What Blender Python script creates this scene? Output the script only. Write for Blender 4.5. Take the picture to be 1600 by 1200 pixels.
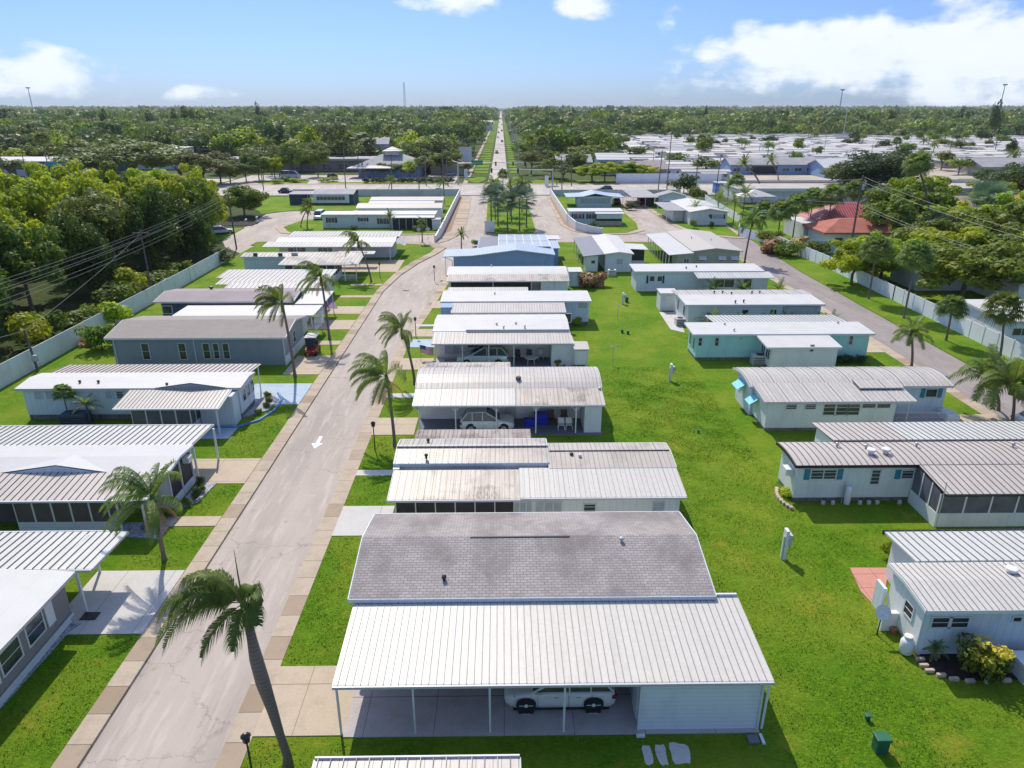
import bpy, math, random
import numpy as np
from mathutils import Vector, Matrix
random.seed(7); R=math.radians
SC=bpy.context.scene
for o in list(bpy.data.objects): bpy.data.objects.remove(o)
C=SC.collection
# ---------------- camera ----------------
F=1110.0; CH=24.0; PITCH=math.atan(432/F); YAW=math.atan(17/F*math.cos(PITCH))
cam=bpy.data.cameras.new("camera"); cam.sensor_width=36; cam.lens=36*F/1600; cam.clip_start=.5; cam.clip_end=60000
co=bpy.data.objects.new("camera",cam); C.objects.link(co); co.location=(0,0,CH); co.rotation_euler=(math.pi/2-PITCH,0,-YAW); SC.camera=co
SC.render.resolution_x=1024; SC.render.resolution_y=768
# ---------------- sun and sky ----------------
SD=Vector((-.25,.80,1.0)).normalized(); EL=math.asin(SD.z); AZ=math.atan2(SD.x,SD.y)
sl=bpy.data.lights.new("sun","SUN"); sl.energy=2.85; sl.angle=R(.5); sl.color=(1,.925,.80)
so=bpy.data.objects.new("sun",sl); C.objects.link(so); so.rotation_euler=SD.to_track_quat('Z','Y').to_euler(); so.location=(0,0,60)
SC.view_settings.view_transform='Standard'; SC.view_settings.look='None'; SC.view_settings.exposure=.66; SC.view_settings.gamma=1; SC.view_settings.use_curve_mapping=False
W=bpy.data.worlds.new("World"); SC.world=W; W.use_nodes=True
def build_world():
    nt=W.node_tree; N=nt.nodes; L=nt.links; N.clear()
    out=N.new('ShaderNodeOutputWorld'); bg=N.new('ShaderNodeBackground'); bg.inputs[1].default_value=.15
    sky=N.new('ShaderNodeTexSky'); sky.sky_type='NISHITA'; sky.sun_disc=False; sky.sun_elevation=EL; sky.sun_rotation=AZ
    sky.air_density=1.0; sky.dust_density=.6; sky.ozone_density=2.0; sky.altitude=0
    tc=N.new('ShaderNodeTexCoord'); sep=N.new('ShaderNodeSeparateXYZ'); L.new(tc.outputs['Generated'],sep.inputs[0])
    def M(op,a,b=None,c=None,clamp=False):
        n=N.new('ShaderNodeMath'); n.operation=op; n.use_clamp=clamp
        for i,v in enumerate((a,b,c)):
            if v is None: continue
            if isinstance(v,(int,float)): n.inputs[i].default_value=v
            else: L.new(v,n.inputs[i])
        return n.outputs[0]
    az=M('ARCTAN2',sep.outputs[0],sep.outputs[1]); el=M('ARCSINE',sep.outputs[2])
    ramp=N.new('ShaderNodeValToRGB'); e=ramp.color_ramp.elements
    e[0].position=0; e[0].color=(.235,.335,.60,1); e[-1].position=1; e[-1].color=(1.12,1.04,1.0,1)  # overhead end, out of view, tinted brighter to add fill light
    m=e.new(.12); m.color=(.275,.355,.61,1); m=e.new(.3); m.color=(.72,.70,.78,1)
    L.new(M('MULTIPLY',el,1/1.2,clamp=True),ramp.inputs[0])
    mul=N.new('ShaderNodeMix'); mul.data_type='RGBA'; mul.blend_type='MULTIPLY'; mul.inputs[0].default_value=1
    L.new(sky.outputs[0],mul.inputs[6]); L.new(ramp.outputs[0],mul.inputs[7])
    # clouds: soft billows round a few centres in azimuth / elevation
    cv=N.new('ShaderNodeCombineXYZ'); L.new(az,cv.inputs[0]); L.new(M('MULTIPLY',el,1.7),cv.inputs[1])
    nz=N.new('ShaderNodeTexNoise'); nz.inputs['Scale'].default_value=16; nz.inputs['Detail'].default_value=9; nz.inputs['Roughness'].default_value=.56
    L.new(cv.outputs[0],nz.inputs['Vector'])
    nz2=N.new('ShaderNodeTexNoise'); nz2.inputs['Scale'].default_value=7; nz2.inputs['Detail'].default_value=4; L.new(cv.outputs[0],nz2.inputs['Vector'])
    tot=None
    def blob(px,py,rx,ry,k=1.0,sq=2.0):
        nonlocal tot
        a0=math.atan((px-783)/1191); e0=R((168-py)/22.3); ra=rx/1191; re=R(ry/22.3)
        da=M('DIVIDE',M('SUBTRACT',az,a0),ra); de=M('DIVIDE',M('SUBTRACT',el,e0),re)
        d=M('ADD',M('POWER',M('ABSOLUTE',da),sq),M('POWER',M('ABSOLUTE',de),2.0))
        v=M('MULTIPLY',M('SUBTRACT',1,d),k)
        v=M('MAXIMUM',v,-1.2)
        tot=v if tot is None else M('MAXIMUM',tot,v)
    blob(1400,92,320,50,1.0,3); blob(1180,80,110,34,.8); blob(1640,100,260,90,1.0)
    blob(75,122,100,34,.75); blob(20,108,70,24,.5)
    blob(728,8,58,26,.85); blob(920,14,62,26,.85); blob(290,148,50,10,.15); blob(1540,6,160,14,.55); blob(660,12,40,12,.3); blob(1030,40,22,16,.2)
    blob(1480,140,300,16,.3); blob(1250,130,160,18,.25)
    dens=M('ADD',tot,M('MULTIPLY',M('SUBTRACT',nz.outputs[0],.5),2.9))
    dens=M('ADD',dens,M('MULTIPLY',M('SUBTRACT',nz2.outputs[0],.5),1.2))
    mr=N.new('ShaderNodeMapRange'); mr.interpolation_type='SMOOTHSTEP'; L.new(dens,mr.inputs[0]); mr.inputs[1].default_value=-.05; mr.inputs[2].default_value=.75
    mr.inputs[3].default_value=0; mr.inputs[4].default_value=.93
    crp=N.new('ShaderNodeValToRGB'); c=crp.color_ramp.elements
    c[0].position=.0; c[0].color=(3.8,4.15,4.65,1); c[1].position=1; c[1].color=(4.2,4.4,4.7,1)
    shade=M('ADD',M('MULTIPLY',nz.outputs[0],.9),M('MULTIPLY',el,4.0)); L.new(shade,crp.inputs[0])
    crp.color_ramp.elements[0].position=.35
    mx=N.new('ShaderNodeMix'); mx.data_type='RGBA'; L.new(mr.outputs[0],mx.inputs[0]); L.new(mul.outputs[2],mx.inputs[6]); L.new(crp.outputs[0],mx.inputs[7])
    L.new(mx.outputs[2],bg.inputs[0]); L.new(bg.outputs[0],out.inputs[0])
build_world()
# ---------------- measuring: pixels of the survey photo to metres on the ground ----------------
CPI,SPI=math.cos(PITCH),math.sin(PITCH); CYA,SYA=math.cos(YAW),math.sin(YAW)
def ray(px,py):
    r=(px-800)/F; d=(py-600)/F; X=r; Y=CPI-d*SPI; Z=-SPI-d*CPI
    return X*CYA+Y*SYA,-X*SYA+Y*CYA,Z
def at(px,py,h=0):
    x,y,z=ray(px,py); t=(h-CH)/z; return (x*t,y*t)
def aty(px,py,Y):            # point on the plane y=Y -> x,z
    x,y,z=ray(px,py); t=Y/y; return (x*t,CH+z*t)
def atx(px,py,X):            # point on the plane x=X -> y,z
    x,y,z=ray(px,py); t=X/x; return (y*t,CH+z*t)
# ---------------- mesh helpers ----------------
ORG={}
class MB:
    def __init__(s): s.v=[]; s.f=[]
    def add(s,vs,fs):
        b=len(s.v); s.v+=[tuple(p) for p in vs]; s.f+=[tuple(b+i for i in f) for f in fs]; return s
    def box(s,x0,x1,y0,y1,z0,z1):
        return s.add([(x0,y0,z0),(x1,y0,z0),(x1,y1,z0),(x0,y1,z0),(x0,y0,z1),(x1,y0,z1),(x1,y1,z1),(x0,y1,z1)],
          [(0,3,2,1),(4,5,6,7),(0,1,5,4),(1,2,6,5),(2,3,7,6),(3,0,4,7)])
    def cbox(s,c,sx,sy,sz): return s.box(c[0]-sx/2,c[0]+sx/2,c[1]-sy/2,c[1]+sy/2,c[2]-sz/2,c[2]+sz/2)
    def quad(s,a,b,c,d): return s.add([a,b,c,d],[(0,1,2,3)])
    def prism(s,poly,z0,z1):
        n=len(poly); ar=sum(poly[i][0]*poly[(i+1)%n][1]-poly[(i+1)%n][0]*poly[i][1] for i in range(n))
        if ar<0: poly=poly[::-1]
        vs=[(p[0],p[1],z0) for p in poly]+[(p[0],p[1],z1) for p in poly]
        return s.add(vs,[tuple(range(n))[::-1],tuple(range(n,2*n))]+[(i,(i+1)%n,n+(i+1)%n,n+i) for i in range(n)])
    def tube(s,pts,rs,n=8,cap=True):
        pts=[Vector(p) for p in pts]
        if isinstance(rs,(int,float)): rs=[rs]*len(pts)
        b=len(s.v); up=Vector((0,0,1))
        for i,p in enumerate(pts):
            d=(pts[min(i+1,len(pts)-1)]-pts[max(i-1,0)]).normalized()
            a=d.cross(up if abs(d.z)<.95 else Vector((1,0,0))).normalized(); c=d.cross(a)
            for k in range(n):
                t=2*math.pi*k/n; s.v.append(tuple(p+(a*math.cos(t)+c*math.sin(t))*rs[i]))
        for i in range(len(pts)-1):
            for k in range(n):
                s.f.append((b+i*n+k,b+i*n+(k+1)%n,b+(i+1)*n+(k+1)%n,b+(i+1)*n+k))
        if cap: s.f.append(tuple(b+k for k in range(n))[::-1]); s.f.append(tuple(b+(len(pts)-1)*n+k for k in range(n)))
        return s
    def lathe(s,c,prof,n=16,axis='z'):
        b=len(s.v)
        for r,h in prof:
            for k in range(n):
                t=2*math.pi*k/n; p=(r*math.cos(t),r*math.sin(t),h)
                if axis=='y': p=(p[0],p[2],p[1])
                if axis=='x': p=(p[2],p[0],p[1])
                s.v.append((c[0]+p[0],c[1]+p[1],c[2]+p[2]))
        m=len(prof)
        for i in range(m-1):
            for k in range(n): s.f.append((b+i*n+k,b+i*n+(k+1)%n,b+(i+1)*n+(k+1)%n,b+(i+1)*n+k))
        s.f.append(tuple(b+k for k in range(n))[::-1]); s.f.append(tuple(b+(m-1)*n+k for k in range(n)))
        return s
    def strip(s,x0,x1,prof,th=.05):       # a sheet with thickness: profile in (y,z) extruded along x
        k=len(prof); vs=[]
        for x in (x0,x1):
            vs+=[(x,y,z) for y,z in prof]+[(x,y,z-th) for y,z in prof]
        fs=[]; o=2*k
        for i in range(k-1):
            fs+=[(i,o+i,o+i+1,i+1),(k+i,k+i+1,o+k+i+1,o+k+i),(i,i+1,k+i+1,k+i),(o+i,o+k+i,o+k+i+1,o+i+1)]
        fs+=[(0,k,o+k,o),(k-1,o+k-1,o+2*k-1,2*k-1)]
        return s.add(vs,fs)
    def build(s,name,m,parent=None,smooth=False,bevel=0,swap=False):
        me=bpy.data.meshes.new(name); off=(0,0,0)
        if parent is not None: off=ORG.get(parent.name,(0,0,0))
        vs=s.v
        if swap: vs=[(y,x,z) for x,y,z in vs]; s.f=[f[::-1] for f in s.f]
        me.from_pydata([(x-off[0],y-off[1],z-off[2]) for x,y,z in vs],[],s.f); me.materials.append(m)
        o=bpy.data.objects.new(name,me); C.objects.link(o)
        if parent is not None: o.parent=parent; ORG[o.name]=off
        if smooth: me.polygons.foreach_set('use_smooth',[True]*len(me.polygons))
        if bevel:
            b=o.modifiers.new('bevel','BEVEL'); b.width=bevel; b.segments=2; b.limit_method='ANGLE'
        me.update(); return o
def tag(o,label=None,cat=None,group=None,kind=None):
    if label: o['label']=label
    if cat: o['category']=cat
    if group: o['group']=group
    if kind: o['kind']=kind
    return o
def thing(name,label,cat,loc=(0,0,0),rz=0,group=None):
    o=bpy.data.objects.new(name,None); o.empty_display_size=.3; C.objects.link(o); o.location=loc; o.rotation_euler=(0,0,rz)
    ORG[o.name]=tuple(loc); return tag(o,label,cat,group)
KIDS={}
def copy_tree(o,parent=None,label=None,loc=None,rz=None,sc=None):
    c=o.copy(); C.objects.link(c); c.parent=parent
    if label: c['label']=label
    if loc is not None: c.location=loc
    if rz is not None: c.rotation_euler=(0,0,rz)
    if sc is not None: c.scale=sc if isinstance(sc,tuple) else (sc,sc,sc)
    for ch in KIDS.setdefault(o.name,list(o.children)): copy_tree(ch,c)
    return c
# ---------------- materials ----------------
def srgb(r,g,b):
    f=lambda c:(c/255/12.92 if c/255<=.04045 else ((c/255+.055)/1.055)**2.4)
    return (f(r),f(g),f(b))
class NB:
    def __init__(s,name,rough=.6,spec=.4,metal=0):
        s.m=bpy.data.materials.new(name); s.m.use_nodes=True; s.t=s.m.node_tree; s.N=s.t.nodes; s.L=s.t.links
        s.bs=s.N['Principled BSDF']; s.bs.inputs['Roughness'].default_value=rough; s.bs.inputs['Specular IOR Level'].default_value=spec; s.bs.inputs['Metallic'].default_value=metal
        s.tc=s.N.new('ShaderNodeTexCoord'); s.co=s.tc.outputs['Object']
    def lk(s,v,i):
        if isinstance(v,(int,float)): i.default_value=v
        elif isinstance(v,tuple): i.default_value=(*v,1) if len(v)==3 else v
        else: s.L.new(v,i)
    def math(s,op,a,b=None,clamp=False):
        n=s.N.new('ShaderNodeMath'); n.operation=op; n.use_clamp=clamp; s.lk(a,n.inputs[0])
        if b is not None: s.lk(b,n.inputs[1])
        return n.outputs[0]
    def noise(s,scale,detail=4,rough=.55,vs=(1,1,1),off=(0,0,0),col=False):
        mp=s.N.new('ShaderNodeMapping'); mp.inputs['Scale'].default_value=vs; mp.inputs['Location'].default_value=off; s.L.new(s.co,mp.inputs[0])
        n=s.N.new('ShaderNodeTexNoise'); n.inputs['Scale'].default_value=scale; n.inputs['Detail'].default_value=detail; n.inputs['Roughness'].default_value=rough
        s.L.new(mp.outputs[0],n.inputs['Vector']); return n.outputs[1 if col else 0]
    def rng(s,v,a,b,c=0.,d=1.,smooth=False):
        n=s.N.new('ShaderNodeMapRange'); s.lk(v,n.inputs[0])
        for i,x in enumerate((a,b,c,d)): n.inputs[i+1].default_value=x
        if smooth: n.interpolation_type='SMOOTHSTEP'
        return n.outputs[0]
    def mix(s,f,a,b,mode='MIX'):
        n=s.N.new('ShaderNodeMix'); n.data_type='RGBA'; n.blend_type=mode; s.lk(f,n.inputs[0]); s.lk(a,n.inputs[6]); s.lk(b,n.inputs[7]); return n.outputs[2]
    def xyz(s):
        n=s.N.new('ShaderNodeSeparateXYZ'); s.L.new(s.co,n.inputs[0]); return n.outputs
    def line(s,v,pitch,w):     # 1 on thin lines every pitch
        a=s.math('FRACT',s.math('ADD',s.math('DIVIDE',v,pitch),w/pitch/2)); return s.math('LESS_THAN',a,w/pitch)
    def base(s,c): s.lk(c,s.bs.inputs['Base Color']); return s
    def bump(s,h,strength=.4,dist=.02):
        n=s.N.new('ShaderNodeBump'); n.inputs['Strength'].default_value=strength; n.inputs['Distance'].default_value=dist; s.L.new(h,n.inputs['Height']); s.L.new(n.outputs[0],s.bs.inputs['Normal']); return s
def plain(name,col,rough=.6,var=.12,scale=3,spec=.4,metal=0,dirt=None,damt=.3):
    b=NB(name,rough,spec,metal); n=b.noise(scale,5)
    c=b.mix(b.rng(n,.3,.7),tuple(x*(1-var) for x in col),tuple(min(1,x*(1+var)) for x in col))
    if dirt: c=b.mix(b.math('MULTIPLY',b.rng(b.noise(scale*.35,6,.65,off=(5,3,1)),.5,.75),damt),c,dirt)
    return b.base(c).m
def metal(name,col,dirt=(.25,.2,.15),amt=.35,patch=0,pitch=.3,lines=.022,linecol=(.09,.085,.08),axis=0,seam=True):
    b=NB(name,.42,.35); st=b.noise(1.0,6,.65,vs=(2.6,.32,1) if axis==0 else (.32,2.6,1)); fine=b.noise(5,4,.6)
    c=b.mix(b.rng(fine,.3,.7),tuple(x*.93 for x in col),tuple(min(1,x*1.05) for x in col))
    pan=b.N.new('ShaderNodeTexWhiteNoise'); pan.noise_dimensions='1D'
    b.L.new(b.math('FLOOR',b.math('DIVIDE',b.xyz()[axis],pitch*2)),pan.inputs['W'])
    c=b.mix(b.rng(pan.outputs[0],0,1,0,.10),c,(.3,.28,.25))
    c=b.mix(b.math('MULTIPLY',b.rng(st,.42,.72),amt),c,dirt)
    if patch:
        pm=b.rng(b.noise(.38,3,.5,off=(3.3,1.7,0)),.50,.60); sp=b.rng(b.noise(6,7,.78,vs=(1.9,.35,1)),.42,.56)
        c=b.mix(b.math('MULTIPLY',b.math('MULTIPLY',pm,sp),patch),c,(.10,.07,.05))
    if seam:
        c=b.mix(b.math('MULTIPLY',b.line(b.xyz()[axis],pitch,lines),.75),c,linecol)  # dark line colours paint in the thin shadow along each rib
    b.bump(b.noise(2.2,3,.5,vs=(3,.5,1) if axis==0 else (.5,3,1)),.25,.02)
    return b.base(c).m
def membrane(name,col,dirt=(.4,.37,.33),amt=.3):
    b=NB(name,.55,.3); n=b.noise(.6,7,.62); c=b.mix(b.math('MULTIPLY',b.rng(n,.45,.75),amt),col,dirt)
    c=b.mix(b.math('MULTIPLY',b.line(b.xyz()[0],1.22,.03),.16),c,(.3,.3,.3)); b.bump(b.noise(3,5,.6),.3,.03); return b.base(c).m
def siding(name,col,pitch=.2,axis=2,dark=.45,dirt=(.2,.19,.17),amt=.25,lw=.02):
    b=NB(name,.6,.3); n=b.noise(.8,6,.62,vs=(1.2,1.2,.5)); c=b.mix(b.math('MULTIPLY',b.rng(n,.5,.8),amt),col,dirt)
    g=b.math('ADD',b.xyz()[0],b.xyz()[1]) if axis==0 else b.xyz()[2]
    ln=b.line(g,pitch,lw); c=b.mix(b.math('MULTIPLY',ln,dark),c,tuple(x*.4 for x in col))
    b.bump(b.math('FRACT',b.math('DIVIDE',g,pitch)),.5,.015); return b.base(c).m
def shingle(name,c1,c2,mort,stain,samt,w=.32,h=.16):
    b=NB(name,.85,.2); t=b.N.new('ShaderNodeTexBrick'); b.L.new(b.co,t.inputs['Vector']); t.inputs['Scale'].default_value=1
    t.inputs['Brick Width'].default_value=w; t.inputs['Row Height'].default_value=h; t.inputs['Mortar Size'].default_value=.012; t.inputs['Bias'].default_value=0
    b.lk(c1,t.inputs['Color1']); b.lk(c2,t.inputs['Color2']); b.lk(mort,t.inputs['Mortar'])
    c=b.mix(b.math('MULTIPLY',b.rng(b.noise(.55,6,.62,vs=(1,.55,1)),.42,.68),samt),t.outputs[0],stain)
    c=b.mix(b.math('MULTIPLY',b.rng(b.noise(22,3,.6),.35,.7),.3),c,tuple(x*1.5 for x in c1)); b.bump(t.outputs[1],-.5,.01); return b.base(c).m
def concrete(name,col,jx=0,jy=0,stain=(.2,.16,.12),amt=.35,cell=0):
    b=NB(name,.85,.2); n=b.noise(.9,8,.65); c=b.mix(b.rng(b.noise(14,4,.7),.3,.7),tuple(x*.88 for x in col),tuple(x*1.08 for x in col))
    if cell:
        w=b.N.new('ShaderNodeTexWhiteNoise'); w.noise_dimensions='1D'; b.L.new(b.math('FLOOR',b.math('DIVIDE',b.xyz()[1],cell)),w.inputs['W'])
        c=b.mix(b.rng(w.outputs[0],.45,1,0,.9),c,tuple(x*y for x,y in zip(col,(.62,.56,.5))))
    c=b.mix(b.math('MULTIPLY',b.rng(n,.48,.72),amt),c,stain)
    if jx: c=b.mix(b.math('MULTIPLY',b.line(b.xyz()[0],jx,.03),.65),c,(.1,.08,.06))
    if jy: c=b.mix(b.math('MULTIPLY',b.line(b.xyz()[1],jy,.04),.7),c,(.08,.06,.05))
    b.bump(b.noise(30,4,.6),.3,.01); return b.base(c).m
def asphalt(name,col,tracks=True):
    b=NB(name,.8,.25); fine=b.noise(38,3,.7); big=b.noise(.13,6,.6,vs=(2.2,.5,1)); mid=b.noise(1.3,6,.65,vs=(1.6,.22,1))
    c=b.mix(b.rng(fine,.3,.7),tuple(x*.88 for x in col),tuple(x*1.12 for x in col))
    c=b.mix(b.math('MULTIPLY',b.rng(big,.4,.65),.6),c,tuple(x*.62 for x in col))
    c=b.mix(b.math('MULTIPLY',b.rng(mid,.52,.72),.42),c,tuple(min(1,x*1.5) for x in col))
    c=b.mix(b.math('MULTIPLY',b.rng(b.noise(1.0,6,.65,vs=(2.4,.16,1),off=(9,2,0)),.55,.7),.3),c,tuple(x*.6 for x in col))
    v=b.N.new('ShaderNodeTexVoronoi'); v.feature='DISTANCE_TO_EDGE'; v.inputs['Scale'].default_value=.16
    dn=b.noise(1.3,5,.7,col=True); av=b.N.new('ShaderNodeVectorMath'); av.operation='MULTIPLY_ADD'; b.L.new(dn,av.inputs[0]); av.inputs[1].default_value=(1.6,1.6,0); b.L.new(b.co,av.inputs[2]); b.L.new(av.outputs[0],v.inputs['Vector'])
    cr=b.math('MULTIPLY',b.rng(v.outputs[0],.0,.006,1,0),b.rng(b.noise(.35,3),.42,.55)); c=b.mix(b.math('MULTIPLY',cr,.6),c,tuple(x*.3 for x in col))
    yy=b.math('ADD',b.xyz()[1],b.math('MULTIPLY',b.noise(.9,5,.7,vs=(1,.2,1)),1.6)); tc=b.math('LESS_THAN',b.math('FRACT',b.math('DIVIDE',yy,7.3)),.0035); c=b.mix(b.math('MULTIPLY',b.math('MULTIPLY',tc,b.rng(b.noise(.5,2),.4,.55)),.7),c,tuple(x*.3 for x in col))
    c=b.mix(b.math('MULTIPLY',b.rng(b.noise(.8,4,.6,off=(7,7,0)),.64,.72),.4),c,tuple(x*.45 for x in col))
    b.bump(fine,.35,.01); return b.base(c).m
def grassm(name,a,bb,dry,damt=.5):
    b=NB(name,.9,.1); g=b.noise(2.2,8,.72); big=b.noise(.16,5,.6); fn=b.noise(16,4,.75,vs=(1,1.5,1))
    c=b.mix(b.rng(g,.36,.64),a,bb); c=b.mix(b.math('MULTIPLY',b.rng(fn,.40,.60),.62),c,tuple(x*.35 for x in a)); c=b.mix(b.math('MULTIPLY',b.rng(b.noise(7,5,.7,vs=(.7,1.6,1),off=(2,9,4)),.5,.64),.5),c,tuple(min(1,x*1.35) for x in bb))
    c=b.mix(b.math('MULTIPLY',b.rng(big,.4,.7),damt),c,dry)
    c=b.mix(b.math('MULTIPLY',b.rng(b.noise(.33,6,.7,off=(4,8,0)),.57,.72),.6),c,tuple(x*1.0 for x in (dry[0]*1.35,dry[1]*.95,dry[2]*1.2)))
    h=b.math('ADD',b.math('MULTIPLY',b.noise(9,6,.8),.6),g); b.bump(h,1.0,.14); return b.base(c).m
def leafm(name,a,bb,trans=.35,scale=.25):
    b=NB(name,.55,.3); oi=b.N.new('ShaderNodeObjectInfo'); n=b.noise(scale,4,.6); n2=b.noise(2.5,2,.6)
    c=b.mix(b.rng(n,.35,.65),a,bb); c=b.mix(b.rng(n2,.35,.7,0,.5),c,tuple(x*.55 for x in a))
    hs=b.N.new('ShaderNodeHueSaturation'); b.L.new(c,hs.inputs['Color']); b.L.new(b.rng(oi.outputs['Random'],0,1,.47,.525),hs.inputs['Hue'])
    b.L.new(b.rng(b.math('FRACT',b.math('MULTIPLY',oi.outputs['Random'],7.3)),0,1,.7,1.3),hs.inputs['Value']); c=hs.outputs[0]; b.base(c)
    tr=b.N.new('ShaderNodeBsdfTranslucent'); b.L.new(b.mix(.5,c,(bb[0]*1.4,bb[1]*1.4,bb[2]*.7)),tr.inputs[0]); ms=b.N.new('ShaderNodeMixShader'); ms.inputs[0].default_value=trans
    out=b.N['Material Output']; b.L.new(b.bs.outputs[0],ms.inputs[1]); b.L.new(tr.outputs[0],ms.inputs[2]); b.L.new(ms.outputs[0],out.inputs[0]); return b.m
M={}
M['white']=plain('white_paint',(.72,.72,.71),.5,.05); M['trim']=plain('trim_white',(.64,.64,.63),.45,.04)
M['gutter']=plain('gutter_grey',(.5,.5,.5),.4,.06)
M['glass']=plain('window_glass',(.035,.045,.06),.12,.4,1.2,spec=.8); M['blind']=plain('blinds',(.42,.44,.46),.5,.15,2)
M['screen']=plain('insect_screen',(.035,.032,.035),.6,.25,1.2); M['screenb']=plain('bronze_screen',(.13,.095,.085),.6,.15,1.2); M['screeng']=plain('grey_screen',(.13,.13,.15),.45,.25,1.2)
M['dark']=plain('dark_rubber',(.015,.015,.018),.7,.2); M['black']=plain('black_metal',(.02,.02,.02),.4,.1)
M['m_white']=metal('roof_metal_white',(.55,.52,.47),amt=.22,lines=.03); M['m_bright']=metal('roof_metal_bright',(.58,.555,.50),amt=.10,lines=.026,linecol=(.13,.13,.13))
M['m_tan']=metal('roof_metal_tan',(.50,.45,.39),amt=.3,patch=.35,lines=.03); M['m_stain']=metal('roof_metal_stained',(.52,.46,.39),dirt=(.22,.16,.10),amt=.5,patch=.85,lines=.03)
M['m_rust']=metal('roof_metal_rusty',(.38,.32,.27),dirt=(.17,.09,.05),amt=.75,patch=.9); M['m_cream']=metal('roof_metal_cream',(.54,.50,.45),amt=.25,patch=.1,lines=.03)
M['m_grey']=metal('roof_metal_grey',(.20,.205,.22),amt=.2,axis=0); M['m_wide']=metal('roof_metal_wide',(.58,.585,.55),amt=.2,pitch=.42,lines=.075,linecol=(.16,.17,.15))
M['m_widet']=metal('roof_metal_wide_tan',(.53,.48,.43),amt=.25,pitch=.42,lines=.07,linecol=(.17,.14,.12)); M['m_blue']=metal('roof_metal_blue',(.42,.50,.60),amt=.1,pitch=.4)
M['mem']=membrane('roof_coating_white',(.57,.56,.53)); M['mem2']=membrane('roof_coating_grey',(.52,.515,.50)); M['memt']=membrane('roof_coating_cream',(.47,.43,.375))
M['shin']=shingle('shingle_mauve',(.31,.28,.265),(.40,.365,.345),(.12,.105,.10),(.14,.12,.115),.8)
M['shin2']=shingle('shingle_tan',(.30,.265,.235),(.34,.30,.27),(.2,.18,.16),(.22,.19,.17),.3,.9,.14); M['shin3']=shingle('shingle_pinkgrey',(.33,.28,.28),(.37,.32,.32),(.2,.17,.17),(.22,.18,.18),.4,.9,.14)
M['s_white']=siding('siding_white',(.78,.78,.77)); M['s_pan']=siding('panel_white',(.77,.77,.75),.4,0); M['s_grey']=siding('siding_grey_blue',(.31,.34,.355),.2,dark=.3)
M['s_lblue']=siding('siding_pale_blue',(.64,.69,.73),.4,0); M['s_blue']=siding('siding_blue',(.24,.36,.56),.25); M['s_aqua']=siding('siding_aqua',(.42,.74,.66),.3,0,dark=.2)
M['s_mint']=siding('siding_mint_white',(.70,.74,.69),.4,0,dark=.25); M['s_beige']=siding('siding_beige',(.42,.41,.35),.2); M['s_taupe']=siding('siding_taupe',(.27,.25,.235),.2)
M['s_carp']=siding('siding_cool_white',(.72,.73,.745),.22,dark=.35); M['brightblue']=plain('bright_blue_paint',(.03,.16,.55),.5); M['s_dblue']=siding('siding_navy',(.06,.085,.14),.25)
M['brick']=shingle('skirt_brick',(.22,.19,.18),(.12,.11,.11),(.33,.32,.3),(.08,.07,.07),.4,.4,.2)
M['teal']=plain('teal_shutter',(.03,.22,.30),.5); M['navy']=plain('navy_shutter',(.02,.03,.07),.5)
M['street']=asphalt('asphalt_pinkish',(.44,.378,.325)); M['street2']=asphalt('asphalt_mauve',(.30,.26,.245)); M['hwy']=asphalt('asphalt_highway',(.48,.43,.38))
M['walk']=concrete('sidewalk_concrete',(.47,.385,.29),0,1.55,cell=1.55,amt=.4); M['drive']=concrete('driveway_tan',(.50,.41,.30),2.9,3.1,amt=.25)
M['drivew']=concrete('driveway_pale',(.55,.53,.50),2.6,0,amt=.15); M['slab']=concrete('carport_slab',(.46,.42,.41),2.9,2.4,amt=.3); M['driveb']=concrete('driveway_blue_grey',(.38,.46,.56),0,0,stain=(.6,.65,.7),amt=.6)
M['deck']=concrete('porch_paint_grey',(.17,.18,.21),0,0,amt=.1); M['gravel']=plain('gravel_white',(.33,.33,.36),.9,.7,9); M['mulch']=plain('mulch_dark',(.035,.022,.018),.95,.6,8)
M['mulcho']=plain('mulch_orange',(.30,.20,.13),.95,.3,3); M['pinkpatio']=concrete('patio_pink',(.55,.26,.20),1.2,1.2,amt=.3)
M['grass']=grassm('lawn_grass',(.072,.182,.006),(.16,.305,.011),(.27,.31,.028),.65); M['soil']=grassm('ground_undergrowth',(.03,.06,.012),(.06,.1,.02),(.12,.1,.05))
M['field']=grassm('field_green',(.05,.09,.02),(.09,.13,.03),(.14,.13,.06)); M['sand']=plain('paved_yard',(.42,.36,.29),.9,.2,.1)
M['leafA']=leafm('leaf_bright',(.20,.31,.018),(.50,.56,.025),.42); M['leafB']=leafm('leaf_mid',(.075,.14,.016),(.24,.32,.03),.36); M['leafC']=leafm('leaf_olive',(.085,.125,.028),(.22,.27,.06),.35)
M['leafD']=leafm('leaf_dark',(.035,.07,.016),(.09,.14,.028)); M['vine']=leafm('leaf_vine',(.03,.075,.012),(.11,.19,.018),.3); M['bark']=plain('bark',(.16,.12,.09),.9,.35,5)
M['leafF']=leafm('leaf_distant',(.12,.18,.045),(.31,.36,.09),.3,.02); M['frond']=leafm('palm_frond',(.09,.16,.035),(.24,.32,.07),.42,.8)
M['frondb']=leafm('palm_silver',(.09,.16,.11),(.20,.30,.21),.2,.8); M['frondy']=leafm('palm_yellow',(.25,.24,.02),(.5,.42,.03),.3,.8); M['dryf']=leafm('dry_fronds',(.36,.23,.08),(.55,.40,.16),.2,2)
M['ptrunk']=siding('palm_trunk',(.19,.15,.125),.17,2,.6,(.3,.26,.22),.5,.03); M['ptrunk2']=plain('palm_trunk_pale',(.28,.24,.21),.9,.2,4); M['ybloom']=leafm('yellow_blossom',(.55,.45,.05),(.75,.65,.1),.3,3)
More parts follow.
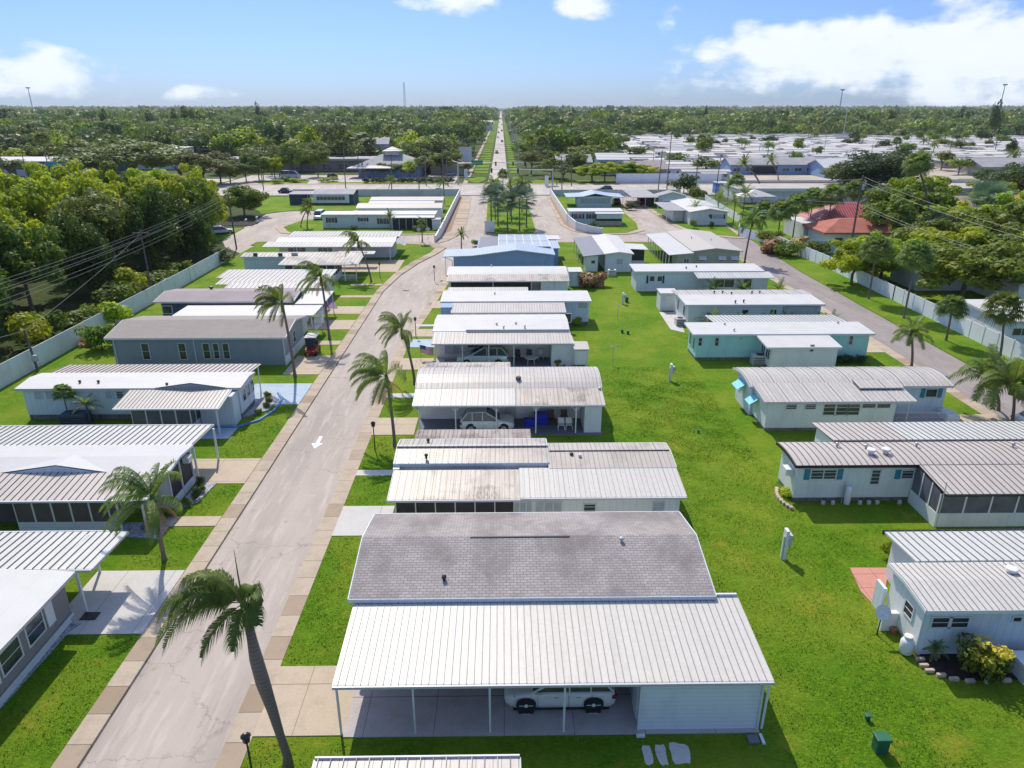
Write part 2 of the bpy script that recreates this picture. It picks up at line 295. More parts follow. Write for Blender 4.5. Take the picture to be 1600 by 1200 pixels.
M['wood']=plain('pole_wood',(.16,.13,.11),.9,.25,3); M['wire']=plain('wire_grey',(.28,.27,.26),.5,.1); M['galv']=plain('galvanised',(.45,.46,.47),.45,.15,metal=.3)
M['vinyl']=siding('vinyl_fence',(.82,.84,.86),.16,0,dark=.12,amt=.15); M['vinylg']=siding('vinyl_fence_aged',(.80,.80,.77),.16,0,dark=.12,amt=.35)
M['wallb']=plain('park_wall_paint',(.60,.58,.56),.7,.1,.6,dirt=(.3,.27,.25)); M['carw']=plain('car_paint_white',(.74,.72,.66),.25,.03,spec=.6); M['cars']=plain('car_paint_silver',(.55,.57,.6),.25,.03,metal=.3)
M['carl']=plain('car_paint_pale',(.66,.69,.71),.25,.03,spec=.6); M['card']=plain('car_paint_dark',(.03,.03,.04),.25,.05,spec=.6); M['red']=plain('red_paint',(.30,.015,.02),.35,.1); M['tyre']=plain('tyre_rubber',(.012,.012,.013),.8,.1)
M['rim']=plain('wheel_rim',(.45,.45,.46),.3,.1,metal=.6); M['lamp_red']=plain('tail_lamp',(.30,.01,.01),.2,.1); M['lamp_clear']=plain('head_lamp',(.5,.5,.5),.15,.1)
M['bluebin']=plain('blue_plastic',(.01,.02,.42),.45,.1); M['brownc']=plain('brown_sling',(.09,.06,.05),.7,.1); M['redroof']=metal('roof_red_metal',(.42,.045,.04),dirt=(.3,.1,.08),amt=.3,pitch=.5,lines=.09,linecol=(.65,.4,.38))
M['redroof2']=plain('roof_red_faded',(.38,.12,.08),.8,.15,.5); M['turq']=plain('pool_water',(.03,.42,.42),.08,.05,spec=.8); M['sail']=plain('shade_sail',(.72,.68,.6),.8,.05)
M['aqua']=plain('aqua_awning',(.18,.55,.66),.5); M['bluepav']=concrete('driveway_painted',(.42,.50,.56),0,0,stain=(.22,.36,.55),amt=.6); M['bluedeep']=plain('blue_curb',(.07,.20,.42),.5); M['green']=plain('green_box',(.02,.12,.06),.5); M['greensign']=plain('sign_green',(.0,.22,.09),.5)
M['roofgrey']=plain('far_roof_grey',(.33,.32,.33),.8,.15,.4); M['rooft']=plain('far_roof_brown',(.32,.24,.19),.8,.15,.4); M['rooforange']=plain('far_roof_orange',(.55,.20,.09),.8,.15,.4)
M['panel']=plain('roof_panel_pale',(.45,.50,.54),.3,.08,.7); M['flagr']=plain('flag_red',(.45,.03,.05),.7); M['flagw']=plain('flag_white',(.75,.72,.72),.7); M['flagb']=plain('flag_blue',(.03,.05,.2),.7)
M['terra']=plain('terracotta_pot',(.38,.14,.08),.8); M['stone']=plain('edging_stone',(.48,.38,.28),.9,.3,3); M['purple']=concrete('purple_patio',(.20,.13,.22),0,0,amt=.1)
M['blade']=grassm('grass_blades',(.085,.21,.008),(.18,.34,.013),(.29,.35,.025),.65)
M['memf']=membrane('far_roof_white',(.66,.61,.54)); M['leafG']=leafm('leaf_distant_dark',(.06,.11,.035),(.17,.23,.06),.25,.02); M['leafH']=leafm('leaf_distant_olive',(.14,.16,.065),(.30,.31,.12),.28,.02); M['leafI']=leafm('leaf_distant_bright',(.14,.21,.03),(.32,.38,.05),.3,.02)
# ================= SETTING =================
def struct(name,mb,m): return tag(mb.build(name,m),kind='structure')
def slab(name,poly,m,z1=0.,z0=-.1): return struct(name,MB().prism(poly,z0,z1),m)
def px(*pts): return [at(*p) for p in pts]
E0=30000
struct('ground',MB().quad((-E0,-2000,-.14),(E0,-2000,-.14),(E0,E0,-.14),(-E0,E0,-.14)),M['field'])
# park base: asphalt, everything else lies on it
street=struct('street',MB().prism([(-58,-30),(44,-30),(44,-30),(44,214),(-58,214)],-.13,-.1),M['street'])
struct('street',MB().prism([(44,-30),(55,-30),(55,214),(44,214)],-.13,-.1),M['street2'])
struct('street',MB().prism([(41.4,-30),(44,-30),(44,137),(24,150),(24,148),(41.4,136)],-.099,-.094),M['street2'])
slab('undergrowth',[(-140,-30),(-46.2,-30),(-46.2,126),(-51,132),(-54.5,140),(-60,214),(-400,214),(-400,-30)],M['soil'],-.02)
# left block
curveL=[(-16.7,-30),(-16.65,98),(-15.6,108),(-13.8,117),(-11.2,126),(-10.2,131),(-12.5,135.5),(-18,137)]
walkL=[(-17.7,-30),(-17.65,98),(-16.7,109),(-15.0,118),(-12.7,126),(-12.2,130),(-14,133.5),(-18,135)]
slab('lawn',[(-46.2,-30)]+walkL+[(-46,136),(-46.2,130)],M['grass'],0,-.1)
slab('sidewalk',curveL+walkL[::-1],M['walk'],.03,-.1)
# centre block
curbR=[(-11.3,-30),(-11.3,64),(-11.1,76),(-10.3,84),(-9.4,95),(-8.6,106),(-7.6,116),(-5,126),(-1,133),(6,137.2),(22,137.5),(38,136.5),(41.4,133),(41.4,-30)]
walkR=[(-10.3,-30),(-10.3,64),(-10.1,76),(-9.3,84),(-8.4,95),(-7.6,106),(-6.6,115),(-4.1,124.5),(-.6,131.5),(6,135.9),(22,136.3),(37.6,135.4),(40.2,132),(40.2,-30)]
slab('lawn',walkR,M['grass'],0,-.1); slab('sidewalk',curbR+walkR[::-1],M['walk'],.03,-.1)
# right verge and yards beyond the fence
slab('lawn',[(46.8,-30),(140,-30),(190,90),(160,190),(52,190),(49.5,150),(48.2,132),(47,110),(46.8,80)],M['grass'],0,-.1)
# island of the pair of homes beside the entrance (right) and turning circle
slab('sidewalk',[(12.9,158),(15,149),(20.3,145),(26,145.6),(30,150),(31.2,160),(31.2,178),(33,190),(33,212),(13,212)],M['walk'],.0,-.1)
slab('lawn',[(15.2,158),(16,150.5),(20.4,146.4),(25.6,147),(28.9,151.6),(30,160.5),(30,178),(32,190),(32,212),(14.6,212)],M['grass'],.03,-.1)
slab('sidewalk',[(37,177),(36.8,162),(38.5,149),(42,143),(46.5,140.5),(48,140),(52,190),(52,212),(37,212)],M['walk'],.0,-.1)
slab('lawn',[(38.4,176),(38,162),(39.6,150),(42.8,144.4),(47,142),(47.5,142),(51.8,190),(51.8,212),(38.4,212)],M['grass'],.03,-.1)
# entrance median and left entrance block
med=[(-3.7,150),(-3.2,147),(-1,145),(3,144.3),(6.6,145.6),(7.5,149),(7.3,205),(5,209),(-1.5,209),(-4.3,204)]
slab('kerb',med,M['walk'],.02,-.1); slab('lawn',[(x*.93+.12,177+(y-177)*.985) for x,y in med],M['grass'],.05,-.1)
slab('sidewalk',[(-7.7,150),(-8.6,209),(-9.9,211),(-12,211),(-12.2,135.5),(-10.3,139)],M['walk'],.0,-.1)
slab('mulch_strip',[(-10.6,150),(-11.2,209),(-12,210),(-12.1,146)],M['mulcho'],.02,-.1)
slab('mulch_strip',[(13.6,208),(13.8,160),(14.3,155),(15.5,150.4),(16,150.2),(14.9,158),(14.4,209)],M['mulcho'],.02,-.1)
slab('sidewalk',[(-12.2,146),(-18,145.2),(-40,145.2),(-45.5,148),(-48.6,155),(-47,167),(-37,171),(-37,212),(-12,212)],M['walk'],.0,-.1)
slab('lawn',[(-12.3,147.4),(-18,146.6),(-39.6,146.6),(-44,149),(-47,155.5),(-45.6,165.5),(-36,170),(-36,211.7),(-12.2,211.7)],M['grass'],.03,-.1)
slab('lawn',[(-58,176),(-53,181.5),(-36,182.5),(-36,212),(-76,212)],M['grass'],.03,-.1)
slab('lawn',[(-54.6,139.5),(-55.2,155),(-59,154),(-64,140),(-56,132)],M['grass'],.03,-.1); slab('lawn',[(-47,134),(-47,137.4),(-39.4,138.4),(-30,138.4),(-30,134)],M['grass'],.02,-.1)
slab('mulch_bed',[(-54.5,158),(-54.5,163),(-62,165),(-62,158)],M['mulch'],.04,-.1)
# driveways and paths (concrete laid in the lawn)
def drv(x0,x1,y0,y1,m='drive',z=.04): return struct('driveway',MB().box(x0,x1,y0,y1,-.1,z),M[m])
drv(-10.3,-6.6,22.0,25.9); struct('carport_floor',MB().box(-6.6,10.5,21.9,26.9,-.1,.045),M['slab'])
drv(-10.3,-7.0,36.6,40.0,'drivew'); drv(-10.3,-6.9,44.1,44.9,'drivew'); drv(-10.3,-7.0,50.7,54.0); drv(-10.3,-6.9,58.4,59.4,'drivew')
drv(-10.3,-7,65.6,69.0); drv(-10.3,-7.2,72.6,75.4,'bluepav'); drv(-10.2,-7.2,76.4,79.3,'driveb' if 0 else 'drive'); drv(-10.2,-7.1,80.4,81.2,'drivew')
for y0,y1,m in ((88.5,92.2,'drive'),(97.6,98.4,'drive'),(104.2,108,'drive')): drv(-9.2,-7.1,y0,y1,m)
drv(-22.5,-17.7,28.2,33.3,'drivew'); drv(-24,-17.7,43.1,46.8); drv(-22,-17.7,37.8,38.9); drv(-23,-17.7,57.0,62.0,'bluepav'); drv(-21.2,-17.7,64.4,70.0)
drv(-24,-17.7,73.6,75.0); drv(-24,-17.7,79.3,83.2); drv(-23,-17.7,86.0,89.6); drv(-22,-17.6,94.2,95.3); drv(-22,-17.4,101.2,102.1); drv(-30,-16.4,110.2,119.5)
drv(36.5,40.2,60.3,63.9,'drive'); drv(32.5,40.2,50.9,54,'drive'); drv(37.8,40.2,70.2,76.5); drv(38,40.2,86,92); drv(21.5,30,137.2,137.2,'drive') if 0 else None
slab('patio',px((1328,888),(1388,888),(1378,960),(1345,925)),M['pinkpatio'],.05); slab('patio',[(-26,88.5),(-21,88.5),(-22.8,93.8),(-26,93.8)],M['purple'],.05)
slab('path',px((1030,488),(1058,488),(1070,520),(1048,515)),M['drivew'],.03)
# gravel and mulch beds
slab('gravel_bed',px((3,1105),(108,988),(128,975),(95,970),(0,1060)),M['gravel'],.05)
slab('mulch_bed',px((1437,1032),(1450,1048),(1490,1062),(1570,1064),(1600,1062),(1600,1020),(1438,1018)),M['mulch'],.06)
slab('gravel_bed',[(-21.0,39.6),(-19.9,40.6),(-19.6,43.2),(-20.9,43.2)],M['gravel'],.06); slab('gravel_bed',[(-23.5,36.8),(-20.4,36.4),(-20.6,38.3),(-23.4,38.2)],M['gravel'],.06)
slab('gravel_bed',[(-21.6,54.2),(-19.9,55.6),(-19.7,58.2),(-21.2,59.9)],M['gravel'],.1)
# painted blue curb round the bed and the wavy painted driveway
b=MB(); pr=[(-24.2,52.3),(-21.5,52.2),(-20.0,53.6),(-19.4,55.6),(-19.4,58),(-20.2,59.6)]; b.tube([(x,y,.04) for x,y in pr],.12,6); tag(b.build('garden_edging',M['bluedeep']),'curved blue painted edging round the bed by the pale blue home','edging')
# painted arrow on the road
z=-.094; xa,ya=at(496,690); b=MB()
b.quad((xa-.14,ya-.1,z),(xa+.14,ya-.1,z),(xa+.14,ya+1.15,z),(xa-.14,ya+1.15,z)); b.add([(xa-.45,ya-.1,z),(xa+.45,ya-.1,z),(xa,ya-1.0,z)],[(0,2,1)]); struct('road_marking',b,plain('road_paint',(.75,.75,.74),.6,.08,6))
# manholes
for mx_,my_ in ((634,453),(472,634)):
    c=at(mx_,my_); struct('manhole',MB().lathe((c[0],c[1],-.1),[(.45,0),(.45,.008)],20),M['wood'])
# highway across, far road straight ahead
struct('highway',MB().box(-900,900,216,246,-.13,-.09),M['hwy']); struct('highway_path',MB().box(-900,900,246,249,-.13,-.03),M['walk'])
struct('far_road',MB().prism([(-4.9,246),(2.6,246),(2.2,320),(2.2,5200),(-4.6,5200),(-4.2,320)],-.13,-.085),M['hwy'])
b=MB()
for y in (222.5,239.5):
    for x in np.arange(-300,300,9.): 
        if not -12<x<14: b.box(x,x+3,y,y+.15,-.088,-.084)
for x in np.arange(-300,300,1.): pass
b.box(-300,-12,231,231.2,-.088,-.084); b.box(-300,-12,231.6,231.8,-.088,-.084); b.box(16,300,231,231.2,-.088,-.084); b.box(-9,-4.5,213.4,213.8,-.096,-.092); b.box(8,12,213.4,213.8,-.096,-.092)
struct('road_marking',b,M['flagw'])
# verges and lots beyond the highway
slab('verge',[(-16,250.5),(-6.3,250.5),(-8,256),(-8,263),(-14.5,263),(-17,256)],M['grass'],-.02,-.13) if 0 else None
def vg(poly): slab('verge',poly,M['grass'],-.02,-.13)
vg([(-13,262),(-9,251.5),(-8,251.5),(-5.6,262),(-5.6,272),(-10,275),(-13,270)]); vg([(4.2,252),(6,251),(8,262),(8,274),(4.2,274)]); vg([(8.5,250),(40,250),(44,258),(12,262)])
y=290.
while y<1400:
    vg([(-11,y),(-5.4,y),(-5.4,y+y*.035),(-11,y+y*.035)]); vg([(3.4,y),(7.2,y),(7.2,y+y*.035),(3.4,y+y*.035)]); y+=y*.05
struct('path',MB().box(-13.2,-11.6,250,1400,-.13,-.04),M['walk'])
slab('parking_lot',[(-95,249.5),(-16,249.5),(-16,282),(-95,282)],M['hwy'],-.05,-.13); vg([(-82,250.5),(-66,250.5),(-68,262),(-86,258)]); vg([(-60,250.5),(-20,250.5),(-20,255),(-60,255)]); vg([(-150,251),(-96,251),(-96,256),(-150,257)])
slab('parking_lot',[(-230,249.5),(-96,249.5),(-96,268),(-230,268)],M['hwy'],-.05,-.13)
slab('parking_lot',[(76,249.5),(150,249.5),(150,275),(76,275)],M['sand'],-.05,-.13); slab('paved_yard',[(55,262),(560,262),(700,760),(150,760),(56,420)],M['sand'],-.06,-.13)
vg([(160,252),(215,252),(205,266),(165,264)])
# ================= HOMES =================
def prof(kind,y0,y1,h,rise,over=.3,n=9):
    a,b=y0-over,y1+over
    if kind=='flat': return [(a,h),(b,h+rise)]
    if kind=='gable': m=(a+b)/2; return [(a,h),(m,h+rise),(b,h)]
    if kind=='arch': return [(a+(b-a)*i/(n-1),h+rise*(1-((2*i/(n-1)-1)**2))) for i in range(n)]
def zat(p,y):
    for (a,za),(b,zb) in zip(p,p[1:]):
        if a<=y<=b: return za+(zb-za)*(y-a)/(b-a)
    return p[0][1] if y<p[0][0] else p[-1][1]
def roof(root,x0,x1,p,m,name='roof',pitch=0,th=.09,rh=.035,swap=False,fascia=None,ox=.25,rw=.022):
    b=MB(); b.strip(x0-ox,x1+ox,p,th)
    if pitch:
        o=ORG[root.name][1 if swap else 0]; k0=math.ceil((x0-ox-o)/pitch); x=o+k0*pitch
        while x<x1+ox:
            b.strip(x-rw/2,x+rw/2,[(y,z+rh) for y,z in p],rh-.004); x+=pitch
    r=b.build(name,m,root,swap=swap)
    if fascia:
        f=MB(); ya,za=p[0]; yb,zb=p[-1]
        f.box(x0-ox,x1+ox,ya-.035,ya-.004,za-.2,za-.005); f.box(x0-ox,x1+ox,yb+.004,yb+.05,zb-.18,zb-.005)
        for xs in (x0-ox-.05,x1+ox+.003): f.strip(xs,xs+.047,[(y,z-.004) for y,z in p],.17)
        f.build('fascia',fascia,r,swap=swap)
    return r
def walls(root,x0,x1,y0,y1,p,m,z0=0,name='wall',swap=False,skirt=None,sh=.45):
    zt=lambda y:zat(p,y)-.1; ys=[y0]+[y for y,_ in p if y0<y<y1]+[y1]; n=len(ys); zb=z0+(sh if skirt else 0)
    vs=[]; 
    for x in (x0,x1): vs+=[(x,y,zb) for y in ys]+[(x,y,zt(y)) for y in ys]
    o=2*n; fs=[tuple(range(n))+tuple(range(2*n-1,n-1,-1)),tuple(range(o+n-1,o-1,-1))+tuple(range(o+n,o+2*n)),(0,n,o+n,o),(n-1,o+n-1,o+2*n-1,2*n-1),]
    for i in range(n-1): fs.append((n+i,n+i+1,o+n+i+1,o+n+i))
    w=MB().add(vs,fs).build(name,m,root,swap=swap)
    if skirt: MB().box(x0+.04,x1-.04,y0+.04,y1-.04,z0-.05,zb+.02).build('skirting',skirt,root,swap=swap)
    return w
def win(root,a0,a1,z0,z1,pl,face='S',n=1,pane='glass',shut=None,fr='trim',bars=0,name='window',awn=None):
    """window on the plane y=pl (S) or x=pl (W/E)"""
    f=MB(); g=MB(); t=.07; d=.05
    def bx(b,u0,u1,w0,w1,d0,d1):
        if face=='S': b.box(u0,u1,pl-d1,pl-d0,w0,w1)
        elif face=='W': b.box(pl-d1,pl-d0,u0,u1,w0,w1)
        else: b.box(pl+d0,pl+d1,u0,u1,w0,w1)
    if a0>a1: a0,a1=a1,a0
    if z0>z1: z0,z1=z1,z0
    bx(f,a0,a1,z0,z0+t,-.03,d); bx(f,a0,a1,z1-t,z1,-.03,d); bx(f,a0,a0+t,z0+t,z1-t,-.03,d); bx(f,a1-t,a1,z0+t,z1-t,-.03,d)
    for i in range(1,n): u=a0+(a1-a0)*i/n; bx(f,u-.035,u+.035,z0+t,z1-t,-.03,d)
    for i in range(1,bars+1): u=z0+(z1-z0)*i/(bars+1); bx(f,a0+t,a1-t,u-.015,u+.015,0,d*.8)
    w=f.build(name,M[fr],root); bx(g,a0+.02,a1-.02,z0+.02,z1-.02,-.02,.02); g.build('pane' if 'screen' not in pane else 'screen',M[pane],w)
    if shut:
        for u0,u1 in ((a0-.38,a0-.03),(a1+.03,a1+.38)): q=MB(); bx(q,u0,u1,z0,z1,.004,.05); q.build('shutter',M[shut],root)
    if awn:
        q=MB(); q.add([(a0-.1,pl-.01,z1+.1),(a1+.1,pl-.01,z1+.1),(a1+.1,pl-.6,z0+.35),(a0-.1,pl-.6,z0+.35),(a0-.1,pl-.01,z1+.06),(a1+.1,pl-.01,z1+.06),(a1+.1,pl-.6,z0+.31),(a0-.1,pl-.6,z0+.31)],[(0,3,2,1),(4,5,6,7),(3,7,6,2),(0,4,7,3),(1,2,6,5)]); q.build('awning',M[awn],root)
    return w
def wpx(root,x0,y0,x1,y1,Y,**k):       # window read off the photo on the south wall plane
    ax,az=aty(x0,y0,Y); bx_,bz=aty(x1,y1,Y); return win(root,ax,bx_,bz,az,Y,**k)
def posts(root,pts,h,m='white',s=.045,z0=0,brace=False):
    for x,y in pts:
        b=MB().box(x-s,x+s,y-s,y+s,z0,h)
        if brace:
            for sg in (-1,1): b.tube([(x,y,h-.55),(x+sg*.4,y,h-.03)],.035,4)
        b.build('post',M[m],root)
def lean(root,x0,x1,y0,z0,y1,z1,m,pitch=.3,gut='gutter',ox=0,name='carport_roof',**k):
    r=roof(root,x0,x1,[(y0,z0),(y1,z1)],M[m],name,pitch,.07,ox=ox,**k)
    f=MB(); f.box(x0-.02,x1+.02,y0-.11,y0-.004,z0-.13,z0-.012)
    for xs in (x0-ox-.045,x1+ox+.004): f.strip(xs,xs+.04,[(y0,z0-.005),(y1,z1-.005)],.13)
    f.build('gutter',M[gut],r); return r
def room(root,x0,x1,y0,y1,h,kick=.8,npan=4,scr='screen',m='s_white',side=2,h2=None,sn=2):
    """screened porch: kick wall, posts and dark panels on the south, west and east sides"""
    b=MB().box(x0,x1,y0,y1,0,kick); b.build('kick_wall',M[m],root)
    f=MB(); w=(x1-x0)/npan; s=.05
    for i in range(npan+1): x=x0+i*w; f.box(x-s if i else x,x+s if i<npan else x,y0,y0+.09,kick,h)
    f.box(x0,x1,y0,y0+.09,h-.12,h)
    if side&1:
        for i in range(sn): y=y0+(y1-y0)*(i+1)/sn; f.box(x0,x0+.09,y-s,y+s,kick,h+(0 if h2 is None else (h2-h)*(i+1)/sn))
    if side&2:
        for i in range(sn): y=y0+(y1-y0)*(i+1)/sn; f.box(x1-.09,x1,y-s,y+s,kick,h+(0 if h2 is None else (h2-h)*(i+1)/sn))
    f.build('frame',M['white'],root)
    for i in range(npan): MB().box(x0+i*w+s+.002,x0+(i+1)*w-s-.002,y0+.03,y0+.06,kick+.002,h-.122).build('screen',M[scr],root)
    H2=h if h2 is None else h2
    if side&1: MB().add([(x0+.03,y0+.1,kick),(x0+.03,y1,kick),(x0+.03,y1,H2),(x0+.03,y0+.1,h),(x0+.06,y0+.1,kick),(x0+.06,y1,kick),(x0+.06,y1,H2),(x0+.06,y0+.1,h)],[(0,3,2,1),(4,5,6,7),(0,1,5,4),(3,7,6,2),(1,2,6,5),(0,4,7,3)]).build('screen',M[scr],root)
    if side&2: MB().add([(x1-.06,y0+.1,kick),(x1-.06,y1,kick),(x1-.06,y1,H2),(x1-.06,y0+.1,h),(x1-.03,y0+.1,kick),(x1-.03,y1,kick),(x1-.03,y1,H2),(x1-.03,y0+.1,h)],[(0,3,2,1),(4,5,6,7),(0,1,5,4),(3,7,6,2),(1,2,6,5),(0,4,7,3)]).build('screen',M[scr],root)
def vents(root,pts,z,m='galv'):
    for x,y in pts: MB().lathe((x,y,z-.1),[(.07,0),(.07,.32),(.11,.33),(.11,.4)],10).build('roof_vent',M[m],root)
def vpx(root,pts,h,big=0,m='galv'):
    for p in pts:
        x,y=at(p[0],p[1],h); r=.09 if not big else .22
        MB().lathe((x,y,h-.12),[(r*.8,0),(r*.8,.2),(r*1.3,.21),(r*1.2,.32),(r*.3,.36)],12).build('roof_vent',M[m],root)
def home(label,x,y): return thing('mobile_home',label,'mobile home',(x,y,0))
T=M['trim']
# ---- centre row, nearest: shingle roof with the big carport ----
h=home('nearest home, mauve shingle roof and wide white metal carport over a white car',-6.9,21.9)
p=[(26.62,3.2),(30.5,3.95),(33.9,3.2)]; walls(h,-6.8,9.5,26.9,33.6,p,M['s_carp']); r=roof(h,-6.95,9.6,p,M['shin'],ox=.1,fascia=M['s_lblue'])
x0,_=at(735,838,3.95); x1,_=at(890,838,3.95); MB().box(x0,x1,30.36,30.44,3.93,3.965).build('ridge_vent',M['black'],r); vpx(h,[(971,845)],3.9); vpx(h,[(694,905)],3.45,m='black')
lean(h,-6.78,10.75,22.0,2.66,26.85,2.98,'m_bright',.3); MB().box(9.62,10.75,26.85,26.95,2.8,3.1).build('fascia',M['trim'],h)
posts(h,[(at(533,1150)[0],22.08)]+[(at(q,1148)[0],22.08) for q in (649,766,881)],2.6,'white',.04)
b=MB().box(5.55,10.45,22.1,26.85,.05,2.56); b.add([(5.55,22.1,2.562),(10.45,22.1,2.562),(10.45,26.85,2.562),(5.55,26.85,2.562),(5.55,26.85,2.89),(10.45,26.85,2.89)],[(3,4,5,2),(0,4,3),(1,2,5),(0,1,5,4)]); s_=b.build('storage_room',M['s_carp'],h)
MB().box(5.5,5.545,22.6,23.5,.1,2.15).build('door',M['white'],s_); MB().box(5.47,5.55,22.03,22.11,.05,2.44).build('corner_trim',T,h); MB().box(10.4,10.48,22.03,22.11,.05,2.44).build('corner_trim',T,h); MB().tube([(10.62,21.98,2.35),(10.62,22.05,.1)],.05,6).build('downspout',M['white'],h)
MB().box(-2.5,-1.6,26.83,26.88,.1,2.15).build('door',M['white'],h)
for u in (-5.6,-.3,2.6): win(h,u,u+1.3,1.1,2.1,26.9,n=2)
# roof just peeping in at the bottom edge
h=home('cropped porch roof at the bottom edge of the picture, below the shaded lawn',-7,17); xa,ya=at(492,1187,2.6); xb,yb=at(812,1183,2.6)
lean(h,xa,xb,yb-4,2.3,yb,2.6,'m_cream',.45,rh=.07); posts(h,[(xa+.3,yb-3.9),(xb-.3,yb-3.9)],2.25); MB().box(xa,xb,yb,yb+.06,2.45,2.68).build('fascia',T,h); p=prof('flat',yb-9,yb-4,2.6,0,.1); walls(h,xa,xb,yb-9,yb-4.1,p,M['s_white']); roof(h,xa,xb,p,M['mem'])
# ---- second: stained tan metal roofs ----
h=home('long home with stained tan metal roofs in two halves, second from the front',-6.8,36.6)
p=[(40.0,3.1),(41.8,3.42),(43.3,3.2)]; walls(h,-6.6,2.8,40.1,43.2,p,M['s_lblue']); roof(h,-6.85,2.85,p,M['m_tan'],pitch=.42,ox=.03,fascia=M['s_lblue']); MB().box(-6.9,2.9,41.62,41.85,3.43,3.5).build('ridge_cap',M['m_white'],h)
p2=[(39.55,2.95),(41.3,3.22),(42.75,3.1)]; walls(h,2.9,10.6,39.9,42.6,p2,M['s_carp']); roof(h,2.95,10.85,p2,M['m_tan'],pitch=.42,ox=.03,fascia=T); MB().box(3,10.8,41.28,41.36,3.2,3.27).build('ridge_cap',M['black'],h)
xm=at(812,760,2.7)[0]; lean(h,-6.8,xm,36.55,2.5,39.5,2.88,'m_stain',.42); lean(h,xm+.05,10.85,36.6,2.55,39.6,2.93,'m_bright',.42)
lean(h,-6.2,2.0,46.2,2.45,43.3,2.75,'m_rust',.3,name='rear_roof') if 0 else roof(h,-6.1,1.95,[(43.35,2.8),(46.1,2.6)],M['m_rust'],'rear_roof',pitch=.3,ox=0); walls(h,-5.8,1.8,43.3,45.8,[(43.3,2.7),(46,2.5)],M['s_white'])
MB().box(-6.4,.6,36.9,37.0,0,2.4).build('screen',M['screen'],h)
for u in np.linspace(-6.4,-.5,6): MB().box(u-.03,u+.03,36.84,36.896,0,2.42).build('post',M['trim'],h)
b=MB().box(-.3,10.6,37.0,39.9,0,2.5); b.build('porch_wall',M['s_pan'],h)
for a,c in ((802,832),(836,878)): wpx(h,a,783,c,801,37.0,n=3,pane='blind')
wpx(h,911,786,931,803,37.0,bars=2); wpx(h,1019,783,1038,800,37.0,bars=1,pane='blind'); vpx(h,[(669,690),(666,714)],3.35,m='black'); vpx(h,[(893,712)],3.1,m='black'); vpx(h,[(906,714)],3.1,m='flagw')
MB().box(-6.9,-6.5,39.6,40.0,.0,2.9).build('corner_trim',T,h)
# ---- third: carport with pale car, white chairs ----
h=home('home with open carport on Y-braced posts, pale car and blue bins inside',-7,50.7)
p=prof('arch',53.55,58.1,2.9,.55,.15,9); walls(h,-6.8,7.8,53.7,58.0,p,M['s_white']); r=roof(h,-7,8,p,M['m_cream'],pitch=.42,ox=.02,fascia=M['s_carp'])
roof(h,-6.9,.7,[(58.2,2.85),(60.3,2.65)],M['m_stain'],'rear_roof',pitch=.42,ox=0)
lean(h,-6.98,1.0,50.75,2.5,53.4,2.88,'m_bright',.42); lean(h,1.05,7.95,50.75,2.5,53.4,2.88,'m_stain',.42)
struct('carport_floor',MB().box(-6.8,7.8,50.5,53.69,-.1,.05),M['deck'])
posts(h,[(at(q,668)[0],50.85) for q in (659,714,776,836,897)],2.45,brace=True)
xs=at(912,675)[0]; b=MB().box(xs,7.75,50.9,53.65,.05,2.4); b.build('storage_room',M['s_carp'],h); win(h,-1.6,-.5,1.1,2.1,53.7,n=1,pane='glass'); MB().box(.2,1.1,53.62,53.69,.1,2.1).build('door',M['gutter'],h)
x,y=at(810,590,3.4); MB().lathe((x,y,3.3),[(.22,0),(.22,.16),(.16,.2)],14).build('roof_vent',M['rust'] if 'rust' in M else M['wood'],h); vpx(h,[(811,640) if 0 else (937,609)],2.8)
# ---- fourth: white roof, silver pickup-like car, patio ----
h=home('home with smooth white roof over a cream ribbed carport sheltering a silver SUV',-6.9,66.1)
p=[(69.05,2.9),(72,3.25),(75,2.95)]; walls(h,-6.8,6.6,69.2,74.8,p,M['s_white']); roof(h,-6.95,6.75,p,M['mem'],ox=.05,fascia=M['trim']); x,_=at(728,518,2.9); MB().box(x,6.8,68.85,68.98,2.92,3.1).build('parapet',M['gutter'],h)
lean(h,-6.9,6.85,66.2,2.5,68.95,2.86,'m_cream',.42); posts(h,[(at(q,575)[0],66.3) for q in (681,723,764,803)],2.45)
struct('carport_floor',MB().box(-6.9,6.9,66.0,69.15,-.1,.05),M['slab']); struct('porch_floor',MB().box(1,4.9,65.9,69.1,.05,.056),M['deck'])
a=at(862,577)[0]; c=at(891,577)[0]; MB().box(a,c+.4,66.35,69,.05,2.42).build('storage_room',M['s_carp'],h)
ax,az=aty(694,539,69.2); bx_,bz=aty(719,549,69.2); win(h,ax,bx_,bz-.3,az,69.2,n=2,pane='blind'); win(h,-3.6,-2.2,1.1,2.2,69.2,n=2); vpx(h,[(776,507),(806,506),(787,512),(820,511)],3.1)
s=thing('garden_shed','small cream garden shed tucked against the silver SUV home','shed',(7,65.2,0)); p=[(65.3,2.15),(67.4,2.3)]; walls(s,7.05,8.35,65.5,67.2,p,M['s_mint']); roof(s,7.05,8.35,p,M['memt'],ox=.1); MB().box(7.25,8.15,65.42,65.49,.05,1.95).build('door',M['white'],s)
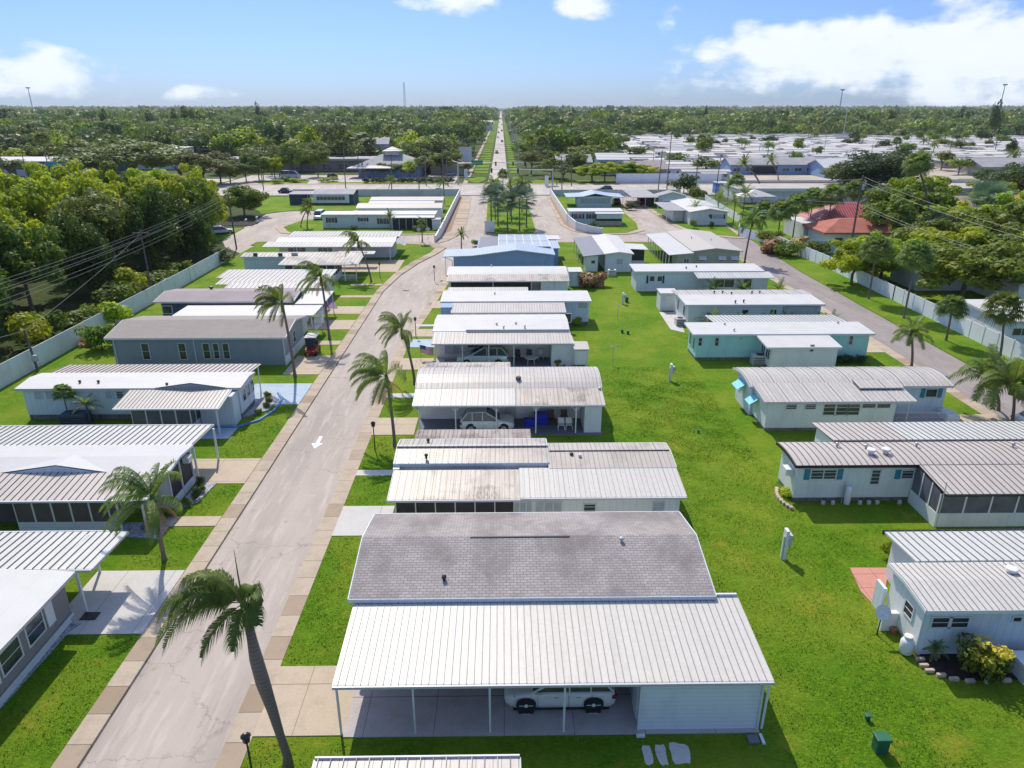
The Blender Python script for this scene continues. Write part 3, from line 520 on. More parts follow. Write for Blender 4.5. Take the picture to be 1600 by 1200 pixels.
# ---- fifth ----
h=home('pale blue home with white flat roof and narrow cream porch roof, fifth from the front',-7.1,77.5)
p=prof('flat',80.9,85.2,2.95,.08,.2); walls(h,-7.0,10.2,80.95,85.0,p,M['s_lblue'],skirt=M['brick'],sh=.35); roof(h,-7.05,10.3,p,M['mem'],ox=.12,fascia=T); MB().box(-7.0,-5.75,78.6,80.94,0,2.8).build('porch_wall',M['s_blue'],h)
lean(h,-5.75,7.2,77.5,2.5,80.6,2.82,'m_cream',.3); MB().box(-5.6,7.0,78.1,80.9,0,2.45).build('porch_wall',M['s_white'],h); ax,az=aty(903,471,80.95); bx_,bz=aty(918,482,80.95); win(h,ax,bx_,bz,az,80.95,pane='blind')
for u in np.arange(-5,6.5,1.9): win(h,u,u+1.5,1.1,2.2,78.1,n=2)
vpx(h,[(773,459)],3.05); 
# ---- sixth ----
h=home('home with glaring white roof, stained porch roof and dark open porch, sixth from the front',-7.4,93)
p=prof('arch',95.7,100.8,2.75,.45,.15); walls(h,-7.3,8.8,95.9,100.6,p,M['s_white']); roof(h,-7.4,8.9,p,M['mem'],ox=.05,fascia=M['gutter']); lean(h,-7.3,8.95,93.0,2.5,95.7,2.82,'m_stain',.3)
MB().box(-6.9,3.9,94.3,94.4,0,2.5).build('screen',M['screen'],h); posts(h,[(x,93.1) for x in (-6.9,-1.2,3.9)],2.45); MB().box(5.2,8.8,93.2,95.6,0,2.45).build('storage_room',M['s_carp'],h); MB().box(7,7.04,93.12,93.19,0,2.4).build('corner_trim',M['gutter'],h)  # dark sheet set in the open porch stands in for its shade
struct('carport_floor',MB().box(-7,8.8,92.9,95.8,-.1,.05),M['slab']); lean(h,-6.9,3.3,88.8,2.2,90.2,2.35,'m_white',.6,name='awning_roof'); posts(h,[(-6.7,88.95),(3.1,88.95),(-6.7,90.1),(3.1,90.1)],2.18); vpx(h,[(768,416)],3.2)
s=thing('garden_shed','white metal garden shed beside the lawn, right of the glaring white roof','shed',(9.5,99,0)); x,y=at(890,435); p=[(100.0,2.2),(102.6,2.3)]; walls(s,9.6,11.4,100.2,102.4,p,M['s_carp']); roof(s,9.6,11.4,p,M['mem'],ox=.1); MB().box(10.1,10.9,100.12,100.19,.05,1.95).build('door',M['white'],s)
# ---- seventh: blue ----
h=home('blue home at the bend with peaked blue-grey front and pale panelled roof behind',-9,107)
pf=[(108.1,3.1),(112.5,3.25)]
b=MB(); gx=[-8.9,-4.5,2.2,8.1]; gz=[2.95,3.1,3.95,3.2]
for i in range(3):
    a,c,za,zc=gx[i],gx[i+1],gz[i],gz[i+1]; b.add([(a,107.4,za),(c,107.4,zc),(c,113,zc+.05),(a,113,za+.05),(a,107.4,za-.12),(c,107.4,zc-.12),(c,113,zc-.07),(a,113,za-.07)],[(0,1,2,3),(7,6,5,4),(4,5,1,0),(3,2,6,7),(0,3,7,4),(1,5,6,2)])
b.build('roof',M['m_blue'],h); MB().add([(-7.4,108.2,0),(8,108.2,0),(8,108.2,3.1),(2.2,108.2,3.85),(-4.5,108.2,2.98),(-7.4,108.2,2.9),(-7.4,113,0),(8,113,0),(8,113,3.1),(2.2,113,3.85),(-4.5,113,2.98),(-7.4,113,2.9)],[(5,4,3,2,1,0),(6,7,8,9,10,11),(0,1,7,6),(1,2,8,7),(0,6,11,5)]).build('wall',M['s_blue'],h)
posts(h,[(-8.6,107.6)],2.9); MB().tube([(-8.8,107.4,2.9),(-7.6,108,2.2),(-7.5,108.1,.1)],.06,6).build('downspout',M['white'],h)
p=[(113,3.15),(124.6,3.0)]; walls(h,-4,9,113,124,p,M['s_blue']); roof(h,-3.6,9.2,p,M['m_blue'],ox=.1,pitch=.4,name='rear_roof'); xa,_=at(782,370,3.2); xb,_=at(847,372,3.2)
b=MB(); P=[(112.2,3.55),(125.2,3.3)]; b.strip(xa-.3,xb+.8,P,.1); r=b.build('panelled_roof',M['panel'],h); b=MB()
for i in range(7): x=xa-.3+(xb-xa+1.1)*i/6; b.strip(x-.05,x+.05,[(y,z+.05) for y,z in P],.045)
for t in (0,.45,1): y=112.2+13*t; z=3.55-.25*t; b.box(xa-.3,xb+.8,y-.06,y+.06,z+.006,z+.06)
b.build('frame',M['white'],r); roof(h,xb+.9,9.9,[(121,3.2),(125,3.2)],M['mem'],'rear_roof',ox=0); roof(h,-3.7,xa-.5,[(113.3,3.3),(124.4,3.1)],M['m_grey'],'rear_roof',ox=0)
# ---- left row, nearest: grey walled home, glaring white roof ----
h=home('cropped grey home in the lower left corner with white roof and tall windows',-21.2,20)
X=-21.25; b=MB(); 
rf=MB().prism([(X,14),(X+.35,29.3),(-25.2,29.6),(-30,29.6),(-30,14)],2.75,2.9); rf.build('roof',M['mem'],h); MB().box(-30,-21.55,14,29.2,.5,2.76).build('wall',M['s_taupe'],h); MB().box(-29.9,-21.6,14.1,29.1,-.05,.52).build('skirting',M['white'],h); MB().box(-21.5,-21.42,14,29.2,.42,.56).build('trim_band',T,h)
for a,c in ((24.2,25.6),(26.0,27.3)): win(h,a,c,1.1,2.3,-21.55,'E',1,bars=1)
for a,c in ((20.2,21.6),(22.0,23.3)): win(h,a,c,1.1,2.3,-21.55,'E',1,bars=1)
for a in (23.75,27.75,21.75,19.8): MB().box(-21.545,-21.5,a-.28,a+.28,1.05,2.35).build('shutter',M['white'],h)
# its carport behind
b=lean(h,-30,-20.4,29.75,2.72,33.35,2.55,'m_wide',.42,rh=.06,name='carport_roof'); MB().box(-30,-21.45,33.36,33.44,2.4,2.57).build('gutter',M['trim'],h)
c=at(155,893); posts(h,[(c[0]+.1,33.2),(-21.3,29.9)],2.5,s=.06); MB().box(-23.6,-22,28.9,29.1,.6,2.6).build('roller_awning',M['white'],h)
MB().tube([(-22.35,29.6,2.35),(-22.35,33,2.3)],.32,14).build('rolled_shade',M['gutter'],h)
# ---- left row second ----
h=home('wide home with brown screened porch beside the leaning palm, left of the road',-21,37)
b=MB(); p=[(39.75,2.75),(41.5,2.98),(43.5,2.8)]; walls(h,-37,-21.2,40.0,43.3,p,M['s_white']); r=roof(h,-38,-21.1,p,M['mem2'],ox=.15,fascia=M['s_lblue'])
b=MB(); b.add([(-31.5,39.7,2.77),(-27.8,39.7,3.3),(-24.6,39.7,2.77),(-27.8,41.7,3.03)],[(0,1,3),(1,2,3),(0,3,2)]); b.build('roof_peak',M['mem2'],h); MB().add([(-31.2,39.68,2.72),(-24.9,39.68,2.72),(-27.8,39.68,3.24),(-31.2,39.74,2.72),(-24.9,39.74,2.72),(-27.8,39.74,3.24)],[(0,1,2),(5,4,3)]).build('gable_end',M['s_lblue'],h)
lean(h,-38,-20.75,47.1,2.55,43.5,2.85,'m_wide',.42,rh=.06,gut='white',name='rear_roof') if 0 else roof(h,-38,-20.95,[(43.55,2.78),(47.1,2.6)],M['m_wide'],'carport_roof',.42,.07,rh=.06,ox=.02,rw=.04)
MB().box(-38,-20.9,47.12,47.2,2.45,2.63).build('gutter',T,h); posts(h,[(-20.75,46.6),(-21,43.6)],2.55,s=.06); MB().box(-37,-22.5,43.32,44.6,0,2.6).build('porch_wall',M['s_white'],h)
MB().box(-21.25,-21.19,40.1,43.3,.55,2.65).build('screen',M['screen'],h)
for y in (40.0,41.6,43.3): MB().box(-21.19,-21.1,y-.05,y+.05,0,2.7).build('frame_post',T,h)
MB().box(-21.19,-21.12,40.1,43.25,.0,.55).build('kick_wall',M['s_white'],h); MB().box(-21.18,-20.75,42.2,42.75,2.05,2.45).build('air_conditioner',M['white'],h)
lean(h,-33.5,-21.1,36.9,2.45,39.7,2.78,'m_widet',.42,rh=.05,gut='white'); xa=at(12,815)[0]; room(h,-29.2,-23.6,37.2,39.9,2.4,.75,5,'screenb','s_white',2,2.7,2); posts(h,[(-21.5,37.1),(-23.0,37.1) ],2.42,s=.05); MB().box(-37,-29.2,38.4,40,0,2.6).build('porch_wall',M['screenb'],h)
# ---- left row third: pale blue with porch ----
h=home('pale blue home with white roof, screened front porch and curved blue drive',-21.4,51)
p=[(53.85,2.85),(56.0,3.05),(57.5,2.85)]; walls(h,-39,-21.5,54.1,57.4,p,M['s_lblue'],skirt=M['brick']); roof(h,-39.2,-21.45,p,M['mem'],ox=.18,fascia=M['gutter'])
b=MB(); b.add([(-28.2,53.8,2.87),(-25.2,53.8,3.3),(-22.3,53.8,2.87),(-25.2,56.0,3.06)],[(0,1,3),(1,2,3),(0,3,2)]); b.build('roof_peak',M['mem'],h); MB().add([(-27.9,53.78,2.83),(-22.6,53.78,2.83),(-25.2,53.78,3.24),(-27.9,53.84,2.83),(-22.6,53.84,2.83),(-25.2,53.84,3.24)],[(0,1,2),(5,4,3)]).build('gable_end',M['s_grey'],h)
roof(h,-38.6,-21.65,[(57.55,2.84),(60.3,2.6)],M['m_widet'],'rear_roof',.42,.07,rh=.06,ox=.02,rw=.04); posts(h,[(-21.9,60.1),(-21.9,57.7),(-28,60.1),(-34,60.1)],2.55)
lean(h,-30.1,-21.95,50.85,2.35,53.75,2.75,'m_cream',.3,gut='white'); room(h,-29.0,-24.4,51.2,54.0,2.3,.7,4,'screeng','s_white',2,2.6,3); MB().box(-24.3,-21.6,52.7,54.05,0,2.55).build('porch_wall',M['s_lblue'],h); posts(h,[(-22.3,51.1)],2.3,s=.06)
wpx(h,52,611,68,624,54.1,bars=2,pane='blind'); wpx(h,70,611,86,624,54.1,bars=2,pane='blind'); wpx(h,163,611,178,623,54.1,bars=2,pane='blind'); wpx(h,180,611,195,623,54.1,bars=2)
for a in (54.6,55.6,56.6): win(h,a,a+.8,1.2,2.3,-21.5,'E',1)
vpx(h,[(125,598),(154,598),(261,602)],2.95,m='black')
struct('path',MB().box(-24.3,-21.3,50.2,52.6,-.1,.05),M['driveb'])
# ---- left row fourth: big grey siding home ----
h=home('tall blue-grey sided home with beige shingle roof and white framed windows',-21.3,67)
p=[(66.75,3.05),(70.7,3.75),(74.6,3.05)]; walls(h,-38.4,-21.6,67.15,74.2,p,M['s_grey']); roof(h,-38.6,-21.5,p,M['shin2'],ox=.25,fascia=T)
for a,c in ((219,237),(277,294)): wpx(h,a,536,c,562,67.15,bars=1,pane='glass')
for a,c in ((315,331),(331,345),(346,361)): wpx(h,a,536,c,561,67.15,bars=1)
MB().tube([(at(306,540,2)[0],67.08,2.9),(at(306,540,2)[0],67.08,.1)],.05,6).build('downspout',M['white'],h); MB().tube([(-38.2,67.08,2.9),(-38.2,67.08,.1)],.05,6).build('downspout',M['white'],h)
MB().box(-21.595,-21.53,67.15,74.2,0,.9).build('kick_wall',M['s_white'],h); win(h,70.3,71.3,1.2,2.5,-21.6,'E',1,bars=1); MB().box(-21.66,-21.56,67.08,67.14,0,3).build('corner_trim',T,h); vpx(h,[(203,508)],3.3,1,'flagw'); vpx(h,[(211,505)],3.4)
b=MB().box(-36,-20.6,75.3,79.6,2.75,2.87); b.build('rear_roof',M['mem'],h); walls(h,-35.8,-22.5,75.3,79.2,[(75,2.8),(80,2.8)],M['s_white']); posts(h,[(-20.9,75.6),(-20.9,79.3)],2.74)
b=MB()
for i in range(12):
    for j in range(10):
        if (i*7+j*5)%9: b.box(-20.66,-20.63,75.5+i*.33,75.72+i*.33,.9+j*.18,1.02+j*.18)
b.build('lattice_panel',M['white'],h)
# ---- left row fifth ----
h=home('home with smooth pinkish-grey roof behind the tall blue-grey home',-24.2,80.6)
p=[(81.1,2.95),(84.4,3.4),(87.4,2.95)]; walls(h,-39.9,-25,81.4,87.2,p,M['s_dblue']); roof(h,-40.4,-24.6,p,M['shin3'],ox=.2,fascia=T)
for a in (252,298,334,354): x,z=aty(a,475,81.4); win(h,x,x+1.2,1.4,2.4,81.4)
roof(h,-24.3,-20.9,[(81.2,2.6),(86.8,2.75)],M['mem'],'carport_roof',ox=0); posts(h,[(-21.1,81.4),(-21.1,86.6),(-22.6,81.4)],2.6); vpx(h,[(330,450),(407,450)],3.3,1,'black')
# ---- left row sixth ----
h=home('home with broad cream ribbed roof sections beside the second tall palm',-24,89)
for (yl,zl,yh,zh,xa,xb,m) in ((88.2,2.8,90.4,3.0,-35,-22.5,'m_white'),(90.5,2.75,93.6,2.95,-37,-23.2,'m_cream'),(93.7,2.9,98.2,3.05,-38,-22.9,'m_white')): roof(h,xa,xb,[(yl,zl),(yh,zh)],M[m],'roof',.6,.08,rh=.05,ox=0,rw=.04)
walls(h,-34.8,-23.6,88.6,98,[(88,2.7),(99,2.9)],M['s_white']); posts(h,[(-22.7,88.4),(-22.7,90.2)],2.8); MB().add([(-24.5,88.5,2.0),(-22.2,88.5,2.0),(-23.3,88.5,2.8)],[(0,1,2)])
# ---- left row seventh ----
h=home('pale home with weathered brown ribbed roofs and white railed porch by the palm',-22,102)
p=[(108.8,2.75),(110.8,3.0),(112.4,2.8)]; walls(h,-39.6,-27,109,112.2,p,M['s_lblue']); roof(h,-39.8,-21.4,p,M['m_stain'],pitch=.6,ox=.1,rh=.05,fascia=T)
lean(h,-32.8,-21.2,103.8,2.55,108.6,2.85,'m_stain',.6); room(h,-32,-24.6,104.2,108.6,2.45,.9,6,'screen','s_white',2,2.7,3); posts(h,[(-21.5,104),(-23.2,104)],2.5)
b=MB(); b.box(-24.5,-21.4,103.95,104.02,.9,.98); [b.box(x,x+.04,103.97,104.0,.1,.9) for x in np.arange(-24.4,-21.4,.18)]; b.build('railing',M['white'],h)
for a,c in ((395,403),(434,442)): wpx(h,a,395,c,401,109)
wpx(h,455,395,466,401,109,pane='blind')
# ---- left row eighth ----
h=home('mint-white ribbed roof home with open carport at the branch street corner',-17.5,119)
p=prof('arch',121.8,126.6,2.7,.5,.1); walls(h,-38,-18.6,122,126.4,p,M['s_lblue']); roof(h,-38.2,-18.3,p,M['m_white'],pitch=.6,ox=.1,rh=.05,fascia=T)
roof(h,-38,-18.1,[(126.8,2.75),(131.5,2.95)],M['m_white'],'rear_roof',.6,.08,rh=.05,ox=0); lean(h,-39.6,-18.2,118.2,2.55,121.7,2.8,'m_white',.6)
posts(h,[(x,118.4) for x in (-34,-28,-24,-18.6)],2.5); MB().box(-37.5,-26,120.2,121.9,0,2.5).build('porch_wall',M['s_white'],h); win(h,-36,-33,1.1,2.2,120.2,n=3); win(h,-31,-28.5,1.1,2.2,120.2,n=3)
lean(h,-26.5,-20.5,113.8,2.2,115.6,2.3,'m_white',.6,name='awning_roof'); posts(h,[(-26.2,114),(-23.6,114),(-22.9,114)],2.18); MB().add([(-18.0,121.5,2.8),(-16.6,122.2,1.9),(-16.6,125.5,1.9),(-18.0,126,2.8),(-18.0,121.5,2.75),(-16.6,122.2,1.85),(-16.6,125.5,1.85),(-18.0,126,2.75)],[(0,1,2,3),(7,6,5,4),(0,4,5,1),(1,5,6,2),(2,6,7,3)]).build('awning',M['m_white'],h)
# ---- homes north of the branch street (left) ----
def box_home(label,pxs,h0=2.9,dep=4.6,wallm='s_mint',roofm='mem',kind='flat',rise=.06,wins=(),shut=None,pitch=0,skirt=None,parts=True,awn=None,pane='glass'):
    """pxs: roof front eave left px, right px, y px of the eave"""
    (xa,ya),(xb,yb)=at(pxs[0],pxs[2],h0),at(pxs[1],pxs[2],h0); y=(ya+yb)/2
    h=home(label,xa,y); p=prof(kind,y+.25,y+dep,h0,rise,.25); walls(h,xa+.25,xb-.25,y+.25,y+dep,p,M[wallm],skirt=M[skirt] if skirt else None); roof(h,xa+.1,xb-.1,p,M[roofm],ox=.1,fascia=M['trim'],pitch=pitch,rh=.05)
    for (a,c,t,bb) in wins: wpx(h,a,t,c,bb,y+.25,n=2 if c-a>8 else 1,shut=shut,awn=awn,pane=pane)
    return h,xa,xb,y
h,xa,xb,y=box_home('long grey-green home with flat white roof north of the branch street',(501,680,335),2.9,5,'s_mint','mem',wins=((512,524,340,348),(562,573,340,346),(592,605,341,350)),shut='navy'); 
xc=at(614,335,2.9)[0]; MB().box(xc,xb-.3,y-1.6,y+.2,0,2.5).build('porch_wall',M['screen'],h); lean(h,xc-.2,xb-.1,y-1.9,2.5,y,2.75,'mem',0)
for u in np.linspace(xc,xb-.3,7): MB().box(u-.05,u+.05,y-1.68,y-1.61,0,2.5).build('frame_post',T,h)
s=thing('garden_shed','small cream shed at the right end of the grey-green home','shed',(-14,150.5,0)); p=[(151,2.2),(153.4,2.25)]; walls(s,-14.6,-12.9,151.2,153.2,p,M['s_mint']); roof(s,-14.6,-12.9,p,M['memt'],ox=.08); MB().box(-14.2,-13.4,151.12,151.19,.05,1.9).build('door',M['white'],s)
h,xa,xb,y=box_home('home with arched cream roof, rounded white end beside the entrance wall',(557,690,325),2.9,6,'s_white','memt','arch',.7)
h,xa,xb,y=box_home('home with long brown-shaded porch and cream roof near the highway wall',(578,692,313),2.9,6,'s_pan','memt','gable',.5,pitch=0); lean(h,xa,xb-2,y-3,2.5,y,2.8,'mem2',0); MB().box(xa+.3,xb-5,y-.2,y+.2,0,2.7).build('porch_wall',M['mulcho'],h); posts(h,[(xa+.3+i*4,y-2.8) for i in range(5)],2.45)
h,xa,xb,y=box_home('navy-trimmed home with wide white framed window and flag by the highway wall',(487,552,303),2.8,8,'s_dblue','roofgrey','gable',.8); MB().box(xa+.4,xb-1.2,y-.3,y+.2,.5,2.6).build('porch_wall',M['s_white'],h); win(h,xa+1.2,xb-2.2,1.2,2.2,y-.3,n=8,name='window'); win(h,xa+1.2,xb-2.2,2.25,2.5,y-.3,n=1)
x2=at(450,303,2.8)[0]; roof(h,x2,xa,[(y,2.75),(y+6,2.95)],M['roofgrey'],'carport_roof',ox=.1); MB().box(x2+.1,x2+4.2,y+.6,y+5.6,0,2.7).build('storage_room',M['s_dblue'],h); posts(h,[(x2+5,y+.4),(xa-.4,y+.4)],2.7)
# ---- homes at the right of the entrance ----
h,xa,xb,y=box_home('small pale blue home with white roof and dark shutters right of the entrance wall',(889,974,330),2.9,4.6,'s_lblue','mem',wins=((896,910,334,342),(919,930,334,342)),shut='navy'); xc=at(931,330,2.9)[0]; MB().box(xc,xb-.4,y-1.6,y+.2,0,1.0).build('kick_wall',M['drive'],h); MB().box(xc+.05,xb-.45,y-1.5,y+.2,1.0,1.6).build('screen',M['screen'],h); MB().box(xc,xb-.4,y-1.62,y-1.52,1.5,2.5).build('roller_shade',M['s_lblue'],h); roof(h,xc-.2,xb-.1,[(y-1.9,2.62),(y-.28,2.75)],M['mem'],'porch_roof',ox=.05)
xa,ya=at(885,308,2.6); xb,_=at(975,308,2.6); h=home('blue-roofed home with long row of porch windows behind the small pale blue home',xa,ya)
b=MB(); g=[(xa,2.6),(xa+4.2,2.75),((xa+xb)/2,3.5),(xb-3.5,2.8),(xb+.2,2.5)]
for (a,za),(c,zc) in zip(g,g[1:]): b.add([(a,ya,za),(c,ya,zc),(c,ya+9,zc),(a,ya+9,za),(a,ya,za-.15),(c,ya,zc-.15),(c,ya+9,zc-.15),(a,ya+9,za-.15)],[(0,1,2,3),(7,6,5,4),(4,5,1,0),(3,2,6,7),(0,3,7,4),(1,5,6,2)])
b.build('roof',M['m_blue'],h); MB().box(xa+3,xb-3,ya+.6,ya+8.5,0,2.7).build('wall',M['s_lblue'],h); win(h,xa+3.6,xb-3.4,.9,2.3,ya+.6,n=7,pane='blind'); posts(h,[(xa+.2,ya+.3),(xb-.2,ya+.3)],2.5)
def gable_home(label,fl,fr,fy,back,h0,rise,wallm,roofm,ox=.3):
    """ridge runs away from the viewer; fl, fr, fy: front eave pixels"""
    xa,ya=at(fl,fy,h0); xb,yb=at(fr,fy,h0); y=ya; h=home(label,xa,y); p=prof('gable',xa+ox,xb-ox,h0,rise,ox)
    walls(h,y+.4,back,xa+ox,xb-ox,p,M[wallm],swap=True); roof(h,y+.2,back,p,M[roofm],ox=.2,swap=True,fascia=T); return h,xa,xb,y
h,xa,xb,y=gable_home('home with dark grey gabled roof and two white awnings near the turning circle',1028,1074,306,192,2.8,1.0,'s_lblue','roofgrey'); 
for a in (1.2,5.2): win(h,xa+a,xa+a+2.6,1.1,2.1,y+.4,n=2,awn='white')
x2=at(986,306,2.7)[0]; roof(h,x2,xa,[(y-1.5,2.6),(y+16,2.75)],M['roofgrey'],'carport_roof',ox=0); posts(h,[(x2+.2,y-1.3+i*3.5) for i in range(5)]+[(x2+3.4,y-1.2)],2.6); MB().box(xa-2.6,xa,y+4,y+15,0,2.6).build('porch_wall',M['s_dblue'],h)
h,xa,xb,y=gable_home('lilac-white home with round-edged white roof and three wall plants',1078,1140,331,176,2.9,.7,'s_carp','mem'); wpx(h,1113,335,1130,342,y+.4,n=1,pane='blind',shut='navy'); x2=at(1045,331,2.7)[0]; roof(h,x2,xa,[(y+4,2.65),(y+18,2.8)],M['roofgrey'],'carport_roof',ox=0); posts(h,[(x2+.2,y+4.2),(x2+.2,y+9),(x2+.2,y+14)],2.6); MB().box(xa-2.2,xa+.2,y+6,y+15,0,2.6).build('porch_wall',M['s_white'],h)
MB().lathe((xa+4.6,y+.36,2.0),[(.35,-.03),(.35,.03)],16,'y').build('wall_plaque',M['wood'],h); MB().box(xa+.32,xb-.32,y+.3,y+.395,0,.35).build('skirting',M['white'],h)
h=home('broad beige home with cream metal carport on a row of thin posts',26.2,110.5)
p=[(29.95,3.0),(33.6,3.45),(37.9,3.0)]; walls(h,111.6,129.4,30.2,37.6,p,M['s_beige'],swap=True); roof(h,111.2,129.8,p,M['memt'],ox=.1,swap=True,fascia=M['memt'])
roof(h,110.3,129.8,[(26.1,2.55),(30.0,2.85)],M['mem2'],'carport_roof',ox=0,swap=True); MB().box(27.6,30.15,110.9,114.5,0,2.6).build('storage_room',M['s_beige'],h); posts(h,[(26.3,111+i*2.1) for i in range(9)],2.5,s=.05); win(h,28.6,29.5,1.1,1.9,110.9,n=2)
for a in (31.2,34.3,36.3): win(h,a,a+1.0,1.3,2.0,111.6,n=1,awn='white')
vents(h,[(32.2,121),(35,119)],3.3)
h=home('pale blue home with half white, half charcoal roof south of the turning circle',12.7,109.4)
p=[(15.85,2.95),(18.1,3.25),(20.4,2.95)]; walls(h,109.8,126,16.1,20.2,p,M['s_lblue'],swap=True,skirt=M['white']); roof(h,109.4,126,p,M['mem'],ox=.1,swap=True,fascia=T); roof(h,109.6,126.5,[(12.6,2.5),(15.9,2.85)],M['m_grey'],'carport_roof',ox=0,swap=True)
MB().box(13.1,15.0,110.2,112.6,0,2.45).build('storage_room',M['s_mint'],h); win(h,13.9,14.6,1.2,1.8,110.2); win(h,17.8,18.9,1.2,2.1,109.8,pane='blind'); posts(h,[(12.8,110+i*4) for i in range(5)],2.5)
roof(h,114,119,[(20.4,2.85),(23.6,2.7)],M['mem'],'porch_roof',ox=0,swap=True); MB().box(20.3,23.2,114.6,118.6,0,.8).build('kick_wall',M['s_white'],h); MB().box(20.3,23.1,114.7,118.5,.8,2.6).build('screen',M['screen'],h)
# ---- right row ----
h=home('white home with black-shuttered double window and striped porch roof at its right end',18.4,96.9)
p=prof('flat',97.2,101.2,2.9,.1,.3); walls(h,18.7,36,97.2,101,p,M['s_lblue'],skirt=M['s_white'],sh=.3); roof(h,18.6,36.2,p,M['mem'],ox=.2,fascia=T); wpx(h,1015,431,1023,440,97.2,shut=None); wpx(h,1027,431,1035,440,97.2,shut=None)
for a in (1011.5,1036.5): x,z=aty(a,436,97.2); MB().box(x-.12,x+.12,97.13,97.19,z-.6,z+.5).build('shutter',M['navy'],h)
lean(h,26.6,37,94.6,2.5,97.0,2.8,'m_wide',.6,gut='white'); MB().box(28.2,36.4,95.2,97.2,0,2.5).build('porch_wall',M['s_lblue'],h); win(h,29,31.8,1.0,2.2,95.2,n=2); win(h,33,34.2,.9,2.2,95.2)
vpx(h,[(1072,419),(1088,417)],3,m='black')
h=home('white home behind a row of small palms, with five black roof vents',21.3,79.1)
p=prof('flat',79.5,83.2,2.85,.1,.3); walls(h,21.6,37,79.5,83.1,p,M['s_white']); roof(h,21.4,37.1,p,M['mem'],ox=.2,fascia=T); p=[(83.6,2.9),(86.5,2.8)]; walls(h,21.6,36.5,83.2,86,p,M['s_white']); roof(h,21.2,37.5,p,M['m_white'],'rear_roof',ox=.1,pitch=.5,rh=.05)
for a in (1165,1209): x,z=aty(a,482,79.5); win(h,x-.4,x+.4,.7,2.2,79.5)
MB().box(32.6,36.9,79.3,79.49,.8,2.5).build('screen',M['blind'],h); vpx(h,[(1116,457),(1129,457),(1143,459),(1175,457),(1187,457),(1149,472),(1162,471)],3.0,m='black'); win(h,84,84.7,.8,2.2,21.6,'W'); win(h,81,81.8,.8,2.2,21.6,'W')
s=thing('garden_shed','white shed standing off the left end of the white home with roof vents','shed',(19.4,85,0)); x0,y0=at(1031,486); p=[(y0,2.3),(y0+2.4,2.35)]; walls(s,x0,x0+2.1,y0+.1,y0+2.3,p,M['s_carp']); roof(s,x0,x0+2.1,p,M['mem'],ox=.1); MB().box(x0+.6,x0+1.5,y0+.02,y0+.09,.05,1.95).build('door',M['white'],s)
# aqua
h=home('aqua home with white roof and white boxed porch room in front',19.2,67.7)
p=prof('flat',68.1,71.3,2.85,.12,.3); walls(h,19.6,37.1,68.1,71.2,p,M['s_aqua'],skirt=M['brick'],sh=.3); roof(h,19.4,37.2,p,M['mem'],ox=.25,fascia=M['s_lblue']); roof(h,22.3,36.5,[(71.65,2.95),(75.3,2.7)],M['m_wide'],'carport_roof',.42,ox=0,rh=.05); posts(h,[(22.6,75.1),(27,75.1),(32,75.1),(36.2,75.1)],2.6)
for a,c,t,bb in ((1091,1097,527,541),(1117,1123,527,541),(1156,1161,527,531),(1191,1209,526,536),(1327,1332,524,539)): wpx(h,a,t,c,bb,68.1,fr='trim',bars=1)
win(h,68.6,69.2,.9,2.2,19.6,'W'); win(h,70.1,70.7,.9,2.2,19.6,'W'); c=at(1206,544,1.7); x,z=aty(1206,543,68.0)
d=MB().lathe((0,0,0),[(.05,.0),(.25,.02),(.36,.09),(.38,.1),(.25,.04),(.05,.02)],16); d.v=[(x+a_,67.85-c_+.3*b_,z+b_) for a_,b_,c_ in d.v]; d.build('satellite_dish',M['black'],h)
xa=at(1188,580)[0]; b=MB(); xa,xb=aty(1198,565,64.9)[0],aty(1306,565,64.9)[0]; p=[(64.6,2.5),(67.9,2.75)]; walls(h,xa+.4,xb,64.9,68.08,p,M['s_white'],name='porch_wall',skirt=M['brick'],sh=.25); roof(h,xa,xb,p,M['mem'],'porch_roof',ox=.2,fascia=T); wpx(h,1266,538,1271,550,64.9,bars=1); win(h,65.3,66.4,.9,2.2,xa+.4,'W',n=2); win(h,66.6,67.7,.9,2.2,xa+.4,'W',n=2); vpx(h,[(1132,507),(1147,516),(1309,505)],2.95)
# R2
h=home('mint-white home with grey-streaked ribbed roof and aqua awnings on its end wall',20.3,50.9)
p=prof('arch',54.0,58.2,2.72,.36,.2); walls(h,20.6,36.8,54.2,58.0,p,M['s_lblue']); roof(h,20.4,36.9,p,M['m_white'],pitch=.42,ox=.12,rh=.05,fascia=T)
p=[(50.85,2.6),(53.95,2.95)]; walls(h,20.8,31.0,51.1,54.15,p,M['s_mint'],skirt=M['brick'],sh=.25); r=roof(h,20.6,32.3,p,M['m_white'],'front_roof',pitch=.42,ox=.1,rh=.05,fascia=M['gutter']); roof(h,28.7,32.3,[(52.7,3.0),(54.1,3.15)],M['m_white'],'front_roof',ox=0,pitch=.42,rh=.05)
wpx(h,1228,629,1245,640,51.1,bars=2); wpx(h,1258,629,1275,640,51.1,bars=2); 
for a,c in ((1287,1305),(1306,1323),(1325,1342)): wpx(h,a,630,c,649,51.1,bars=2)
wpx(h,1347,629,1368,638,51.1); wpx(h,1370,629,1391,638,51.1); wpx(h,1447,607,1463,621,54.2,shut='teal',n=1)
b=MB()
for x in np.arange(32.4,36.9,.16):
    for sg in (-1,1): b.tube([(x,53.0,.15),(x+sg*.3,53.0,.65)],.012,4)
b.box(32.3,37,52.98,53.02,.62,.68); b.build('lattice_fence',M['trim'],h); MB().box(36.3,37.3,52.5,54,.0,.6).build('planter_box',M['white'],h); struct('porch_floor',MB().box(31,37.3,51.2,54.15,-.1,.06),M['slab'])
posts(h,[(32.1,51.2)],2.55,s=.02)
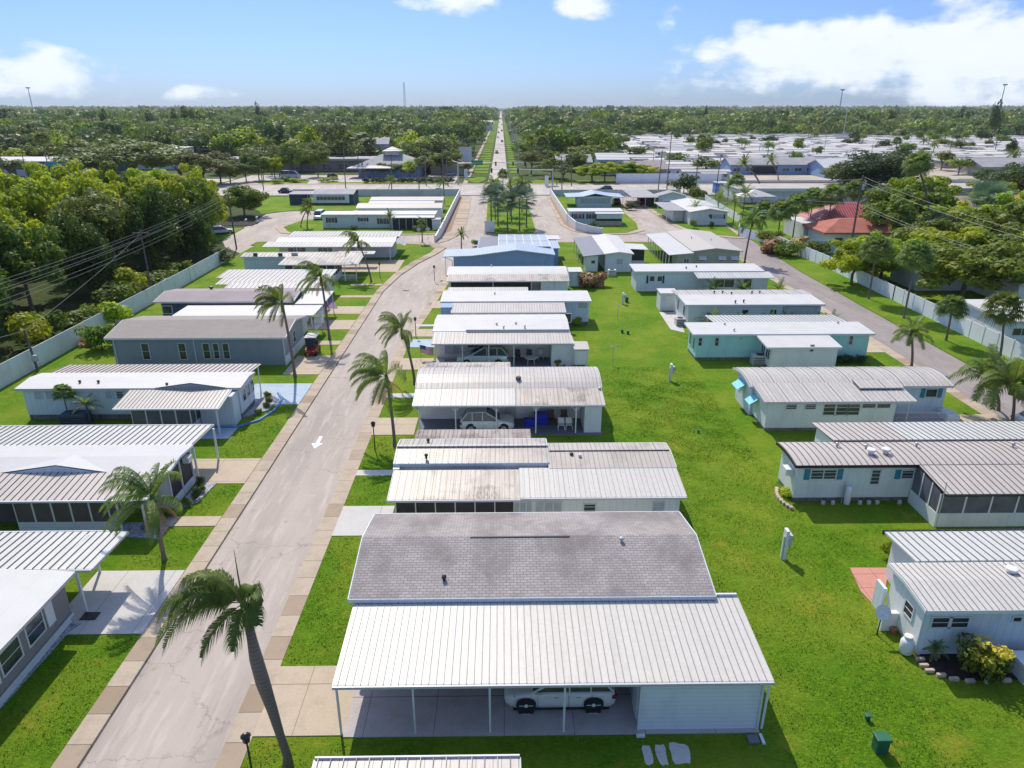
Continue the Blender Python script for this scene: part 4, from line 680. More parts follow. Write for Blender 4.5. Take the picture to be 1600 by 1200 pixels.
for zz,ln,yy in ((2.25,1.5,55.6),(2.0,1.2,52.9)): q=MB(); X0=20.58 if yy>54 else 20.78; q.add([(X0,yy,zz),(X0,yy+ln,zz),(X0-.75,yy+ln,zz-.5),(X0-.75,yy,zz-.5),(X0,yy,zz-.04),(X0,yy+ln,zz-.04),(X0-.75,yy+ln,zz-.54),(X0-.75,yy,zz-.54)],[(0,1,2,3),(7,6,5,4),(3,2,6,7),(0,3,7,4),(1,5,6,2)]); q.build('awning',M['aqua'],h)
win(h,56.9,57.5,1.1,1.9,20.6,'W')
# R1
h=home('mint-white home with teal shutters and big ribbed roof wrapping a screened porch',18.6,37)
p=prof('arch',40.05,43.0,2.85,.16,.2); walls(h,18.9,37,40.2,42.9,p,M['s_mint'],skirt=M['brick'],sh=.3); roof(h,18.7,38,p,M['m_widet'],pitch=.42,ox=.12,rh=.05,fascia=M['black'])
roof(h,22.4,27.5,[(43.2,3.0),(46.7,2.7)],M['m_widet'],'rear_roof',.42,ox=0,rh=.05); roof(h,27.55,38,[(43.2,3.0),(46.7,2.7)],M['m_wide'],'rear_roof',.42,ox=0,rh=.05); walls(h,22.6,36,43.0,46.2,[(43,2.8),(46.8,2.6)],M['s_mint'])
wpx(h,1267,733,1306,749,40.2,n=2,shut='teal',bars=2); wpx(h,1409,734,1427,748,40.2,shut='teal',bars=2); wpx(h,1362,733,1373,757,40.2,bars=3)
lean(h,26.45,38,36.75,2.5,40.0,2.85,'m_widet',.42,rh=.05,gut='black'); room(h,26.4,36,37.1,40.1,2.44,.95,6,'screeng','s_mint',1,2.75,3); vpx(h,[(1308,696),(1353,699)],3.1); vpx(h,[(1361,706),(1384,705)],3.15,1,'flagw'); vpx(h,[(1432,696),(1583,696)],3.1)
MB().box(18.35,18.88,40.6,41.3,1.7,2.15).build('air_conditioner',M['white'],h); MB().tube([(26.2,36.6,.05),(26.2,36.6,3.4)],.025,6).build('antenna_pole',M['galv'],h)
# R0
h=home('pale blue home at the lower right with white ribbed roof and dark sliding windows',19.1,25.9)
p=[(25.9,2.85),(27.8,3.05),(29.3,2.95)]; walls(h,19.35,34,26.2,29.1,p,M['s_lblue'],skirt=M['s_carp'],sh=.35); roof(h,19.2,34,p,M['m_bright'],pitch=.3,ox=.1,fascia=M['white'])
roof(h,20.6,34,[(29.5,2.95),(32.5,2.7)],M['m_wide'],'rear_roof',.42,ox=.05,rh=.05); walls(h,20.9,34,29.1,32.2,[(29,2.8),(32.6,2.55)],M['s_carp']); MB().box(20.5,34,32.52,32.62,2.5,2.74).build('gutter',M['black'],h)
MB().box(19.27,19.345,26.25,29.05,.3,2.75).build('end_panel',M['s_pan'],h); wpx(h,1456,963,1484,981,26.2,bars=1,pane='screen'); wpx(h,1484,963,1512,981,26.2,bars=1,pane='screen'); wpx(h,1582,962,1596,972,26.2,bars=0,pane='screen')
win(h,26.9,27.7,1.35,2.15,19.27,'W',bars=1,pane='screen'); vpx(h,[(1580,893)],3.05,1,'flagw'); MB().box(18.5,19.25,27.9,28.15,.0,1.05).build('door',M['white'],h); MB().box(19.1,19.26,29.2,30.0,.0,1.5).build('door',M['s_lblue'],h)
# ---- buildings along and beyond the highway ----
def bld(name,label,cat,x0,x1,y0,y1,h,kind,rise,wm,rm,over=.5,swap=False,wins=0,wh=(1,2.4),pane='glass',z=-.1):
    o=thing(name,label,cat,((x0+x1)/2,y0,z)); a=(x0,x1,y0,y1) if not swap else (y0,y1,x0,x1)
    p=prof(kind,a[2],a[3],h,rise,over); walls(o,a[0],a[1],a[2],a[3],p,M[wm],z0=z,swap=swap); roof(o,a[0],a[1],p,M[rm],ox=over,swap=swap,th=.25)
    for i in range(wins):
        w=(x1-x0)/wins; win(o,x0+w*(i+.2),x0+w*(i+.8),wh[0],wh[1],y0,n=2,pane=pane)
    return o
def hip(root,x0,x1,y0,y1,z0,z1,m,ins=None,name='roof'):
    ins=ins or min(x1-x0,y1-y0)/2; b=MB(); cx0,cx1=x0+ins,x1-ins; cy0,cy1=y0+min(ins,(y1-y0)/2),y1-min(ins,(y1-y0)/2)
    b.add([(x0,y0,z0),(x1,y0,z0),(x1,y1,z0),(x0,y1,z0),(cx0,cy0,z1),(cx1,cy0,z1),(cx1,cy1,z1),(cx0,cy1,z1),(x0,y0,z0-.3),(x1,y0,z0-.3),(x1,y1,z0-.3),(x0,y1,z0-.3)],[(0,1,5,4),(1,2,6,5),(2,3,7,6),(3,0,4,7),(4,5,6,7),(8,9,1,0),(9,10,2,1),(10,11,3,2),(11,8,0,3),(11,10,9,8)]); return b.build(name,M[m],root)
o=thing('restaurant','blue restaurant with light hipped roof and cupola across the highway','restaurant',(-44,275,0)); MB().box(-53,-30,275,292,-.1,3.6).build('wall',M['s_blue'],o); hip(o,-54.5,-28.5,273.5,293.5,3.9,7.6,'roofgrey',9.2); hip(o,-56,-40,268,277,3.6,4.1,'memt',3,'porch_roof')
MB().box(-43.8,-38.6,281,285.6,7.3,8.8).build('cupola',M['white'],o); hip(o,-44.8,-37.6,280,286.6,8.8,10.3,'memt',3.5,'cupola_roof')
b=MB(); b.add([(-50,274.6,3.2),(-38,274.6,3.2),(-38,272.4,2.4),(-50,272.4,2.4),(-50,274.6,3.1),(-38,274.6,3.1),(-38,272.4,2.3),(-50,272.4,2.3)],[(0,3,2,1),(4,5,6,7),(3,7,6,2)]); b.build('awning',M['brightblue'],o)
for i in range(6): win(o,-52+i*3.6,-50+i*3.6,1,2.6,275,n=1)
o=bld('store','dark blue store with pale roof edge and teal sign at the far left','store',-205,-150,276,300,5.6,'flat',.1,'s_dblue','mem2',.4,wins=9,wh=(.3,2.6),pane='blind'); MB().box(-168,-152,275.5,275.95,3.9,5.4).build('sign_board',plain('teal_sign',(.02,.35,.32),.5,.1),o)
bld('white_building','white block behind the dark blue store, left','building',-165,-135,312,330,8,'flat',.1,'s_white','mem',.2)
o=bld('long_building','long low building with grey fascia roof behind the lot trees','building',-112,-48,300,316,4.6,'flat',.2,'s_taupe','roofgrey',.8,wins=10,wh=(.6,2.8)); MB().box(-112.8,-47.2,299.1,299.19,4.1,4.9).build('fascia',M['memt'],o)
bld('house','pale house with red tiled roof among the far trees','house',-84,-62,400,418,4,'gable',3,'s_beige','redroof2',1,wins=3); bld('house','brown hip roofed house right of the restaurant','house',-27,-14,283,298,3.4,'gable',2.2,'s_beige','rooft',1,True)
bld('house','first grey roofed house right of the far road','house',23,36,300,316,3.4,'gable',2.6,'s_beige','roofgrey',1,wins=3); bld('house','two storey house with white roof right of the far road','house',37,48,282,296,5.6,'gable',2.0,'s_lblue','mem2',.8,wins=3,wh=(3.4,4.8)); bld('house','pinkish roofed house beside the two storey house','house',46,60,268,282,3.2,'gable',2.4,'s_grey','shin3',.8,wins=3)
o=bld('blue_office','long blue building with grey roof right of the far wall','building',88,126,283,296,3.6,'gable',2.2,'s_blue','roofgrey',.6,wins=8); MB().box(96,106,282.9,282.99,.2,3).build('entrance',M['screen'],o)
o=bld('blue_house','blue L-shaped house with pale roof and porch posts by the highway','house',118,150,268,284,3.6,'gable',2.4,'s_blue','mem2',.7,wins=8); posts(o,[(121+i*3.2,266.8) for i in range(9)],3.2,'white',.12)
bld('house','tan ranch house with lawn and shrubs beyond the highway, right','house',180,212,274,290,3.4,'gable',2.6,'s_beige','roofgrey',.8,wins=6); bld('house','lilac house right of the tan ranch house','house',214,246,280,294,3.4,'gable',2.0,'s_carp','mem2',.8,wins=6)
o=thing('warehouse','very long low building with lavender front wall beside the highway','building',(100,197,0)); x0=at(1192,317)[0]; MB().box(x0-6,170,197,212,-.1,3.2).build('wall',M['s_carp'],o); MB().box(x0-6.3,170.3,196.7,212.3,3.2,3.4).build('roof',M['hwy'],o); MB().box(x0-6.3,170.3,196.4,196.69,2.9,3.7).build('parapet',M['s_carp'],o)
for i in range(14): win(o,x0+i*7.5,x0+1.2+i*7.5,1.2,2.1,197,n=1)
o=thing('blue_kiosk','small bright blue building end beside the long lavender building','kiosk',(58,220,0)); xa,ya=at(1120,303); MB().box(xa,xa+3.2,ya,ya+5,-.1,3.0).build('wall',M['brightblue'],o); MB().box(xa-.2,xa+3.4,ya-.2,ya+5.2,3.0,3.15).build('roof',M['mem2'],o); MB().box(xa+.9,xa+1.9,ya-.05,ya-.004,0,2.1).build('door',M['white'],o)
# red roofed house by the fence
o=thing('red_roof_house','white house with bright red metal roof behind the vinyl fence','house',(64,131,0))
x0,y0=at(1293,385); MB().box(58.5,74,128,136,0,3.0).build('wall',M['s_white'],o); hip(o,57.5,75,127,137,3.2,5.0,'redroof2',4.5); MB().box(58,70,137,147,0,3.2).build('wall',M['s_white'],o); hip(o,61,76,137.2,149,3.3,6.6,'redroof',5.8); MB().box(74,82,130,138,0,2.8).build('wall',M['s_white'],o); hip(o,73.5,83,129,139,2.9,4.2,'redroof2',4)
win(o,60,61.5,1.1,2.2,128,n=1); win(o,64.5,66,1.1,2.2,128,n=2)
bld('brown_roof_house','house with brown hipped roof behind the silver palm, right','house',84,104,158,168,3.3,'gable',2.2,'s_beige','rooft',.8,wins=4); bld('house','house with orange tiled roof at the right edge','house',112,126,160,172,3.2,'gable',2.4,'s_beige','rooforange',.8,wins=3)
bld('house','flat white roofed house behind the yard at the right edge','house',66,84,88,104,3.0,'flat',.2,'s_pan','mem2',.4,wins=3); xa,ya=at(1566,540); bld('house','white house with teal roof edge at the right edge beyond the fence','house',xa,xa+10,ya,ya+8,2.8,'flat',.2,'s_pan','mem',.3,wins=3,wh=(1.1,2.0)); bld('lanai','low white building with grey roof behind the fence palms','outbuilding',58,69,97,104,2.6,'flat',.15,'s_white','mem2',.3)
# ================= VEGETATION =================
rs=np.random.RandomState(11)
def mesh_np(name,V,Fq,m):
    me=bpy.data.meshes.new(name); n=len(Fq); k=Fq.shape[1]
    me.vertices.add(len(V)); me.vertices.foreach_set('co',V.astype(np.float32).ravel()); me.loops.add(n*k); me.loops.foreach_set('vertex_index',Fq.astype(np.int32).ravel())
    me.polygons.add(n); me.polygons.foreach_set('loop_start',np.arange(n,dtype=np.int32)*k); me.polygons.foreach_set('loop_total',np.full(n,k,dtype=np.int32)); me.update(calc_edges=True); me.materials.append(m); return me
def leaf_quads(P,Nn,size,rnd,jit=.5):
    """small leaf-cluster faces at points P facing roughly Nn"""
    n=len(P); D=Nn+rnd.randn(n,3)*jit; D/=np.linalg.norm(D,axis=1)[:,None]+1e-9
    A=np.cross(D,rnd.randn(n,3)); A/=np.linalg.norm(A,axis=1)[:,None]+1e-9; B=np.cross(D,A)
    s=(size*(.6+.8*rnd.rand(n)))[:,None]; t=s*(.45+.3*rnd.rand(n))[:,None]
    V=np.stack([P-A*s,P-B*t,P+A*s,P+B*t],1).reshape(-1,3); return V,np.arange(4*n).reshape(n,4)
def crown_mesh(name,m,seed,clumps=26,per=150,leaf=.09,flat=.8,cr=.36,droop=0,low=-.5,top=1.):
    """crown of unit radius centred at the origin: leaf faces in overlapping clumps with gaps between"""
    r=np.random.RandomState(seed); Ps=[];Ns=[]
    for i in range(clumps):
        d=r.randn(3); d/=np.linalg.norm(d); d[2]=max(d[2],low); rad=.4+.62*r.rand()
        if i<clumps*.2: rad*=.4
        c=d*rad*np.array([1,1,flat]); R0=cr*(.7+.6*r.rand())
        n=int(per*(R0/cr)**2); u=r.randn(n,3); u/=np.linalg.norm(u,axis=1)[:,None]; q=R0*(.72+.36*r.rand(n)); p=c+u*q[:,None]*np.array([1,1,.72]); p[:,2]-=droop*r.rand(n)
        Ps.append(p); Ns.append(u+np.array([0,0,.4]))
    V,Q=leaf_quads(np.concatenate(Ps),np.concatenate(Ns),leaf,r); return mesh_np(name,V,Q,m)
def trunk_mesh(name,m,seed,h=1.,r=.05,limbs=5,spread=.55):
    rr=random.Random(seed); b=MB(); b.tube([(0,0,-.1),(rr.uniform(-.03,.03),0,h*.3),(rr.uniform(-.06,.06),rr.uniform(-.06,.06),h*.62)],[r*1.25,r,r*.75],8)
    for i in range(limbs):
        a=2*math.pi*i/limbs+rr.uniform(-.5,.5); s=spread*rr.uniform(.6,1); z0=h*rr.uniform(.32,.55)
        b.tube([(0,0,z0),(math.cos(a)*s*.45,math.sin(a)*s*.45,z0+h*.2),(math.cos(a)*s,math.sin(a)*s,h*rr.uniform(.75,1))],[r*.6,r*.42,r*.12],5)
    me=bpy.data.meshes.new(name); me.from_pydata(b.v,[],b.f); me.materials.append(m); return me
def obj_from(me,name,parent,loc=(0,0,0),sc=(1,1,1),rz=0):
    o=bpy.data.objects.new(name,me); C.objects.link(o); o.parent=parent; o.location=loc; o.scale=sc; o.rotation_euler=(0,0,rz); return o
CM={}
def crowns(key,m,n,**k): CM[key]=[crown_mesh('crown',M[m],hash(key)%97+31*i if 0 else sum(map(ord,key))+31*i,**k) for i in range(n)]
crowns('bright','leafA',3,clumps=72,per=150,leaf=.048,cr=.2,low=-.75)
crowns('mid','leafB',4,clumps=64,per=130,leaf=.05,cr=.21,low=-.6)
crowns('olive','leafC',3,clumps=44,per=150,leaf=.042,cr=.24,flat=.62,low=-.3)
crowns('dark','leafD',2,clumps=44,per=190,leaf=.042,cr=.3,low=-.6)
crowns('vine','vine',2,clumps=70,per=150,leaf=.048,cr=.2,droop=.3,low=-1)
crowns('far','leafB',4,clumps=24,per=46,leaf=.10,cr=.36,low=-.5); crowns('farolive','leafC',3,clumps=24,per=44,leaf=.10,cr=.34,flat=.65,low=-.4); crowns('fardark','leafD',2,clumps=22,per=40,leaf=.12,cr=.38); crowns('farbright','leafA',2,clumps=22,per=44,leaf=.10,cr=.35)
crowns('bush','leafB',2,clumps=16,per=90,leaf=.10,cr=.42,low=-.1); crowns('bushy','ybloom',1,clumps=10,per=40,leaf=.10,cr=.3,low=.2); crowns('bushb','leafA',1,clumps=16,per=80,leaf=.1,cr=.42,low=-.1); crowns('roundt','leafB',1,clumps=60,per=190,leaf=.05,cr=.3,low=-.5); crowns('bushd','leafD',1,clumps=20,per=110,leaf=.08,cr=.42,low=-.4); crowns('dry','dryf',1,clumps=14,per=90,leaf=.16,cr=.4,low=-.5,droop=.2)
TM=[trunk_mesh('trunk',M['bark'],s,1,.045,6) for s in range(3)]
tcount=0
def tree(label,x,y,top,rad,kind='mid',group=None,name='tree',base=None,rz=None,z=0):
    """top = height of the crown top, rad = crown radius; crown bottom from base"""
    global tcount; tcount+=1; t=thing(name,label,'tree',(x,y,z),0,group); lo=top*.25 if base is None else base
    cz=(top+lo)/2; hz=(top-lo)/2; cs=CM[kind]; me=cs[tcount%len(cs)]; rz=random.uniform(0,6.28) if rz is None else rz
    obj_from(me,'crown',t,(0,0,cz),(rad,rad,hz/.95),rz)
    obj_from(TM[tcount%3],'trunk',t,(0,0,0),(rad*.9,rad*.9,cz+hz*.3),rz); return t
# ---- palms ----
def frond_pts(L,az,el,droop,n=12,wind=(0,0)):
    """midrib curve starting at angle el above the horizon, bending down and with the wind"""
    p=np.zeros(3); out=[p.copy()]; d=np.array([math.cos(az)*math.cos(el),math.sin(az)*math.cos(el),math.sin(el)]); w=np.array([wind[0],wind[1],0.])
    for i in range(n):
        t=(i+1)/n; d=d+(np.array([0,0,-1])*droop*t+w*t*.5)/n*2; d/=np.linalg.norm(d); p=p+d*L/n; out.append(p.copy())
    return np.array(out)
def pinnate(V,Fs,L,az,el,droop,wind,rnd,ll=.5,dens=26,wid=.03,hang=.6):
    if wid==.03 and dens>40: wid=.02
    C_=frond_pts(L,az,el,droop,12,wind); b=len(V)
    for i in range(12):      # midrib
        a,c=C_[i],C_[i+1]; r=.028*(1-i/14); s=np.array([0,0,r]); b=len(V); d=c-a; q=np.cross(d,(0,0,1)); q=q/(np.linalg.norm(q)+1e-9)*r
        V.extend([a-q,c-q,c+q,a+q]); Fs.append((b,b+1,b+2,b+3))
    for k in range(dens*2):
        t=.12+.88*(k//2)/(dens-1); f=t*12; i=min(int(f),11); a=C_[i]+(C_[i+1]-C_[i])*(f-i); d=C_[i+1]-C_[i]; d=d/np.linalg.norm(d)
        sd=np.cross(d,(0,0,1.)); sd=sd/(np.linalg.norm(sd)+1e-9); sg=1 if k%2 else -1
        l=ll*(math.sin(math.pi*min(1,.18+t*.75))**.6)*(.8+.4*rnd.rand()); v=sd*sg*(.75+.3*rnd.rand())+d*.55+np.array([wind[0]*.9,wind[1]*.9,.25*rnd.rand()]); v/=np.linalg.norm(v)
        m=a+v*l*.5; e=m+(v*.6+np.array([wind[0]*.5,wind[1]*.5,-hang]))*l*.5; wv=d*wid; b=len(V)
        V.extend([a-wv,a+wv,m+wv,m-wv,e]); Fs.append((b,b+1,b+2,b+3)); Fs.append((b+3,b+2,b+4,b+4))
def fan(V,Fs,az,el,Lp,Rf,rnd,nl=22,droop=.5,wid=.05):
    d=np.array([math.cos(az)*math.cos(el),math.sin(az)*math.cos(el),math.sin(el)]); c=d*Lp; q=np.cross(d,(0,0,1)); q/=np.linalg.norm(q)+1e-9; b=len(V)
    V.extend([-q*.02,c-q*.02,c+q*.02,q*.02]); Fs.append((b,b+1,b+2,b+3)); n=np.cross(q,d)
    for k in range(nl):
        a=(k/(nl-1)-.5)*4.3; v=d*math.cos(a)+q*math.sin(a); l=Rf*(.85+.25*rnd.rand())*(1 if abs(a)<1.6 else .8); m=c+v*l*.6+n*.06; e=c+v*l*.98+np.array([0,0,-droop*l*(.4+.4*rnd.rand())]); w=np.cross(v,n)*wid; b=len(V)
        V.extend([c-w*.3,c+w*.3,m+w,m-w,e]); Fs.append((b,b+1,b+2,b+3)); Fs.append((b+3,b+2,b+4,b+4))
def to_mesh(name,V,Fs,m):
    me=bpy.data.meshes.new(name); me.from_pydata([tuple(v) for v in V],[],[tuple(dict.fromkeys(f)) for f in Fs]); me.materials.append(m); return me
def pcrown(kind,seed,L=2.4,n=18,wind=(0,0),m='frond',ll=.5,dens=26,droop=1.0,R_=1.0,hang=.6):
    r=np.random.RandomState(seed); V=[];Fs=[]
    for i in range(n):
        u=(i+.5)/n; az=(math.pi+1.25*r.randn()) if m=='frond' and abs(wind[0])>1 else 2.4*i+r.rand()*.5
        if kind=='pin': pinnate(V,Fs,L*(.85+.3*r.rand()),az,1.25-1.55*u+r.rand()*.2,droop*(.8+.5*r.rand()),wind,r,ll,dens,hang=hang)
        else: fan(V,Fs,az,1.35-1.9*u,L*(.9+.2*r.rand()),R_,r,droop=droop)
    return to_mesh('crown',V,Fs,M[m])
WN=(-.75,-.15)
PC={'queen':[pcrown('pin',s,2.8,19,(-1.1,-.3),ll=.62,dens=48,droop=1.7,hang=1.5) for s in (1,2,3)],'sabal':[pcrown('fan',s,.9,34,m='frond',R_=.75,droop=.5) for s in (4,5)],
 'date':[pcrown('pin',s,2.1,30,(-.1,0),ll=.42,dens=30,droop=.9,hang=.2) for s in (6,7)],'silver':[pcrown('fan',8,1.5,30,m='frondb',R_=1.25,droop=.15)],'washy':[pcrown('fan',s,1.1,40,m='frond',R_=.9,droop=.8) for s in (9,10)],
 'royal':[pcrown('pin',s,2.3,18,(-.25,0),ll=.7,dens=34,droop=1.5,hang=1.0) for s in (12,13)],'areca':[pcrown('pin',s,1.5,16,(0,0),ll=.4,dens=16,droop=.8,hang=.3) for s in (14,15)],'yellow':[pcrown('pin',17,1.6,18,(0,0),m='frondy',ll=.45,dens=16,droop=.8)]}
r=np.random.RandomState(77); V=[];Fs=[]
for az in (.4,2.6,3.5,4.9): pinnate(V,Fs,1.7,az,-.5,1.6,(-.3,0),r,.4,30,.018,1.6)
DRYQ=to_mesh('dry_fronds',V,Fs,M['dryf'])
pc=0
def palm(label,x,y,h,kind='queen',lean=(0,0),r=.13,sc=1.,group=None,trunkm='ptrunk',z=0,skirt=False,bulge=0,seed=None,rz=None):
    global pc; pc+=1; t=thing('palm_tree',label,'palm tree',(x,y,z),0,group); n=10; pts=[];rr=[]
    for i in range(n+1):
        u=i/n; pts.append((lean[0]*u**1.6,lean[1]*u**1.6,h*u-.05)); rr.append(r*(1.35 if i==0 else 1)*(1-.28*u)+(bulge*math.exp(-((u-.62)/.2)**2)))
    b=MB().tube(pts,rr,9); b.build('trunk',M[trunkm],None).parent=t
    cs=PC[kind]; me=cs[pc%len(cs)]; obj_from(me,'crown',t,(lean[0],lean[1],h-.05),(sc,)*3,(random.uniform(0,6.28) if kind not in('queen',) else 0) if rz is None else rz)
    if kind in('queen','royal'): MB().tube([(lean[0],lean[1],h-.9),(lean[0],lean[1],h-.3),(lean[0]-.03,lean[1],h+.25)],[.15*sc,.17*sc,.06],8).build('crown_shaft',M['frond'],None).parent=t
    if kind=='queen' and pc%2: obj_from(DRYQ,'dry_fronds',t,(lean[0],lean[1],h-.35),(sc,)*3,random.uniform(0,6.28))
    if skirt:
        r_=np.random.RandomState(pc); V=[];Fs=[]
        for i in range(16): fan(V,Fs,2.4*i,-1.0-.4*r_.rand(),.5,.6,r_,droop=1.0)
        obj_from(to_mesh('dry_fronds',V,Fs,M['dryf']),'dry_fronds',t,(lean[0],lean[1],h-.3))
    return t
# the big wind-blown palm in the lower left, frond by frond
t=thing('palm_tree','tall windblown palm in the lower left foreground with a bulging curved trunk','palm tree',(-8.44,20.5,0))
pts=[(0,0,-.05),(.05,0,.6),(-.1,0,1.7),(-.26,.02,3.0),(-.46,.05,4.3),(-.58,.1,5.3),(-.62,.12,6.1),(-.66,.15,6.9)]
MB().tube(pts,[.24,.17,.16,.20,.26,.24,.18,.15],14).build('trunk',M['ptrunk'],None,smooth=True).parent=t
MB().tube([(-.66,.15,6.7),(-.7,.18,7.3),(-.76,.2,7.8)],[.16,.19,.10],12).build('crown_shaft',M['frond'],None,smooth=True).parent=t
MB().tube([(-.76,.2,7.7),(-.84,.35,8.8),(-.9,.5,9.7)],[.035,.025,.008],6).build('spear_leaf',M['frond'],None).parent=t
r=np.random.RandomState(5)
FR=[(2.9,1.1,2.9,2.0),(3.2,.95,3.1,2.2),(3.45,.8,3.4,2.2),(2.7,.8,2.9,2.2),(3.6,.9,3.0,2.3),(3.05,.6,3.2,2.4),(2.5,1.0,2.6,2.2),(3.3,1.2,3.1,2.0),(3.0,.3,2.8,2.0),(3.75,.5,3.3,2.1),(4.1,-.1,2.3,1.6),(4.7,-.5,1.7,1.4),(.2,1.0,1.2,3.2),(5.7,.3,1.2,3.0),(1.2,1.0,1.3,3.0),(3.5,.4,3.6,2.0),(3.15,.75,3.3,2.1),(2.85,.9,2.7,2.4)]
for az,el,L,dr in FR:
    L*=.84 if az<3.4 else .97; V=[];Fs=[]; pinnate(V,Fs,L,az,el,dr,(-.5,-.15),r,.62,74,.017,1.5); o=obj_from(to_mesh('frond',V,Fs,M['frond']),'frond',t,(-.75,.2,7.7))
# other named palms
def palmpx(label,bx,by,tx,ty,h,kind='queen',**k):
    """base pixel and crown-centre pixel with height"""
    x,y=at(bx,by); xt,yt=at(tx,ty,h); return palm(label,x,y,h,kind,lean=(xt-x,max(-1.2,min(1.2,yt-y))),**k)
palmpx('palm with sunlit green windblown crown by the brown screened porch',257,875,238,778,4.6,sc=1.0)
palmpx('tall palm in front of the tall blue-grey home, crown blown left',461,588,432,480,7.6,sc=1.0,r=.14)
palmpx('palm shading the driveway with the white van, broad feathery crown',515,530,495,440,7.2,sc=1.05,r=.14)
palmpx('palm by the road beside the flag, crown over the asphalt',648,600,628,515,5.4,sc=.95)
palmpx('drooping windblown palm on the verge in front of the Y-braced carport home',617,697,604,588,5.4,sc=1.1)
palmpx('palm in front of the railed porch on the left row',580,440,562,376,5.6,sc=1.0); palmpx('small date palm at the road bend before the entrance',721,390,721,366,2.9,'date',sc=.75)
palmpx('small palm at the corner by the road signs',660,378,655,352,4.0,'royal',sc=.6); palmpx('palm in front of the grey-green home windows',611,368,611,336,3.6,'date',sc=.8)
palmpx('left of two drooping palms on the turning island, left street',470,355,464,336,3.8,sc=.7); palmpx('right of two drooping palms on the turning island, left street',480,357,476,322,5.4,sc=.7)
palmpx('thin palm beside the entrance wall, left side',694,318,690,290,5.5,sc=.8); palmpx('palm on the highway verge behind the left wall',607,300,605,284,4.,sc=.75)
# entrance median
G1='palms on the entrance median'
for i,(x,y,h,k,sc,lb) in enumerate([(-2.2,152,6.2,'silver',1.15,'silver fan palm nearest the sign on the entrance median'),(1.2,149.5,5.4,'silver',1.1,'silver palm in the middle front of the entrance median'),(3.7,149.3,6.2,'silver',1.25,'tallest silver palm at the front right of the entrance median'),(5.3,154,6.0,'silver',1.0,'silver palm on the right edge of the entrance median'),(-.8,155.5,6.5,'silver',1.1,'silver palm behind the sign on the entrance median'),
  (-1.5,166,6.5,'date',1.2,'dark date palm left on the entrance median'),(2,172,6,'date',1.1,'date palm in the centre of the entrance median'),(5,178,6.5,'royal',1.2,'feather palm right on the entrance median'),(-2,185,6,'royal',1.1,'feather palm left rear on the entrance median'),(.4,194,7.5,'washy',.8,'tall fan palm at the far end of the entrance median'),(4.6,190,5,'date',1.1,'date palm right rear on the entrance median'),(-2.6,175,4,'areca',1.2,'low bushy palm left on the entrance median'),(2.2,163,4.5,'date',1.1,'low date palm behind the silver palms of the median')]):
    palm(lb,x,y,h,k,sc=sc*(1.08 if k=='silver' else 1.15),group=G1,r=.16 if k=='silver' else .13)
# right side
def palmv(label,a,b,h,kind,**k): x,y=at(a,b); return palm(label,x,y,h,kind,**k)
palmpx('tall drooping palm by the right street behind the beige home',1163,413,1168,342,6.8,'royal',sc=1.25,r=.16); palmpx('fan palm standing above the entrance of the right street',1179,330,1178,290,7.5,'washy',sc=1.15)
palmpx('young palm at the kerb beside the aqua home',1424,573,1424,520,3.4,'royal',sc=.9); palmpx('first tall palm on the verge inside the vinyl fence',1357,467,1369,392,6.6,'washy',sc=1.25,skirt=True)
palmpx('second tall palm on the verge inside the vinyl fence',1412,497,1425,400,7.2,'washy',sc=1.25,skirt=True); palmpx('short dense palm on the verge inside the vinyl fence',1478,532,1488,482,3.9,'washy',sc=.95)
palmpx('palm against the fence at the right edge of the picture',1562,558,1568,483,5.2,'washy',sc=1.15,skirt=True); palmpx('left of two drooping palms at the right edge, over the street',1560,640,1548,590,3.4,'royal',sc=1.25); palmpx('right of two drooping palms at the right edge, over the street',1580,665,1584,600,4.0,'royal',sc=1.35)
palmpx('tall fan palm rising beside the red roof',1452,385,1461,262,14.5,'washy',sc=1.5,r=.2,skirt=True); palmpx('silver fan palm in the yard at the right edge',1552,372,1550,322,6.5,'silver',sc=2.1,r=.25); palmpx('fan palm below the tall palm beside the brown roof',1457,365,1457,318,6,'washy',sc=1.7,skirt=True)
palmpx('stocky date palm in front of the long blue building',1187,291,1186,262,7,'date',sc=1.7,r=.3); palmpx('date palm left of the blue L-shaped house',1216,281,1217,254,6.5,'date',sc=1.5,r=.2)
for i,(a,b,h,s) in enumerate([(1145,352,4.6,1.3),(1120,345,5,1.2),(1160,342,5.5,1.2),(1135,330,6,1.2),(1085,345,3,.9)]):
    palmv(['clump palm behind the lilac-white home, front','clump palm behind the lilac-white home, left','clump palm behind the lilac-white home, right','clump palm behind the lilac-white home, rear','low clump palm at the back of the lilac-white home'][i],a,b,h,'areca',sc=1.6*s,group='palms clumped behind the lilac-white home')
for i,(a,b,h) in enumerate([(1238,375,6.5),(1262,368,7),(1290,372,8),(1215,372,5),(1325,362,8),(1190,362,4)]):
    palmv(['left-hand fan palm left of the red roof','fan palm close to the left of the red roof','tall fan palm in front of the red roof','low fan palm near the street corner planting','fan palm rising behind the red roof','short palm by the pool fence'][i],a,b,h,'washy',sc=1.5,skirt=True,group='palms beyond the fence corner')
for a,b,t_ in ((964,282,'yellow palm'),(870,288,'thin palm at the highway corner')): palmpx(t_+' beyond the highway, right of the lights',a,b,a,b-10,4.2 if a>900 else 6,'yellow' if a>900 else 'washy',sc=1.3)
